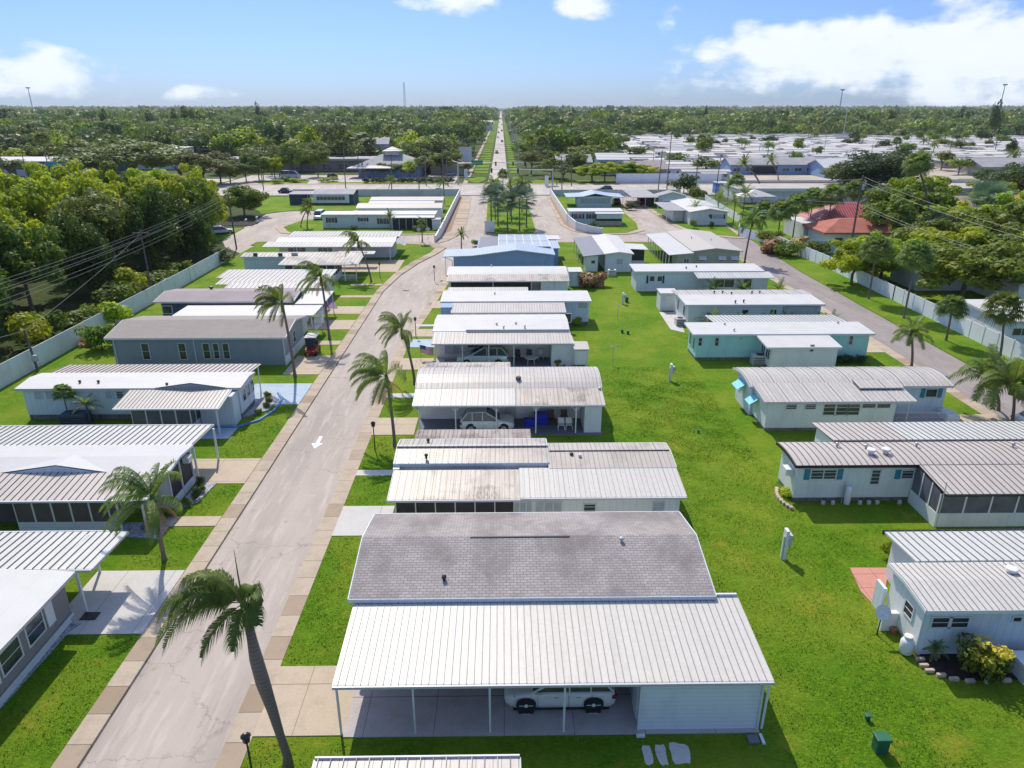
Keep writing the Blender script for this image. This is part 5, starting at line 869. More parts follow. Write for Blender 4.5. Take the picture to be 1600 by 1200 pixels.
# shrubs in front of the white home with vents
for i,a in enumerate((1094,1138,1178,1210,1250,1270)):
    x,y=at(a,500); palm(['first','second','third','fourth','fifth','sixth'][i]+' small arching palm from the left in the row before the vented white home',x,77.9,1.0,'areca',sc=1.05 if i else 1.3,group='small palms before the white home',r=.06)
for i,a in enumerate((1100,1145,1200)):
    x,y=at(a,452); palm(['left','middle','right'][i]+' low bushy palm in front of the shuttered double window home',x,94.0,.9,'areca',sc=1.15,group='low palms before the shuttered home',r=.06)
x,y=at(155,652); palm('spiky yucca against the pale blue home wall',x,53.2,1.7,'areca',sc=.75,r=.08); x,y=at(137,640); palm('slim palm against the pale blue home wall',x,53.5,2.6,'sabal',sc=.6,r=.06)
def bush(label,x,y,h,rad,kind='bush',name='shrub',group=None,z=0):
    t=thing(name,label,'shrub',(x,y,z),0,group); o=obj_from(CM[kind][len(label)%len(CM[kind])],'foliage',t,(0,0,h*.42),(rad,rad,h*.6),random.uniform(0,6)); obj_from(TM[0],'stem',t,(0,0,0),(rad*.7,rad*.7,h*.5)); return t
def bpx(label,a,b,h,rad,kind='bush',**k): x,y=at(a,b); return bush(label,x,y,h,rad,kind,**k)
t=bpx('yellow flowering bush in the mulch bed at the lower right home',1530,1055,2.0,1.05); obj_from(CM['bushy'][0],'blossom',t,(0,.0,1.15),(1.0,1.0,.85)); palmpx('small yucca in the mulch bed at the lower right home',1462,1033,1462,1012,.6,'areca',sc=.42,r=.08)
bpx('leafy bush at the rear corner of the lower right home',1395,875,1.6,.8,'bushb'); bpx('low weedy bush at the foot of the mint-white wall',1235,775,.8,.7,'bushb'); bpx('big dry golden grass clump on the green strip',925,447,2.6,2.0,'dry'); bpx('dark shrub right of the pale blue home on the green strip',903,508,1.2,.7,'bushb')
bpx('round hedge ball near the turning circle',986,328,2.0,1.6,'bushd'); bpx('dark round shrub in front of the small pale blue home',926,357,1.5,1.1,'bushd'); bpx('round dense dark tree beside the far white wall',1068,301,6,4.0,'bushd'); bpx('tall croton shrub beside the grey roofed home, right',1089,312,4,2.4,'bush')
bpx('shrub beside the lamp post before the bend',746,384,1.3,1.1,'bush'); bpx('shrub beside the grey-green home porch',655,361,1.6,1.2); bpx('shrub under the window of the grey-green home',552,359,1.1,.8); bpx('tropical shrub beside the flag',705,552,1.6,1.1,'bushd')
bpx('red-leaved shrub at the fence corner behind the blue-grey home',136,540,1.1,.8,'dry'); bpx('pale flowering shrub tree over the fence, left',160,545,3.4,1.9,'bush'); bpx('bright shrub tree beside the pale flowering one',180,510,3.6,2.2,'bushb'); bpx('dark shrub at the left fence end',345,412,2.6,2.2,'bushd')
bpx('hedge along the aqua home path',1400,566,.8,1.1,'bushd') if 0 else None
for i in range(4): bush(['first','second','third','fourth'][i]+' low shrub at the right foot of the aqua home',32.8+i*1.05,66.9,.9,.65,'bushd',group='shrubs at the foot of the aqua home')
for i,a in enumerate((980,999,1021)): bpx(['left','middle','right'][i]+' wall climbing plant on the lilac-white home',1089+i*20,352,1.8,.5,'bushd',group='plants on the lilac-white wall') if 0 else None
x,y=at(1084,357); bush('left potted tree against the lilac-white home',x,y,2.4,.8,'bush'); x,y=at(1110,357); bush('right potted plant against the lilac-white home',x,y,1.6,.6,'bushd')
# hedges and shrubs at the restaurant
for i in range(14): bush('clipped hedge section along the restaurant frontage',-46+i*2.2,251.5,2,1.5,'bushd','hedge_shrub','hedge shrubs at the restaurant')
for i,(a,b) in enumerate([(520,283),(505,285),(448,283),(460,285),(432,287)]): bpx(['yellow-green bush by the lot entrance','yellow bush left of the lot entrance','low bright bush at the lot corner','bright bush right at the lot corner','leafy bush left at the lot corner'][i],a,b,1.8,2.6,'bushb')
# ---- left woodland by the fence ----
GW='trees of the woodland beyond the left fence'
wood=[(30,470,13,6,'vine'),(-40,420,16,7,'mid'),(85,440,14,6.5,'vine'),(70,470,10,4.5,'olive')]
L1=['broad bright-topped tree in the woodland beyond the left fence','vine-hung dark tree in the woodland beyond the left fence','olive tree with bare limbs in the woodland beyond the left fence']
wl=[]
def wt(x,y,top,rad,kind,base=None):
    wl.append((x,y)); tree({'bright':L1[0],'vine':L1[1],'olive':L1[2],'mid':L1[0],'dark':L1[1]}[kind],x,y,top,rad,kind,GW,base=base)
# front row close to the fence corridor (wires run in front of it)
for x,y,t_,r_,k in [(-57,72,12.5,5.4,'vine'),(-64,79,15,6,'olive'),(-58,86,13.2,5.2,'mid'),(-66,92,16,6.2,'bright'),(-57,97,12.6,4.6,'vine'),(-59,105,14.6,5.6,'olive'),(-56,113,14.2,5,'vine'),(-64,113,15.6,6,'bright'),(-53.5,120,13,4.4,'vine'),(-59,124,15,5.4,'bright'),(-50.5,119.5,9,2.6,'vine'),(-55,131,13.5,4.6,'mid'),(-60,137,14.4,5,'bright'),(-59.5,146,12.8,4.4,'bright'),(-66,128,15.6,5.8,'bright'),(-68,142,15.2,5.8,'bright'),(-66,154,13.6,5.4,'bright'),(-74,104,16.2,6.4,'bright'),(-75,119,16.4,6.4,'bright'),(-76,134,15.8,6.2,'bright'),(-78,150,14.4,6,'mid'),(-84,110,16.4,6.4,'bright'),(-86,126,16,6.2,'bright'),(-72,86,15.6,6,'vine'),(-82,94,15.4,6.2,'mid'),(-62,64,12,5,'vine'),(-66,56,13,5,'vine'),(-78,74,15,6,'mid'),(-88,140,15,6.2,'bright'),(-92,158,13,6,'mid'),(-95,120,15,6.5,'mid'),(-98,138,14,6.5,'mid'),(-108,150,13.5,6.5,'mid'),(-92,102,15,6,'olive')]:
    wt(x,y,t_,r_,k,base=t_*.08 if k in('vine','bright','mid') else t_*.3)
for i,(x,y) in enumerate([(-50,82),(-49.5,90),(-51,96),(-49,101),(-52,78),(-50.5,73),(-50,109)]): bush(['low','tall','broken','thin','bushy','dense','ragged'][i]+' undergrowth bush in the shade behind the left fence',x,y,2.6+i%3,2.4,'bushb' if i in(2,5) else 'bush')
tree('round bright green tree at the left turning area',*at(382,338),7.6,5.2,'roundt',base=.5)
# ---- trees along the highway, left ----
TH='trees along the far side of the highway'
def ht(a,b,top,rad,kind,label,base=None,group=None):
    x,y=at(a,b); g=1.38 if group else 1.1; return tree(label,x,y,top*(1.28 if group else 1.05),rad*g,kind,group,base=(.8 if group and base is None else base),z=-.1)
ht(215,292,15.5,17,'olive','very wide spreading olive tree left of the highway',3.5); ht(150,290,12,9,'olive','wide grey-green tree before the dark blue store'); ht(285,292,12.5,8,'olive','leaning branched tree at the right of the spreading olive tree',4)
for i,(a,b,t_,r_,kd) in enumerate([(360,286,8,5,'mid'),(385,284,7,4.5,'olive'),(405,282,9,4.5,'mid'),(345,272,10,6,'olive'),(395,268,9,5,'mid'),(470,268,12,6,'mid'),(500,262,13,6,'olive'),(535,262,12,6,'mid'),(560,258,13,6,'olive'),(590,256,14,6,'mid'),(675,262,12,6,'mid'),(700,258,11,6,'bright'),(720,262,9,4,'olive'),(240,275,13,8,'mid'),(180,268,14,8,'olive'),(845,262,9,5,'mid'),(868,264,8,4,'bright'),(900,268,8,5,'mid')]): ht(a,b,t_,r_,kd,['first','second','third','fourth','fifth','sixth','seventh','eighth','ninth','tenth','eleventh','twelfth','thirteenth','fourteenth','fifteenth','sixteenth','seventeenth','eighteenth','nineteenth','twentieth'][i]+' in the loose row of lot trees beyond the highway') if 0 else tree('leafy tree between the lots and low buildings beyond the highway',*at(a,b),t_,r_,kd,'lot trees beyond the highway',z=-.1,base=1)
ht(320,290,9.5,8,'olive','pale grey-green tree by the highway, left'); ht(345,287,8.5,6,'olive','thin greyish tree near the dark lot building'); ht(20,285,9,8,'olive','pale ragged tree at the left edge by the highway')
ht(430,281,9,3.6,'bright','bright slim tree by the lot entrance'); ht(457,279,12,4.5,'mid','tall green tree by the lot entrance'); ht(437,276,12,4,'olive','rust-tipped tree by the lot entrance'); ht(497,276,11,4.6,'mid','small-crowned tree left of the restaurant')
for i,(a,b,t_,r_,kd) in enumerate([(620,276,5.5,4,'olive'),(640,277,6,3.6,'farbright'),(665,276,8,5,'olive'),(690,275,9,4.5,'mid'),(705,270,10,5,'olive'),(655,268,11,5,'mid'),(600,276,5,4,'mid'),(725,276,6,3,'olive')]): ht(a,b,t_,r_,kd,['small olive tree before the restaurant windows','yellowish small tree before the restaurant','broad olive tree right of the restaurant','green tree left of the far road corner','taller olive tree near the far road','full tree behind the restaurant lot','low bush-like tree by the restaurant door','small roadside tree by the green street sign'][i])
for i,(a,b,t_,r_,kd) in enumerate([(830,272,9,5,'olive'),(862,278,7,5,'mid'),(880,282,6,5,'olive'),(925,284,6,6,'bright'),(945,284,7,5,'bright'),(985,282,6.5,6,'bright'),(1005,281,5.5,5,'bright'),(905,250,14,8,'farolive'),(935,248,15,9,'olive'),(955,246,11,5,'dry' if 0 else 'olive'),(822,262,7,4,'olive'),(815,248,9,5,'bright')]): ht(a,b,t_,r_,kd,['olive tree right of the far road','bushy tree in front of the two storey house','low olive tree at the highway corner, right','bright bushy tree behind the yellow palm, left','bright bushy tree behind the yellow palm, right','spreading bright tree above the far white wall','low bright tree at the end of the far white wall','broad tree behind the grey roofed houses','big grey-green tree left of the far park','smaller brownish tree at the edge of the far park','small tree beside the far road verge','yellow-green tree at the far road verge'][i])
ht(1355,312,13,11,'dark','big dark spreading tree over the highway, right',2.5); ht(1385,300,12,8,'dark','dark tree adjoining the big spreading tree, right'); ht(1320,305,10,7,'olive','brownish dark tree at the left of the big spreading tree')
GR='trees in the yards beyond the right fence'
for i,(a,b,t_,r_,kd) in enumerate([(1400,372,9.5,5,'mid'),(1425,360,10,5,'bright'),(1385,385,7,4,'mid'),(1375,440,6.5,3.6,'bright'),(1330,445,6.0,3.2,'bright'),(1345,430,5,3,'mid'),(1450,425,6.5,4.6,'mid'),(1480,440,7,5,'bright'),(1520,400,8,6,'olive'),(1500,380,7,5,'bright'),(1560,420,8.5,5.5,'mid'),(1590,400,9,5,'bright'),(1500,470,7,5.5,'mid'),(1540,445,6.5,4.5,'mid'),(1440,385,6,4,'bright'),(1598,330,9,6,'dark'),(1580,322,9,6,'dark'),(1470,395,6.5,5,'olive'),(1600,455,7,5,'bright'),(1535,345,8,4,'bright')]):
    ht(a,b,t_,r_,kd,['tall','broad','small','yellow-green','round','dense','wide','bright','olive','leafy','full','sunlit','spreading','rounded','low','dark','shadowy','greyish','edge','slender'][i]+' tree in the yards beyond the right vinyl fence',group=GR)
for i,(a,b) in enumerate([(1210,395),(1230,400),(1250,392),(1275,398),(1200,380)]): bpx(['dry brown brush heap at the fence corner','dry palm skirt clump at the fence corner','pale dead-frond clump left of the red roof','low green brush by the fence corner','dark brush beside the pool fence'][i],a,b,3.,2.4,'dry' if i in(0,2) else 'bush')
# ================= FENCES, WALLS =================
def fence(label,pts,h,m,step=2.4,post=.07,cap=True,z=0):
    o=thing('fence',label,'fence',(pts[0][0],pts[0][1],z)); P=[Vector((x,y,z)) for x,y in pts]; b=MB(); pp=MB(); n=0; th=.03
    for a,c in zip(P,P[1:]):
        d=c-a; L=d.length; d.normalize(); nn=Vector((-d.y,d.x,0)); k=max(1,round(L/step)); 
        b.add([tuple(a+nn*th),tuple(c+nn*th),tuple(c-nn*th),tuple(a-nn*th),tuple(a+nn*th+Vector((0,0,h))),tuple(c+nn*th+Vector((0,0,h))),tuple(c-nn*th+Vector((0,0,h))),tuple(a-nn*th+Vector((0,0,h)))],[(3,2,1,0),(4,5,6,7),(0,1,5,4),(1,2,6,5),(2,3,7,6),(3,0,4,7)])
        if post:
            for i in range(k+1):
                q=a+d*L*i/k
                if n<98: MB().box(q.x-post,q.x+post,q.y-post,q.y+post,z-.1,z+h+.08).build('post',m,o); n+=1
    b.build('panel',m,o); return o
fence('long white vinyl fence with posts along the right street verge',[(52.0,28),(52.3,92),(52.3,112),(51.2,131)],1.9,M['vinyl'])
fence('pale vinyl fence between the left homes and the dark woodland',[(-46,20),(-46,104),(-46.2,121)],2.1,M['vinylg'],9,.04)
fence('white vinyl fence run round the pool corner at the end of the right street',[(51.2,131.5),(47.5,143),(53,160),(56,200)],1.7,M['vinyl'])
fence('shaded park wall along the highway, left part',[(-60,212.2),(-36,212.2)],2.0,M['wallb'],6,.12); fence('shaded park wall along the highway behind the left homes',[(-35.8,212.4),(-12.2,212.4)],2.0,M['wallb'],6,.12); fence('shaded park wall along the highway, right of the entrance',[(14.6,212.3),(52,212.3)],1.8,M['wallb'],6,.12)
def rwall(label,pts,hs,t=.12):
    o=thing('entrance_wall',label,'wall',(pts[0][0],pts[0][1],0)); b=MB()
    for (a,c,ha,hc) in zip(pts,pts[1:],hs,hs[1:]):
        d=Vector((c[0]-a[0],c[1]-a[1],0)).normalized(); n=Vector((-d.y,d.x,0))*t
        b.add([(a[0]+n.x,a[1]+n.y,0),(c[0]+n.x,c[1]+n.y,0),(c[0]-n.x,c[1]-n.y,0),(a[0]-n.x,a[1]-n.y,0),(a[0]+n.x,a[1]+n.y,ha),(c[0]+n.x,c[1]+n.y,hc),(c[0]-n.x,c[1]-n.y,hc),(a[0]-n.x,a[1]-n.y,ha)],[(4,5,6,7),(0,1,5,4),(1,2,6,5),(2,3,7,6),(3,0,4,7)])
    b.build('wall_panel',M['white'],o); q=MB()
    for p,h_ in zip(pts,hs): q.box(p[0]-.2,p[0]+.2,p[1]-.2,p[1]+.2,0,h_+.12)
    q.build('pier',M['white'],o)
rwall('white wall curving down along the left side of the entrance road',[(-12.1,212),(-12.15,150),(-12.3,142),(-12.8,137.5)],[1.9,1.9,1.7,1.0]); rwall('white wall curving along the right side of the entrance road',[(14.3,212),(14.6,160),(15.6,150.6),(17.4,147.8),(20.4,145.9)],[1.9,1.9,1.7,1.5,1.1])
fence('long white wall on the far side of the highway, right',[(39,250.2),(75,250.2)],3.2,M['vinyl'],12,0,z=-.1); fence('low grey roadside wall beyond the highway, far right',[(77,249.6),(300,249.6)],1.0,M['wallb'],20,0,z=-.1)
xa,ya=at(1262,392); xb,yb=at(1345,410); fence('blue-painted wall behind the vinyl fence below the red roof',[(54,125.5),(60,124),(60,118)],2.2,M['s_lblue'],9,0)
# ================= POLES AND WIRES =================
def pole(label,x,y,h,lean=(0,0),arm=True,r=.14,trans=False,arms=1,z=0,m='wood'):
    o=thing('utility_pole',label,'utility pole',(x,y,z)); MB().tube([(0,0,-.2),(lean[0],lean[1],h)],[r,r*.65],8).build('mast',M[m],None).parent=o
    for i in range(arms if arm else 0):
        hz=h-.4-i*1.1; MB().box(lean[0]-1.1,lean[0]+1.1,lean[1]-.06,lean[1]+.06,hz-.06,hz+.06).build('crossarm',M[m],None).parent=o
    if trans: MB().lathe((lean[0]+.3,lean[1]-.1,h-2.4),[(.2,0),(.24,.08),(.24,.8),(.15,.9)],12).build('transformer',M['galv'],None).parent=o
    return o
def wire(label,p,q,sag=.6,r=.018,group=None,m='wire',name='power_line'):
    pts=[(p[0]+(q[0]-p[0])*t,p[1]+(q[1]-p[1])*t,p[2]+(q[2]-p[2])*t-sag*4*t*(1-t)) for t in np.linspace(0,1,18)]
    return tag(MB().tube(pts,r,4).build(name,M[m]),label,'power line',group)
p0=pole('short leaning meter pole at the left fence',-45.35,65.8,4.2,(-.35,0),False,.14); MB().box(-.2,.35,-.3,-.05,1.1,1.7).build('meter_box',M['gutter'],None).parent=p0
pole('grey pole behind the fence at the woodland edge',-47.5,95,9,(0,0),True,.13); pole('wooden pole on the branch street corner, left',-48.6,131,9.5,(-.2,0),False,.16,m='wood'); 
GL='power lines along the left fence'
for i,(dx,z0,z1) in enumerate([(0,10.2,9.3),(.7,10.0,9.2),(1.3,9.6,9.0),(.3,8.2,7.8),(.5,7.8,7.4),(-.9,8.6,8.2)]):
    wire('grey power line strung in front of the woodland beyond the left fence',(-50.2+dx,34,z0-.7),(-50.0+dx*.7,131,z1),1.6,.014,GL)
wire('service wire from the woodland to the short leaning pole',(-45.7,65.8,4.1),(-50,34,8.6),.5); wire('service wire from the short pole up the fence line',(-45.7,65.8,4.1),(-47.6,95,8.4),.3)
pole('tall pole with transformer in front of the red roof',60.2,122,13.5,(0,0),False,.2,True); x,y=at(1343,487)
GRl='power lines over the yards, right'
for i,(z0,z1,dx) in enumerate([(13.3,9.5,0),(12.3,8.5,.5),(9.0,6.5,0),(8.4,6.0,.4)]): wire('pale power line crossing the yards beyond the right fence',(60.2+dx,122,z0),(66+dx*3,62,z1),1.2,.017,GRl)
for i,(z0,z1,dx) in enumerate([(12.9,9,0),(9,7,0),(8.4,6.6,.3)]): wire('pale power line from the transformer pole towards the street end',(60.2+dx,122,z0),(49,170,z1),.8,.015,GRl)
GH='wooden poles along the highway'
hp=[(412,296,9.5),(540,293,13.5),(612,299,11),(655,297,11),(666,290,13),(693,297,14),(878,296,10),(893,290,11),(1028,300,12),(1042,296,18),(1086,300,11),(1117,310,11),(1148,310,9),(12,300,12),(45,291,11),(412,280,12),(700,290,9)]
for i,(a,b,hh) in enumerate(hp): x,y=at(a,b); pole('dark wooden utility pole beside the highway',x,y,hh,(random.uniform(-.5,.5),0),i%2==0,.17).__setitem__('group',GH)
for i in range(5): wire('thin line strung along the highway poles',(-150,222+i*5,11+i%3),(-10,222+i*5,12+i%3),1.2,.035,'lines along the highway',m='wood'); wire('thin line strung along the highway poles',(-10,222+i*5,12+i%3),(90,224+i*5,11+i%3),1.5,.035,'lines along the highway',m='wood')
GF='poles lining the far straight road'
for i in range(22): y=262+i*(24+i*5); pole('utility pole on the right side of the far straight road',5.6+.002*y,y,13,(0,0),True,.17,m='galv',z=-.1)['group']=GF
for i in range(4):
    for j in range(3): 
        y0,y1=(262,500,900,1500)[i],(500,900,1500,2600)[i] if i<3 else 2600; wire('line running along the far straight road poles',(5+j*.8,y0,12.8),(5.4+j*.8+.003*y1,y1,12.8),.0,.04*(1+i),'lines along the far road',m='wood')
def lattice(label,x,y,h,w,top=None):
    o=thing('mast',label,'mast',(x,y,0)); b=MB(); 
    for sx,sy in ((-1,-1),(1,-1),(0,1)): b.tube([(sx*w,sy*w,0),(sx*w*.4,sy*w*.4,h)],.22,4)
    for k in range(14):
        z0=h*k/14; z1=h*(k+1)/14; f=1-.6*k/14; b.tube([(-w*f,-w*f,z0),(w*f,-w*f,z1)],.12,4); b.tube([(w*f,-w*f,z0),(-w*f,-w*f,z1)],.12,4)
    b.build('tower',M['galv'],o) if 0 else setattr(b.build('tower',M['galv'],None),'parent',o)
    if top: q=MB(); q.box(-top,top,-top,top,h-1.5,h); q.box(-top*.6,top*.6,-top*.6,top*.6,h-3.5,h-2.5); q.build('antenna',M['galv'],None).parent=o
def mono(label,a,ty,D,r=.6,top=2.2):
    x,_,_=ray(a,170); yy=ray(a,170)[1]; x=x/yy*D; z=aty(a,ty,D)[1]; o=thing('mast',label,'mast',(x,D,0)); MB().tube([(0,0,0),(0,0,z)],[r,r*.6],8).build('tower',M['galv'],None).parent=o; MB().lathe((0,0,z-1.5),[(top*.6,0),(top,.2),(top,1.3),(top*.5,1.5)],10).build('lamp_ring',M['galv'],None).parent=o
x=ray(633,170); lattice('tall lattice radio mast on the skyline left of the far road',x[0]/x[1]*1500,1500,aty(633,128,1500)[1],2.6)
mono('thin mast on the skyline at the far left',51,136,900); mono('stadium light mast on the skyline, right',1312,139,900,.7,2.6); mono('stadium light mast on the skyline at the far right',1562,131,800,.6,2.2); mono('slim grey mast among the trees, right of centre',1063,190,650,.5,.6); mono('short mast in the trees left of the far right light mast',1324,170,600,.5,.6)
# traffic signals
def signal(label,x,y,arm,h,sign=False):
    o=thing('traffic_signal',label,'traffic signal',(x,y,-.1)); MB().tube([(0,0,0),(0,0,h+.4)],.22,10).build('mast',M['galv'],None).parent=o; MB().tube([(0,0,h),(arm*.5,0,h+.25),(arm,0,h+.3)],[.18,.13,.08],8).build('arm',M['galv'],None).parent=o
    for t in (.55,.8,.97): MB().box(arm*t-.25,arm*t+.25,-.2,.2,h-.75,h+.55).build('signal_head',M['black'],None).parent=o
    if sign: MB().box(arm*.28-1.9 if arm>0 else 0,arm*.28+1.9,-.12,-.06,h-.4,h+1.0).build('street_sign',M['greensign'],None).parent=o
signal('signal mast at the right corner reaching over the crossroads',*at(863,300),-19,6.5); signal('signal mast at the left corner with the green street sign',*at(716,288),23,6.8,True)
# ================= SMALL THINGS =================
def lamp(label,x,y,h=1.9):
    o=thing('lamp_post',label,'lamp post',(x,y,0)); MB().tube([(0,0,0),(0,0,h)],[.05,.035],8).build('post',M['black'],None).parent=o; b=MB().lathe((0,0,h),[(.06,0),(.13,.05),(.16,.3),(.2,.32),(.05,.45)],8); b.build('lantern',M['black'],None).parent=o
for a,b,lb in ((396,1218,'black garden lamp post at the bottom of the picture'),(586,703,'black garden lamp post on the lawn by the drooping palm'),(650,527,'black lamp post on the lawn above the flag'),(679,439,'black lamp post beside the pinkish path near the bend'),(594,434,'black lamp post on the small lawn at the bend, left')): x,y=at(a,b); lamp(lb,x,y)
def pedestal(label,a,b,h=2.0):
    x,y=at(a,b); o=thing('electric_pedestal',label,'utility pedestal',(x,y,0)); MB().box(-.09,.09,-.2,.2,0,h).build('board',M['white'],None).parent=o; MB().box(.1,.3,-.22,.16,h*.5,h*.86).build('meter_box',M['gutter'],None).parent=o; MB().box(-.14,-.095,-.14,-.02,0,h*.8).build('conduit',M['galv'],None).parent=o; MB().lathe((.31,-.03,h*.7),[(.09,0),(.09,.06),(.07,.1)],12,'x').build('meter',M['glass'],None).parent=o
pedestal('white electric meter board on the lawn, nearest, with long shadow',1223,872,1.9); pedestal('white electric meter board on the lawn beside the aqua-awning home',1047,595,1.7); pedestal('white meter board on the far end of the green strip',973,475,1.5)
def lawn_pole(label,a,b,h=1.9):
    x,y=at(a,b); o=thing('clothes_pole',label,'clothes pole',(x,y,0)); MB().tube([(0,0,0),(0,0,h)],.03,6).build('pole',M['galv'],None).parent=o
    q=MB(); [q.tube([(0,0,h),(math.cos(t)*.8,math.sin(t)*.8,h+.12)],.012,4) for t in (0.4,2,3.5,5.1)]; q.build('arms',M['galv'],None).parent=o
lawn_pole('folded clothes pole on the green strip beyond the meter board',965,500); lawn_pole('clothes pole on the green strip left of the second meter board',957,570)
def ubox(label,a,b,sx,sy,h,m='green',name='utility_box'):
    x,y=at(a,b); o=thing(name,label,'utility box',(x,y,0)); MB().box(-sx/2,sx/2,-sy/2,sy/2,0,h*.82).build('cabinet',M[m],None,bevel=.02).parent=o; MB().box(-sx/2-.04,sx/2+.04,-sy/2-.04,sy/2+.04,h*.82+.003,h).build('lid',M[m],None,bevel=.02).parent=o
ubox('green utility box on the lawn at the bottom right',1374,1172,.5,.4,.75); ubox('small green cable box on the lawn above the green utility box',1355,1125,.16,.16,.3); ubox('small dark green cable box at the top of the green strip',979,472,.4,.35,.7)
for a,b,l in ((972,520,'left'),(981,522,'right')): ubox(l+' of two tiny dark valve boxes on the green strip',a,b,.25,.25,.4)
ubox('tiny valve stub on the lawn before the mint-white home',1091,676,.14,.14,.25)
# satellite dish
x,y=at(1370,992); o=thing('satellite_dish','round white satellite dish on a pole before the lower right home','satellite dish',(x,y,0)); MB().tube([(0,0,0),(.02,0,1.25)],.03,8).build('pole',M['black'],None).parent=o
d=MB().lathe((0,0,0),[(.02,.0),(.2,.02),(.33,.07),(.38,.12),(.385,.13),(.33,.09),(.2,.04),(.02,.03)],20); d.v=[(a,b*.5-c*.86,1.35+b*.86+c*.5) for a,b,c in d.v]; d.build('dish',M['white'],None,smooth=True).parent=o; MB().tube([(0,-.1,1.25),(0,-.5,1.55)],.015,5).build('feed_arm',M['galv'],None).parent=o
# propane tank
x,y=at(1414,1020); o=thing('propane_tank','white domed gas cylinder at the corner of the lower right home','gas tank',(x,y,0)); MB().lathe((0,0,0),[(.2,0),(.3,.08),(.3,.68),(.22,.82),(.1,.86)],20).build('cylinder',M['white'],None,smooth=True).parent=o; MB().lathe((0,0,.84),[(.18,0),(.2,.05),(.2,.16),(.16,.18)],16).build('collar',M['white'],None).parent=o
x,y=at(1325,790); o=thing('water_heater','white upright water tank against the mint-white wall','water tank',(x,39.9,0)); MB().lathe((0,0,0),[(.18,0),(.2,.05),(.2,1.2),(.13,1.3)],18).build('cylinder',M['white'],None,smooth=True).parent=o; MB().tube([(-.3,.1,0),(-.3,.1,1.6),(-.1,.1,1.6)],.03,6).build('pipe',M['galv'],None).parent=o
def ac(label,x,y,sx=.95,sy=.95,h=.85,m='gutter',z=0):
    o=thing('air_conditioner',label,'air conditioner',(x,y,z)); MB().box(-sx/2,sx/2,-sy/2,sy/2,0,h).build('cabinet',M[m],None,bevel=.03).parent=o; MB().lathe((0,0,h),[(.36,0),(.36,.03),(.12,.035)],18).build('fan_grille',M['black'],None).parent=o
    for i in range(4): MB().box(-sx/2+.06,sx/2-.06,-sy/2-.015,-sy/2-.004,.12+i*h*.2,.2+i*h*.2).build('louvre',M['black'],None).parent=o
MB_=None
ac('grey air conditioner under the windows of the aqua home',*[at(1180,563)[0],66.9],1.6,1.0,1.0,'cabg' if 'cabg' in M else 'gutter'); x,y=at(1062,508); ac('grey air conditioner on the concrete by the white home with vents',x,y,1.1,1.1,.9)
x,y=at(128,658); ac('big dark air conditioner against the pale blue home',x,53.1,2.0,1.1,1.05,'s_dblue'); x,y=at(1097,895); ac('dark air conditioner at the right wall of the nearest home',9.95,27.6,.5,.8,.9,'black'); x,y=at(1590,1040); ac('large grey air conditioner at the lower right edge',24.0,24.9,1.8,1.2,.9,'s_carp')
x,y=at(955,430); ac('white air conditioner on a stand near the golden grass clump',x,y-.5,1.2,.8,1.0,'white')
# white plastic chairs, blue bins, loungers, bench, table
def chair(label,x,y,rz=0,m='trim',group=None,h=.85,seat=.42,z=.05):
    o=thing('chair',label,'chair',(x,y,z),rz,group); p=lambda b,n: setattr(b.build(n,M[m],None,bevel=.01),'parent',o)
    p(MB().box(-.25,.25,-.25,.22,seat-.03,seat),'seat'); p(MB().add([(-.24,.2,seat),(.24,.2,seat),(.26,.34,h),(-.26,.34,h),(-.24,.24,seat),(.24,.24,seat),(.26,.38,h),(-.26,.38,h)],[(0,1,2,3),(7,6,5,4),(4,5,1,0),(3,2,6,7),(0,3,7,4),(1,5,6,2)]),'backrest')
    for sx in (-1,1):
        for sy in (-.22,.2): p(MB().tube([(sx*.27,sy*1.1,0),(sx*.22,sy,seat-.03)],.025,6),'leg')
        p(MB().box(sx*.27-.03,sx*.27+.03,-.24,.26,seat+.2,seat+.23),'armrest')
y0=at(880,672)[1]; chair('left of two white plastic chairs in the Y-braced carport',at(877,672)[0],y0+.1); chair('right of two white plastic chairs in the Y-braced carport',at(889,672)[0],y0+.1)
for a,l in ((859,'left'),(879,'right')): chair(l+' of two brown loungers behind the white plastic chairs',at(a,652)[0],52.6,0,'brownc',h=1.1)
def tote(label,x,y,sx,sy,h): o=thing('storage_bin',label,'storage bin',(x,y,.05)); MB().box(-sx/2,sx/2,-sy/2,sy/2,0,h).build('bin',M['bluebin'],None,bevel=.03).parent=o; MB().box(-sx/2-.03,sx/2+.03,-sy/2-.03,sy/2+.03,h+.002,h+.07).build('lid',M['bluebin'],None,bevel=.015).parent=o
x=at(826,652)[0]; tote('low blue storage bin, left one in the carport',x,52.3,.9,.6,.5); tote('tall blue storage bin, right one in the carport',at(838,652)[0]+.3,52.7,1.1,.7,.85)
def rtable(label,x,y,r_,h,m='trim',z=.05):
    o=thing('table',label,'table',(x,y,z)); MB().lathe((0,0,h-.04),[(r_,0),(r_,.035),(r_*.9,.04)],24).build('tabletop',M[m],None).parent=o
    for i in range(4): t_=math.pi/4+i*math.pi/2; MB().tube([(math.cos(t_)*r_*.75,math.sin(t_)*r_*.75,0),(math.cos(t_)*r_*.6,math.sin(t_)*r_*.6,h-.045)],.03,6).build('leg',M[m],None).parent=o
rtable('round white table on the patio of the silver SUV home',at(830,573)[0],67.0,.65,.72); x=at(810,560)[0]
for a,l,m_ in ((809,'brown','brownc'),(827,'dark blue','navy'),(845,'pale','gutter')): chair(l+' chair behind the round white patio table',at(a,563)[0],68.3,0,m_,h=1.0,z=.06)
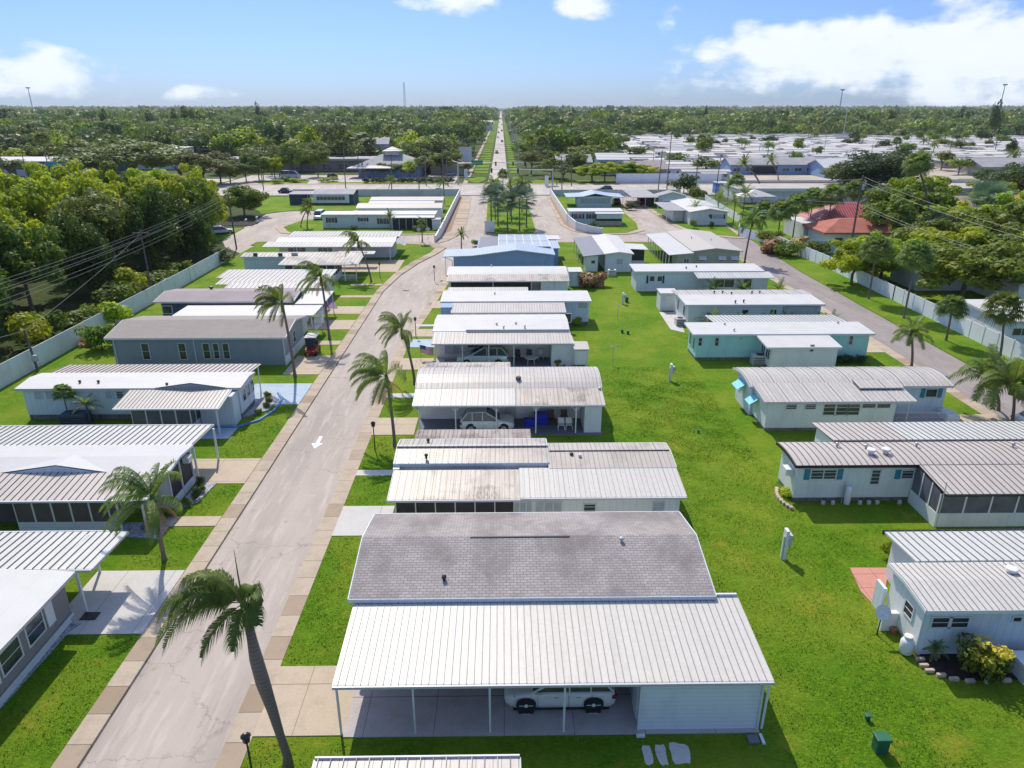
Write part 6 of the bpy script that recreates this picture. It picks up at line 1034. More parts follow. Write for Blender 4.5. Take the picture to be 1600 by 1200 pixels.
o=thing('potted_plant','red potted plant by the patio of the silver SUV home','potted plant',(at(872,577)[0],66.2,.05)); MB().lathe((0,0,0),[(.12,0),(.18,.28)],12).build('pot',M['terra'],None).parent=o; obj_from(CM['bush'][0],'foliage',o,(0,0,.5),(.32,.32,.35))
o=thing('bench','pale bench beside the door of the silver SUV home','bench',(at(703,562)[0],68.2,.05)); MB().box(-.7,.7,-.2,.2,.38,.43).build('seat',M['gutter'],None).parent=o
for s in (-.55,.5): MB().box(s,s+.06,-.18,.18,0,.38).build('leg',M['gutter'],None).parent=o
# flag
o=thing('flag','striped flag hanging on a short pole by the tropical shrub','flag',(at(657,563)[0],at(657,563)[1],0)); MB().tube([(0,0,0),(0,0,1.7)],.02,6).build('pole',M['galv'],None).parent=o
for c_ in range(13):
    V=[];Fs=[]
    for k in range(13): u=k/12; V+= [(.02+u*1.35,.09*math.sin(u*7),1.65-c_*.062-.35*u),(.02+u*1.35,.09*math.sin(u*7),1.65-(c_+1)*.062-.35*u)]
    b=MB(); b.v=V; b.f=[(2*k,2*k+1,2*k+3,2*k+2) for k in range(12)]; b.build('stripe',M['flagr' if c_%2==0 else 'flagw'],None).parent=o
b=MB(); b.v=[v for k in range(6) for v in ((.02+k/12*1.35,.09*math.sin(k/12*7)-.006,1.652-.35*k/12),(.02+k/12*1.35,.09*math.sin(k/12*7)-.006,1.65-.434-.35*k/12))]; b.f=[(2*k,2*k+1,2*k+3,2*k+2) for k in range(5)]; b.build('canton',M['flagb'],None).parent=o
b=MB()
for i in range(5):
    for j in range(4): u=.03+i*.08; b.box(.02+u*1.35,.05+u*1.35,.09*math.sin(u*7)-.012,.09*math.sin(u*7)-.008,1.60-.35*u-j*.1,1.63-.35*u-j*.1)
b.build('stars',M['flagw'],None).parent=o
# road signs
for a,b_,l,rot in ((655,377,'stop-shaped road sign back beside the corner palm',0),(669,376,'diamond road sign on the corner lawn',1)):
    x,y=at(a,b_); o=thing('road_sign',l,'road sign',(x,y,0)); MB().tube([(0,0,0),(0,0,2.4)],.035,6).build('post',M['galv'],None).parent=o; n=8 if not rot else 4; r_=.4 if not rot else .5
    MB().prism([(math.cos(2*math.pi*(k+.5*(1-rot))/n)*r_,math.sin(2*math.pi*(k+.5*(1-rot))/n)*r_) for k in range(n)],0,.02); q=MB().lathe((0,-.045,2.25),[(r_,0),(r_,.02)],n,'y'); q.build('sign_plate',M['gutter'],None).parent=o
o=thing('entrance_sign','upright white park sign under the silver palms on the median','sign',(*at(765,363),.05)); MB().box(-1,1,-.12,.12,0,2.0).build('board',M['white'],None).parent=o; MB().box(-1.1,1.1,-.2,.2,2.003,2.2).build('cap',M['white'],None).parent=o
for a,b_,l in ((878,292,'white banner sign at the highway corner, right'),(728,280,'white banner sign at the highway corner, left')): x,y=at(a-24 if a>800 else a,b_); o=thing('banner_sign',l,'sign',(x,y,-.1)); MB().box(-.6,.6,-.06,.06,.3,3.6).build('board',M['white'],None).parent=o; MB().box(-.05,.05,-.05,.05,0,.3).build('post',M['galv'],None).parent=o
o=thing('billboard','white-blue street billboard left of the far road','sign',(-14.5,300,-.1)); MB().box(-2.6,2.6,-.15,.15,2.2,9.2).build('board',M['s_carp'],None).parent=o; MB().box(-.2,.2,-.1,.1,0,2.2).build('post',M['galv'],None).parent=o
for i,(a,b_) in enumerate(((385,352),(402,348))): x,y=at(a,b_); o=thing('mailbox',['white mailbox on a post at the left turning area','second white mailbox nearer the round green tree'][i],'mailbox',(x,y,0)); MB().tube([(0,0,0),(0,0,1.1)],.05,6).build('post',M['white'],None).parent=o; MB().lathe((0,-.35,1.2),[(.2,0),(.2,.7)],12,'y').build('box',M['white'],None).parent=o
# paving stones in the lawn at the bottom, edging pieces
G2='pale stepping slabs in the shaded lawn'
for k,(xx,yy,sx,sy) in enumerate([(at(1013,1185)[0],20.9,.36,.9),(at(1035,1185)[0],20.9,.42,.95),(at(1064,1183)[0],20.95,.75,1.0)]):
    pl=[]; r_=random.Random(k)
    for t in range(14): an=2*math.pi*t/14; f=.85+.25*r_.random(); pl.append((xx+max(-1,min(1,1.3*math.cos(an)))*sx/2*f,yy+max(-1,min(1,1.3*math.sin(an)))*sy/2*f))
    tag(MB().prism(pl,-.03,.03).build('paving_slab',M['drivew']),['left broken pale slab in the shaded lawn at the bottom','middle broken pale slab in the shaded lawn at the bottom','widest broken pale slab in the shaded lawn at the bottom'][k],'paving slab',G2)
o=tag(MB().box(*[at(1175,1175)[0],at(1175,1175)[0]+.45],21.35,21.75,0,.12).build('splash_block',M['deck'],bevel=.02),'dark splash block at the corner of the nearest carport','splash block'); tag(MB().box(at(1197,1178)[0],at(1197,1178)[0]+.12,21.3,21.8,0,.1).build('edging_block',M['white'],bevel=.01),'white block beside the dark splash block','edging block')
tag(MB().box(at(994,1151)[0],at(994,1151)[0]+.35,21.72,21.84,0,.12).build('edging_block',M['white'],bevel=.01),'white block at the foot of the storage room corner post','edging block')
GS='stones edging the bed behind the mint-white home'
for i in range(9): t_=i/8; x=18.45-.35*math.sin(t_*3); y=39.3+t_*2.4; tag(MB().cbox((x,y,.1),.22,.3,.2).build('edging_stone',M['stone'],bevel=.03),'pale stone in the short edging left of the mint-white home','edging stone',GS)
GS2='stones edging the mulch bed at the lower right'
ed=px((1437,1032),(1443,1042),(1452,1050),(1470,1057),(1490,1063),(1515,1066),(1545,1067),(1572,1065),(1600,1062))
for i,(x,y) in enumerate(ed): tag(MB().cbox((x,y,.08),.42,.16,.18).build('edging_stone',M['stone'],bevel=.03),'curved edging stone of the mulch bed at the lower right','edging stone',GS2)
for i,(a,b_,m_,l) in enumerate([(1383,972,'white','white bucket by the end wall of the lower right home'),(1395,988,'terra','terracotta pot beside the white bucket')]): x,y=at(a,b_); tag(MB().lathe((x,y,0),[(.13,0),(.18,.3),(.15,.3)],14).build('bucket' if i==0 else 'pot',M[m_]),l,'container')
for i,a in enumerate((1281,1296,1338,1352,1365,1400)): x,y=at(a,782); tag(MB().cbox((x,39.85,.12),.22,.16,.24).build('concrete_block',M['drivew'],bevel=.01),'loose concrete block against the brick skirt of the mint-white home','block','blocks along the brick skirt')
# pool and sail
x,y=at(1210,330); o=thing('swimming_pool','turquoise swimming pool beyond the fence corner','pool',(x,y,0)); MB().box(-4.5,4.5,-3,3.5,.01,.05).build('water',M['turq'],None).parent=o; q=MB(); [q.box(*c_,0,.12) for c_ in ((-5.2,5.2,-3.8,-3),(-5.2,5.2,3.5,4.2),(-5.2,-4.5,-3,3.5),(4.5,5.2,-3,3.5))]; q.build('coping',M['drivew'],None).parent=o
o=thing('shade_sail','cream shade sail stretched above the turquoise pool','shade sail',(x-3,y+7,0)); MB().add([(-4,-3,2.9),(0,0,4.6),(5,-2,3.0),(4,4,3.2),(-4,4,2.8),(-4,-3,2.85),(0,0,4.55),(5,-2,2.95),(4,4,3.15),(-4,4,2.75)],[(0,2,1),(2,3,1),(3,4,1),(4,0,1),(5,6,7),(7,6,8),(8,6,9),(9,6,5)]).build('canopy',M['sail'],None).parent=o
for c_ in ((-4,-3,2.9),(5,-2,3.0),(4,4,3.2),(-4,4,2.8)): MB().tube([(c_[0],c_[1],0),c_],.06,6).build('post',M['white'],None).parent=o
G3='plants in the bed along the brown screened porch end'
for i,(x,y) in enumerate([(-20.4,40.3),(-20.15,41.0),(-20.2,41.9),(-20.5,42.6),(-20.9,38.9),(-21.6,37.4)]): bush('small green bed plant at the road end of the brown screened porch',x,y,.7+.2*(i%2),.32,'bushd' if i%2 else 'bush',group=G3)
G4='low plants in the gravel bed of the pale blue home'
for i,(x,y) in enumerate([(-20.5,55),(-20.2,56.3),(-20.4,57.6),(-20.9,58.8)]): bush('low plant in the curved gravel bed of the pale blue home',x,y,.6,.3,'bush',group=G4)
for i,a in enumerate((880,896,903,910)):
    x,y=at(a,578); o=thing('potted_plant',['first','second','third','fourth'][i]+' small pot from the left before the storage room of the silver SUV home','potted plant',(x,y,0)); MB().lathe((0,0,0),[(.12,0),(.17,.26)],12).build('pot',M['terra' if i%2 else 'drivew'],None).parent=o; obj_from(CM['bush'][0],'foliage',o,(0,0,.4),(.24,.24,.22))
tag(MB().box(-21.3,-20.5,29.2,29.8,.045,.07).build('door_mat',M['black']),'dark doormat by the carport of the lower left grey home','mat')
for i,(x,y,w_,d_,h_,m_,l) in enumerate([(-1.2,53.2,.5,.4,1.1,'brownc','dark cabinet against the back wall behind the compact SUV'),(.1,68.7,.9,.5,.9,'black','dark grill on the patio of the silver SUV home'),(-3.2,68.9,.8,.4,.5,'gutter','grey storage chest against the wall behind the silver SUV')]):
    o=thing(l.split()[1],l,l.split()[1],(x,y,.055)); MB().box(-w_/2,w_/2,-d_/2,d_/2,0,h_*.9).build('body',M[m_],None,bevel=.03).parent=o; MB().box(-w_/2-.03,w_/2+.03,-d_/2-.03,d_/2+.03,h_*.9+.002,h_).build('lid',M[m_],None,bevel=.02).parent=o
# real blades over the nearer lawns
def grass_field(rects,dens,seed):
    r=np.random.RandomState(seed); Vs=[]
    for x0,x1,y0,y1 in rects:
        n=int((x1-x0)*(y1-y0)*dens); p=np.stack([x0+(x1-x0)*r.rand(n),y0+(y1-y0)*r.rand(n),np.full(n,.0)],1); keep=(np.sin(p[:,0]*1.9+np.sin(p[:,1]*1.3)*2)+np.sin(p[:,1]*2.3+p[:,0])+r.randn(n)*.9)>-.8; p=p[keep]; n=len(p)
        a=r.rand(n)*6.28; w=.012+.014*r.rand(n); h=.035+.05*r.rand(n); d=np.stack([np.cos(a),np.sin(a),0*a],1)*w[:,None]; l=np.stack([r.randn(n)*.03,r.randn(n)*.03,h],1); Vs.append(np.stack([p-d,p+d,p+l],1).reshape(-1,3))
    V=np.concatenate(Vs); o=bpy.data.objects.new('grass',mesh_np('grass',V,np.arange(len(V)).reshape(-1,3),M['blade'])); C.objects.link(o); tag(o,'short green lawn grass between the homes','grass',None,'stuff')
grass_field([(10.9,18.9,19,62),(-10.25,-7.05,26.1,36.4),(-10.2,-7,20,21.8),(-7,10.8,20.9,21.7),(-10.25,-6.95,40.2,43.9),(-10.25,-6.9,45,50.4),(-21.2,-17.75,19.5,28.0),(-21.3,-17.75,33.6,37.6),(-20.2,-17.75,39.1,42.9),(-21,-17.75,47,56.8),(8.3,18.5,46,66),(19,30,34,36.9),(19,26,22,24.5)],95,4)
# ================= VEHICLES =================
def wheel(o,x,y,r_,m_cover=False,side=-1,w=.22):
    t_=MB().lathe((x,y-w/2,r_),[(r_*.62,0),(r_*.95,.01),(r_,.04),(r_,w-.04),(r_*.95,w-.01),(r_*.62,w)],24,'y').build('tyre',M['tyre'],None,smooth=False); 
    wh=bpy.data.objects.new('wheel',None); C.objects.link(wh); wh.parent=o; t_.parent=wh
    yy=y-w/2-.012 if side<0 else y+w/2-.008
    rm=MB().lathe((x,yy,r_),[(r_*.12,0),(r_*.6,.005),(r_*.62,.02)],20,'y').build('rim',M['rim'],None); rm.parent=wh
    b=MB(); 
    for k in range(5): a=2*math.pi*k/5+.3; b.tube([(x+math.cos(a)*r_*.1,yy-.006*(-side),r_+math.sin(a)*r_*.1),(x+math.cos(a)*r_*.58,yy-.006*(-side),r_+math.sin(a)*r_*.58)],r_*.07,4)
    s_=b.build('spokes',M['rim'],None); s_.parent=wh; return wh
def car(label,cat,x,y,rz,L=4.6,Wd=1.85,Ht=1.65,paint='carw',style='suv',name='parked_car',group=None,z=0,detail=True):
    """front points to +x; body lofted from cross-sections along x"""
    o=thing(name,label,cat,(x,y,z),rz,group); hw=Wd/2; r_=.35 if style!='small' else .31; gc=.2; belt=Ht*.6; hood=belt*.97
    st=[(-.5,.80,.45,belt*.72),(-.485,.93,gc+.12,belt*.9),(-.44,.99,gc,belt),(-.3,1.,gc,belt),(0,1.,gc,belt),(.2,1.,gc,belt*.99),(.27,1.,gc,belt*.97),(.36,.98,gc,hood*.93),(.44,.93,gc+.02,hood*.86),(.485,.82,gc+.1,hood*.72),(.5,.66,gc+.2,hood*.58)]
    V=[];Fs=[];K=14
    for (u,w,zb,zt) in st:
        w*=hw; zm=(zb+zt)/2; ring=[(-w*.86,zb),(-w*.97,zb+.08),(-w,zm),(-w*.985,zt-.12),(-w*.93,zt-.02),(-w*.8,zt),(-w*.35,zt+.015)]; ring=ring+[(-a,b) for a,b in ring[::-1]]
        V+=[(u*L,a,b) for a,b in ring]
    for i in range(len(st)-1):
        for k in range(K): Fs.append((i*K+k,(i+1)*K+k,(i+1)*K+(k+1)%K,i*K+(k+1)%K))
    Fs.append(tuple(range(K))); Fs.append(tuple(range((len(st)-1)*K,len(st)*K))[::-1]); b=MB(); b.v=V; b.f=Fs; body=b.build('body',M[paint],None,smooth=True); body.parent=o
    # greenhouse
    if style=='pickup': g=[(-.12,.0),(-.1,.9),(.08,1.),(.24,.0)]
    elif style=='van': g=[(-.49,0),(-.47,1),(.22,1),(.38,0)]
    elif style=='sedan': g=[(-.38,0),(-.22,1),(.06,1),(.24,0)]
    else: g=[(-.475,0),(-.36,.93),(-.02,1),(.25,0)]
    zb=belt-.02; V=[]; top=Ht
    for u,t_ in g: zz=zb+(top-zb)*t_; w=hw*(.9-.17*t_); V+=[(u*L,-w,zz),(u*L,w,zz)]
    b=MB(); b.v=V; b.f=[(0,2,3,1),(2,4,5,3),(4,6,7,5),(0,6,4,2),(1,3,5,7),(0,1,7,6)]; b.build('windows',M['glass'],None,bevel=.07).parent=o
    # roof panel and pillars in body colour
    b=MB(); (u1,t1),(u2,t2)=g[1],g[2]; z1=zb+(top-zb)*t1; z2=zb+(top-zb)*t2; w=hw*.76; b.add([(u1*L-.05,-w,z1+.0),(u2*L+.05,-w,z2),(u2*L+.05,w,z2),(u1*L-.05,w,z1),(u1*L-.05,-w,z1+.05),(u2*L-.02,-w*.95,z2+.05),(u2*L-.02,w*.95,z2+.05),(u1*L-.05,w,z1+.05)],[(0,3,2,1),(4,5,6,7),(0,1,5,4),(1,2,6,5),(2,3,7,6),(3,0,4,7)])
    for sg in (-1,1):
        for (ua,ta),(ub,tb) in ((g[0],g[1]),(g[3],g[2])): b.tube([(ua*L,sg*hw*.9,zb),(ub*L,sg*hw*.745,zb+(top-zb)*tb)],.05,5)
        for uu in ((g[1][0]+.02,) if style=='pickup' else (-.08,-.27)): b.tube([(uu*L,sg*hw*.905,zb),(uu*L,sg*hw*.75,zb+(top-zb)*.97)],.035,5)
    b.build('roof_frame',M[paint],None).parent=o
    for sx in (.305,-.295):
        for sg in (-1,1):
            MB().lathe((sx*L,sg*(hw-.13)-.125+ (0 if sg>0 else 0),r_+.02),[(r_*1.16,0),(r_*1.16,.25+.01)],24,'y').build('wheel_arch',M['dark'],None).parent=o; wheel(o,sx*L,sg*(hw-.09),r_,side=sg)
    if detail:
        q=MB(); [q.box(-L*.44,L*.42,min(sg*hw*.985,sg*hw*1.012),max(sg*hw*.985,sg*hw*1.012),gc-.02,gc+.1) for sg in (-1,1)]; q.build('sill_cladding',M['dark'],None,bevel=.02).parent=o
        for sg in (-1,1):
            MB().add([(L*.40,sg*hw*.94,hood*.74),(L*.487,sg*hw*.70,hood*.62),(L*.487,sg*hw*.70,hood*.72),(L*.40,sg*hw*.955,hood*.86),(L*.41,sg*hw*.80,hood*.9)],[(0,1,2,3),(3,2,4),(0,3,4),(1,0,4),(2,1,4)]).build('headlight',M['lamp_clear'],None).parent=o
            MB().box(-L*.502,-L*.455,min(sg*hw*.62,sg*hw*.97),max(sg*hw*.62,sg*hw*.97),belt*.68,belt*.86).build('tail_light',M['lamp_red'],None,bevel=.03).parent=o
            MB().box(L*.17,L*.21,min(sg*hw*1.0,sg*hw*1.17),max(sg*hw*1.0,sg*hw*1.17),belt-.02,belt+.13).build('mirror',M[paint],None,bevel=.03).parent=o
            for uu in (.02,-.18): MB().box(uu*L,uu*L+.2,min(sg*hw*.985,sg*hw*1.01),max(sg*hw*.985,sg*hw*1.01),belt-.2,belt-.17).build('door_handle',M['rim'],None).parent=o
            q=MB(); [q.box(uu*L-.006,uu*L+.006,min(sg*hw*.99,sg*hw*1.004),max(sg*hw*.99,sg*hw*1.004),gc+.08,belt-.08) for uu in (-.28,-.075,.2)]; q.box(-L*.28,L*.2,min(sg*hw*.99,sg*hw*1.004),max(sg*hw*.99,sg*hw*1.004),gc+.03,gc+.08); q.build('door_seam',M['dark'],None).parent=o
    return o
# nearest SUV with wheel covers, front to the left
cx=(at(790,1105,.5)[0]+at(962,1105,.5)[0])/2; o=car('white SUV in the nearest carport with black covers over its wheels','car',cx,23.98,math.pi,4.75,1.93,1.7,'carw','suv','parked_car',z=.045)
for sx in (.305,-.295):
    c=MB().prism([(sx*4.75+a,b_) for a,b_ in [(-.42,.50),(-.40,.66),(-.3,.78),(-.14,.85),(.14,.85),(.3,.78),(.40,.66),(.42,.50),(.3,.04),(-.3,.04)]],0,.03); c.v=[(a,1.0+cz,b_) for a,b_,cz in c.v]; c=c.build('wheel_cover',M['black'],None); c.parent=o
    q=MB().lathe((sx*4.75,1.034,.47),[(.09,0),(.09,.008)],16,'y'); q.box(sx*4.75-.3,sx*4.75-.12,1.034,1.04,.455,.49); q.box(sx*4.75+.12,sx*4.75+.3,1.034,1.04,.455,.49); q.build('badge',M['flagw'],None).parent=c
    wx=cx-sx*4.75; tag(MB().box(wx-.19,wx+.19,22.95,23.12,.046,.13).build('wheel_chock',M['gutter'],bevel=.01),('front' if sx>0 else 'rear')+' pale wheel chock beside the white SUV','wheel chock')
car('pale grey compact SUV under the Y-braced carport roof','car',(at(722,655)[0]+at(802,655)[0])/2,51.9,0,4.3,1.85,1.6,'carl','suv',z=.05)
car('silver pickup-style SUV under the cream carport roof','car',(at(714,560)[0]+at(800,560)[0])/2-.1,67.3,math.pi,5.2,1.95,1.85,'cars','suv',z=.05)
car('white van parked nose-in beside the palm, left row','van',at(490,478)[0]-.9,81.5,math.pi,4.8,1.95,1.95,'carw','van',z=.04)
car('white car at the right edge on the street','car',at(1600,668)[0]+1.6,at(1590,668)[1],0,4.5,1.85,1.55,'carw','sedan',z=-.09)
car('small pale car in the open carport of the navy-trimmed home','car',at(477,320)[0],at(477,320)[1]+2,-math.pi/2,4.2,1.8,1.5,'carl','sedan',z=.03)
car('pale blue van beside the grey-green home','van',at(494,342)[0]+.8,at(494,342)[1],-math.pi/2,4.8,1.9,1.9,'carl','van'); car('red car in the carport of the charcoal gabled home','car',at(1008,322)[0],at(1008,322)[1]+4,-math.pi/2,4.3,1.8,1.5,'red','sedan',z=.03); car('dark car in the carport of the blue-roofed home','car',at(965,320)[0],at(965,320)[1]+2,math.pi/2,4.4,1.8,1.5,'card','sedan',z=.03)
car('dark car driving on the highway, left','car',at(450,300)[0],222,0,4.6,1.85,1.5,'card','sedan','moving_car',z=-.09); car('dark SUV driving on the highway right of the crossing','car',at(938,294)[0],224,math.pi,4.9,1.9,1.8,'card','suv','moving_car',z=-.09); car('grey car on the highway near the left park wall','car',at(688,300)[0],221,0,4.5,1.85,1.5,'cars','sedan','moving_car',z=-.09)
car('white box van in the lot across the highway, left','van',at(455,279)[0],at(455,279)[1],0,7,2.2,2.8,'carw','van',z=-.05); car('dark car at the lot entrance left of the restaurant','car',at(520,278)[0],at(520,278)[1],1.2,4.6,1.85,1.6,'card','suv',z=-.05); car('silver car by the lot building, left','car',at(368,272)[0],at(368,272)[1],.2,4.6,1.85,1.5,'carl','sedan',z=-.05); car('white boat-like covered vehicle beside the left turning area','vehicle',*at(345,365),.5,5.5,2,1.5,'carl','sedan',z=0); car('grey car in the lot right of the restaurant','car',at(705,274)[0],at(705,274)[1],0,4.6,1.85,1.5,'cars','sedan',z=-.05)
GC_='cars on the far straight road'
for i,(xx,yy,pm) in enumerate([(-2.6,420,'card'),(.6,560,'carw'),(-2.8,640,'carw'),(-2.7,760,'card'),(.7,820,'card'),(-2.8,950,'carw'),(.8,1100,'cars'),(-2.8,1300,'card')]): car('distant car driving along the far straight road','car',xx,yy,math.pi/2 if xx>0 else -math.pi/2,4.6,1.9,1.6,pm,'suv','moving_car',GC_,z=-.085,detail=False)
# golf cart
x,y=at(489,553); o=thing('golf_cart','dark red golf cart with pale roof beside the blue-grey home','golf cart',(x,y,.04)); 
q=MB().add([(-.55,-1.0,.3),(.55,-1.0,.3),(.6,1.1,.3),(-.6,1.1,.3),(-.5,-1.05,.75),(.5,-1.05,.75),(.6,1.1,.62),(-.6,1.1,.62),(-.52,-.4,.85),(.52,-.4,.85)],[(0,3,2,1),(0,1,5,4),(4,5,9,8),(8,9,6,7),(2,3,7,6),(3,0,4,8,7),(1,2,6,9,5)]); q.build('body',M['red'],None,bevel=.04).parent=o
MB().box(-.5,.5,.1,.6,.65,.85).build('seat',M['brownc'],None,bevel=.04).parent=o; MB().box(-.5,.5,.6,.72,.85,1.25).build('backrest',M['brownc'],None,bevel=.04).parent=o; MB().box(-.62,.62,-.6,1.1,1.85,1.93).build('roof',M['mem'],None,bevel=.03).parent=o
for sx in (-.52,.52):
    for sy,zz in ((-.5,.8),(.95,.6)): MB().tube([(sx,sy,zz),(sx,sy,1.86)],.02,5).build('roof_post',M['black'],None).parent=o
    for sy in (-.75,.8): MB().lathe((sx-.09,sy,.24),[(.14,0),(.24,.02),(.24,.16),(.14,.18)],16,'x').build('wheel',M['tyre'],None).parent=o
    MB().lathe((sx*.7,-1.06,.6),[(.07,-.01),(.07,.03)],10,'y').build('headlight',M['lamp_clear'],None).parent=o
MB().box(-.5,.5,-.42,-.4,.86,1.8).build('windscreen',M['glass'],None).parent=o
# ================= FAR FIELD =================
# the park of white roofed homes beyond the highway, right
def far_home(w,d,h,rm,wm,k):
    o=thing('mobile_home','x','mobile home',(0,0,0)); p=prof(('flat','gable','arch')[k%3],0,d,h,(.15,.5,.4)[k%3],.3,5); walls(o,0,w,0,d,p,M[wm]); roof(o,0,w,p,M[rm],ox=.3,th=.15)
    b=MB(); [b.box(u,u+1.1,-.05,-.01,1.1,2.1) for u in np.arange(1.2,w-1.5,3.4)]; b.build('window_band',M['glass'],o)
    if k%2: roof(o,w*.35,w*.9,[(-3,2.4),(-.3,2.7)],M[rm],'porch_roof',ox=0); b=MB(); [b.box(u,u+.08,-2.9,-2.82,0,2.4) for u in np.arange(w*.36,w*.9,2.4)]; b.build('porch_posts',M['white'],o)
    return o
FH=[far_home(16,5,2.9,'memf','s_carp',0),far_home(17,6,2.9,'m_white','s_lblue',1),far_home(15,5,2.8,'mem2','s_white',2),far_home(18,7,2.9,'memt','s_beige',3),far_home(16,6,2.9,'memf','s_mint',4),far_home(16,5,2.9,'roofgrey','s_carp',5)]
FL=['white flat roofed home in the far park beyond the highway','white ribbed roofed home with porch in the far park','home with rounded grey-white roof in the far park','wide cream roofed home with porch in the far park','mint walled white roofed home in the far park','grey roofed home with porch in the far park']
spots=[]
yy=262.
while yy<770:
    x=(60 if yy<330 else 52+ (yy-330)*.12)+random.uniform(0,5)
    while x<yy*.78+30:
        skip=(84<x+8<215 and yy<300) or (x>70 and yy<300) or (x<110 and yy>640) or (yy>560 and 250<x<330 and random.random()<.4)
        if yy>600 and x>yy*.55: skip=skip or random.random()<.55
        if not skip: spots.append((x,yy+random.uniform(-1.2,1.2)))
        x+=random.choice([20,21,22,29])
    yy+=12.5
spots.sort(key=lambda s:s[1]); used=set(); rest=[]
for i,(x,y) in enumerate(spots):
    k=random.choices(range(6),[5,4,4,2,2,1])[0]
    if i<290:
        if k not in used: o=FH[k]; o.location=(x,y,-.1); o['label']=FL[k]; used.add(k); ORG[o.name]=(0,0,0)
        else: o=copy_tree(FH[k],None,FL[k],(x,y,-.1),random.uniform(-.02,.02))
        o['group']='homes of the park beyond the highway: '+['flat white','ribbed white','rounded','cream','mint','grey'][k]
    else: rest.append((x,y))
for k in range(6):
    if k not in used: o=FH[k]; [bpy.data.objects.remove(c) for c in list(o.children_recursive)]; bpy.data.objects.remove(o)
b=MB()
for x,y in rest: w=random.uniform(14,18); d=random.uniform(4.5,6.5); b.box(x,x+w,y,y+d,-.1,2.7); b.box(x-.3,x+w+.3,y-.3,y+d+.3,2.7,2.9)
if rest: tag(b.build('distant_homes',M['mem2']),'distant rows of white roofs at the back of the far park','homes','rows of far roofs','stuff')
# poles and palms in the park
for i in range(46):
    x=random.uniform(60,330); y=random.uniform(max(265,x*1.35),620)
    if i<20: pole('thin dark pole among the far park roofs',x,y,random.uniform(7,11),(0,0),i%2==0,.13,z=-.1)['group']='poles in the far park'
    else: palm('distant palm standing among the far park roofs',x,y,random.uniform(5,10),random.choice(['washy','date','royal']),sc=random.uniform(1.2,1.8),group='palms in the far park',r=.2,z=-.1)
for i in range(58):
    x=random.uniform(45,380); y=random.uniform(max(270,x*1.4),640); tree('small dark tree between the far park roofs',x,y,random.uniform(5,10),random.uniform(2.5,6),random.choice(['far','farolive','fardark']),'small trees in the far park',z=-.1)
# individual trees of the far woods
def blocked(x,y):
    if -21<x<19: return True
    if y<262 : return True
    if x>40 and y<700 and (x>44+ (y-262)*.10) and x<y*.8+20:
        if y>620 and x>y*.5: return random.random()<.4
        if y>690: return False
        return True
    if -100<x<-14 and y<298: return True
    if -215<x<-45 and y<322: return True
    if -210<x<-130 and y<335: return True
    if 14<x<66 and y<322: return True
    return False
cand=[]; yv=262.; 
while yv<640:
    sp=10.5+ (yv-262)*.012; x=-yv*.75-20
    while x<yv*.8+30:
        xx,y2=x+random.uniform(-3.5,3.5),yv+random.uniform(-3.5,3.5)
        if not blocked(xx,y2): cand.append((xx,y2))
        x+=sp
    yv+=sp*.9
cand.sort(key=lambda c:c[1]); ind=cand[:100]; more=cand[100:]
kl={'far':'mid green tree in the woods beyond the highway','farolive':'olive green tree in the woods beyond the highway','fardark':'dark green tree in the woods beyond the highway','farbright':'bright yellow-green tree in the woods beyond the highway'}
for x,y in ind: k=random.choices(['far','farolive','fardark','farbright'],[5,5,2,1.2])[0]; tree(kl[k],x,y,random.uniform(7,17),random.uniform(5,11),k,'woods beyond the highway: '+k,z=-.1,base=.5)
for i in range(30):
    y=random.uniform(265,520); x=random.uniform(-.66,.06)*y
    if not(-14<x<10): palm('tall palm rising out of the woods beyond the highway',x,y,random.uniform(9,14),random.choice(['washy','date','royal']),sc=random.uniform(1.4,2),group='palms in the woods beyond the highway',r=.2,z=-.1)
# the rest of the woods reads as one mass
def mass(name,label,pts,leafn,seed,m='leafF'):
    r=np.random.RandomState(seed); Vs=[];Qs=[];n0=0; MI=[]
    for x,y,h,rad in pts:
        n=leafn(y); u=r.randn(n,3); u/=np.linalg.norm(u,axis=1)[:,None]; u[:,2]=np.abs(u[:,2])*1.0-.25*r.rand(n)
        cl=r.randn(5,3)*np.array([.5,.5,.28]); ci=r.randint(0,5,n); p=cl[ci]*rad+u*rad*.55*np.array([1,1,.75]); p[:,2]=np.clip(p[:,2],-.7*rad,rad*.62); P=p+np.array([x,y,h-rad*.62]); V,Q=leaf_quads(P,u,rad*(.12 if y<450 else .15 if y<650 else .2 if y<900 else .3),r,.3); Vs.append(V);Qs.append(Q+n0);n0+=len(V); MI.append(np.full(len(Q),r.choice(4,p=[.4,.3,.2,.1]) if y<2600 else r.choice(2),dtype=np.int32))
        if y>600:
            a=np.arange(6)*math.pi/3+r.rand(); q=np.stack([x+np.cos(a)*rad*.7,y+np.sin(a)*rad*.7,np.full(6,h*.45)],1)
    o=bpy.data.objects.new(name,mesh_np(name,np.concatenate(Vs),np.concatenate(Qs),M[m])); C.objects.link(o)
    for k in 'GHI': o.data.materials.append(M['leaf'+k])
    o.data.polygons.foreach_set('material_index',np.concatenate(MI)); return tag(o,label,'woods',None,'stuff')
P1=[(x,y,random.uniform(6,17),random.uniform(4.5,11)) for x,y in more]; yv=640.
while yv<1700:
    sp=yv*.0185; x=-yv*.78
    while x<yv*.82:
        if not(-12-sp*.75<x<9+sp*.75) and random.random()<.93: P1.append((x+random.uniform(-.4,.4)*sp,yv+random.uniform(-.4,.4)*sp,random.uniform(8,15) if random.random()<.92 else random.uniform(17,22),sp*random.uniform(.4,.85)))
        x+=sp
    yv+=sp*.95
mass('woodland','dense green woods stretching away beyond the highway',P1,lambda y:420 if y<450 else 260 if y<650 else 110 if y<1000 else 80,3)
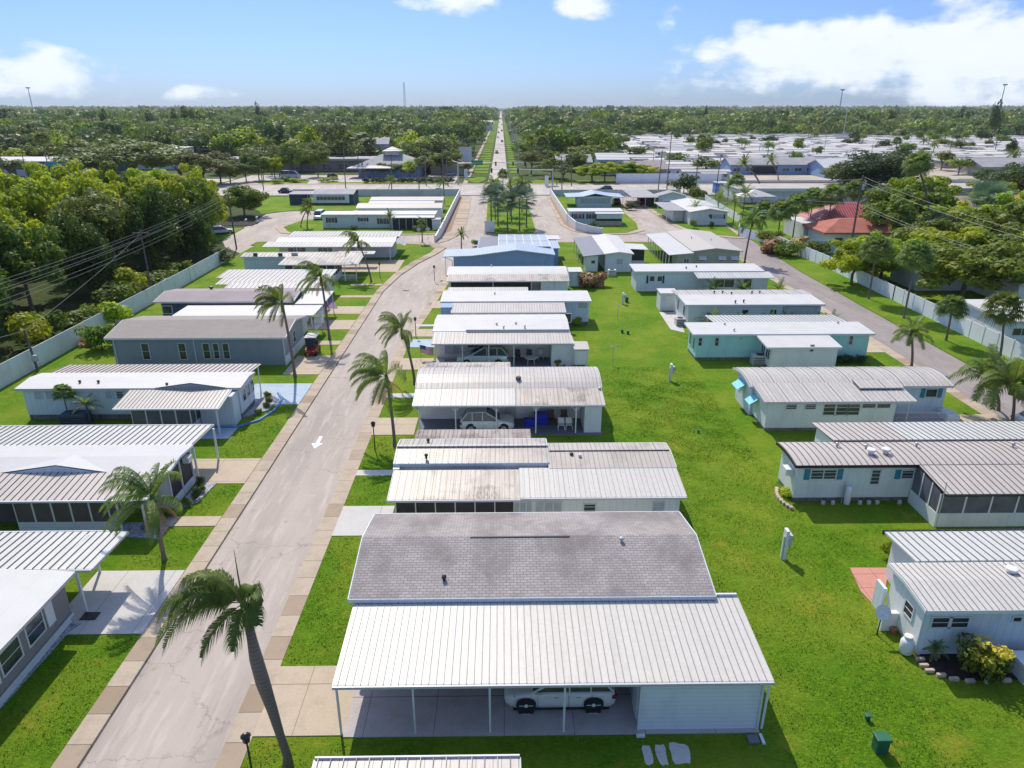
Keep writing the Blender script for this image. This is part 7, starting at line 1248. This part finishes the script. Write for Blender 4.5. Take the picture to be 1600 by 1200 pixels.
P2=[]; yv=1700.
while yv<9000:
    sp=yv*.022; x=-yv*.8
    while x<yv*.84:
        if abs(x)<sp*.9: x+=sp*.8; continue
        P2.append((x+random.uniform(-.5,.5)*sp,yv+random.uniform(-.5,.5)*sp,random.uniform(9,18)+(random.random()<.07)*7,sp*.55)); x+=sp*.8
    yv+=sp*1.25
mass('distant_woodland','distant woods reaching the horizon',P2,lambda y:50,5,'leafF')
# pine-like tall dark trees on the skyline
for i,(a,ty,D) in enumerate([(585,170,620),(290,168,640),(302,166,640),(275,169,650),(312,170,660),(165,172,600),(235,170,700),(405,160,900),(1290,168,700),(1100,166,900),(1390,165,700),(1552,158,600),(1555,163,620),(1500,166,900)]):
    r_=ray(a,200); x=r_[0]/r_[1]*D; z=aty(a,ty,D)[1]; t=tree('slender dark conifer rising above the skyline woods',x,D,z,random.uniform(3,5),'fardark','conifers above the skyline',base=2)
# scattered far roofs and the orange flowering tree
for i,(a,b_,m_) in enumerate([(745,192,'mem'),(690,190,'mem2'),(985,196,'memt'),(1150,188,'mem'),(1370,182,'mem2'),(1590,193,'mem'),(370,207,'mem'),(760,198,'mem'),(330,225,'memt'),(640,205,'mem2')]):
    x,y=at(a,b_,4); bld('far_house','pale roof showing through the distant woods','house',x-7,x+7,y,y+10,8,'gable',2.5,'s_white',m_,.6)['group']='roofs in the distant woods'
for i in range(26):
    y=random.uniform(330,1000); x=random.uniform(-.62,.1 if y>700 else -.08)*y
    if -30<x<26 or blocked(x,y): continue
    w=random.uniform(12,22); o=bld('far_house','house with pale or brown roof half hidden in the distant woods','house',x,x+w,y,y+11,random.uniform(7,9.5),'gable',2.6,'s_white',random.choice(['mem2','roofgrey','memt','rooft','memf']),.6); o['group']='houses half hidden in the woods'
for a,b_,l in ((983,183,'orange flowering tree in the distant woods, left'),(1168,182,'orange flowering tree in the distant woods, right')):
    x,y=at(a,b_,12); t=tree(l,x,y,15,10,'dry',base=3)
# air
xs=9600; tag(MB().box(-9500,9800,-40,9600,-1.3,46).build('haze',None if 0 else M['white']),'thin pale air haze','haze',None,'stuff')
hz=bpy.data.objects['haze']; hm=bpy.data.materials.new('haze'); hm.use_nodes=True; nt=hm.node_tree; nt.nodes.clear(); ou=nt.nodes.new('ShaderNodeOutputMaterial'); pv=nt.nodes.new('ShaderNodeVolumePrincipled'); pv.inputs['Color'].default_value=(.85,.92,1,1); pv.inputs['Density'].default_value=.00006; pv.inputs['Anisotropy'].default_value=.2; nt.links.new(pv.outputs[0],ou.inputs['Volume']); hz.data.materials.clear(); hz.data.materials.append(hm)
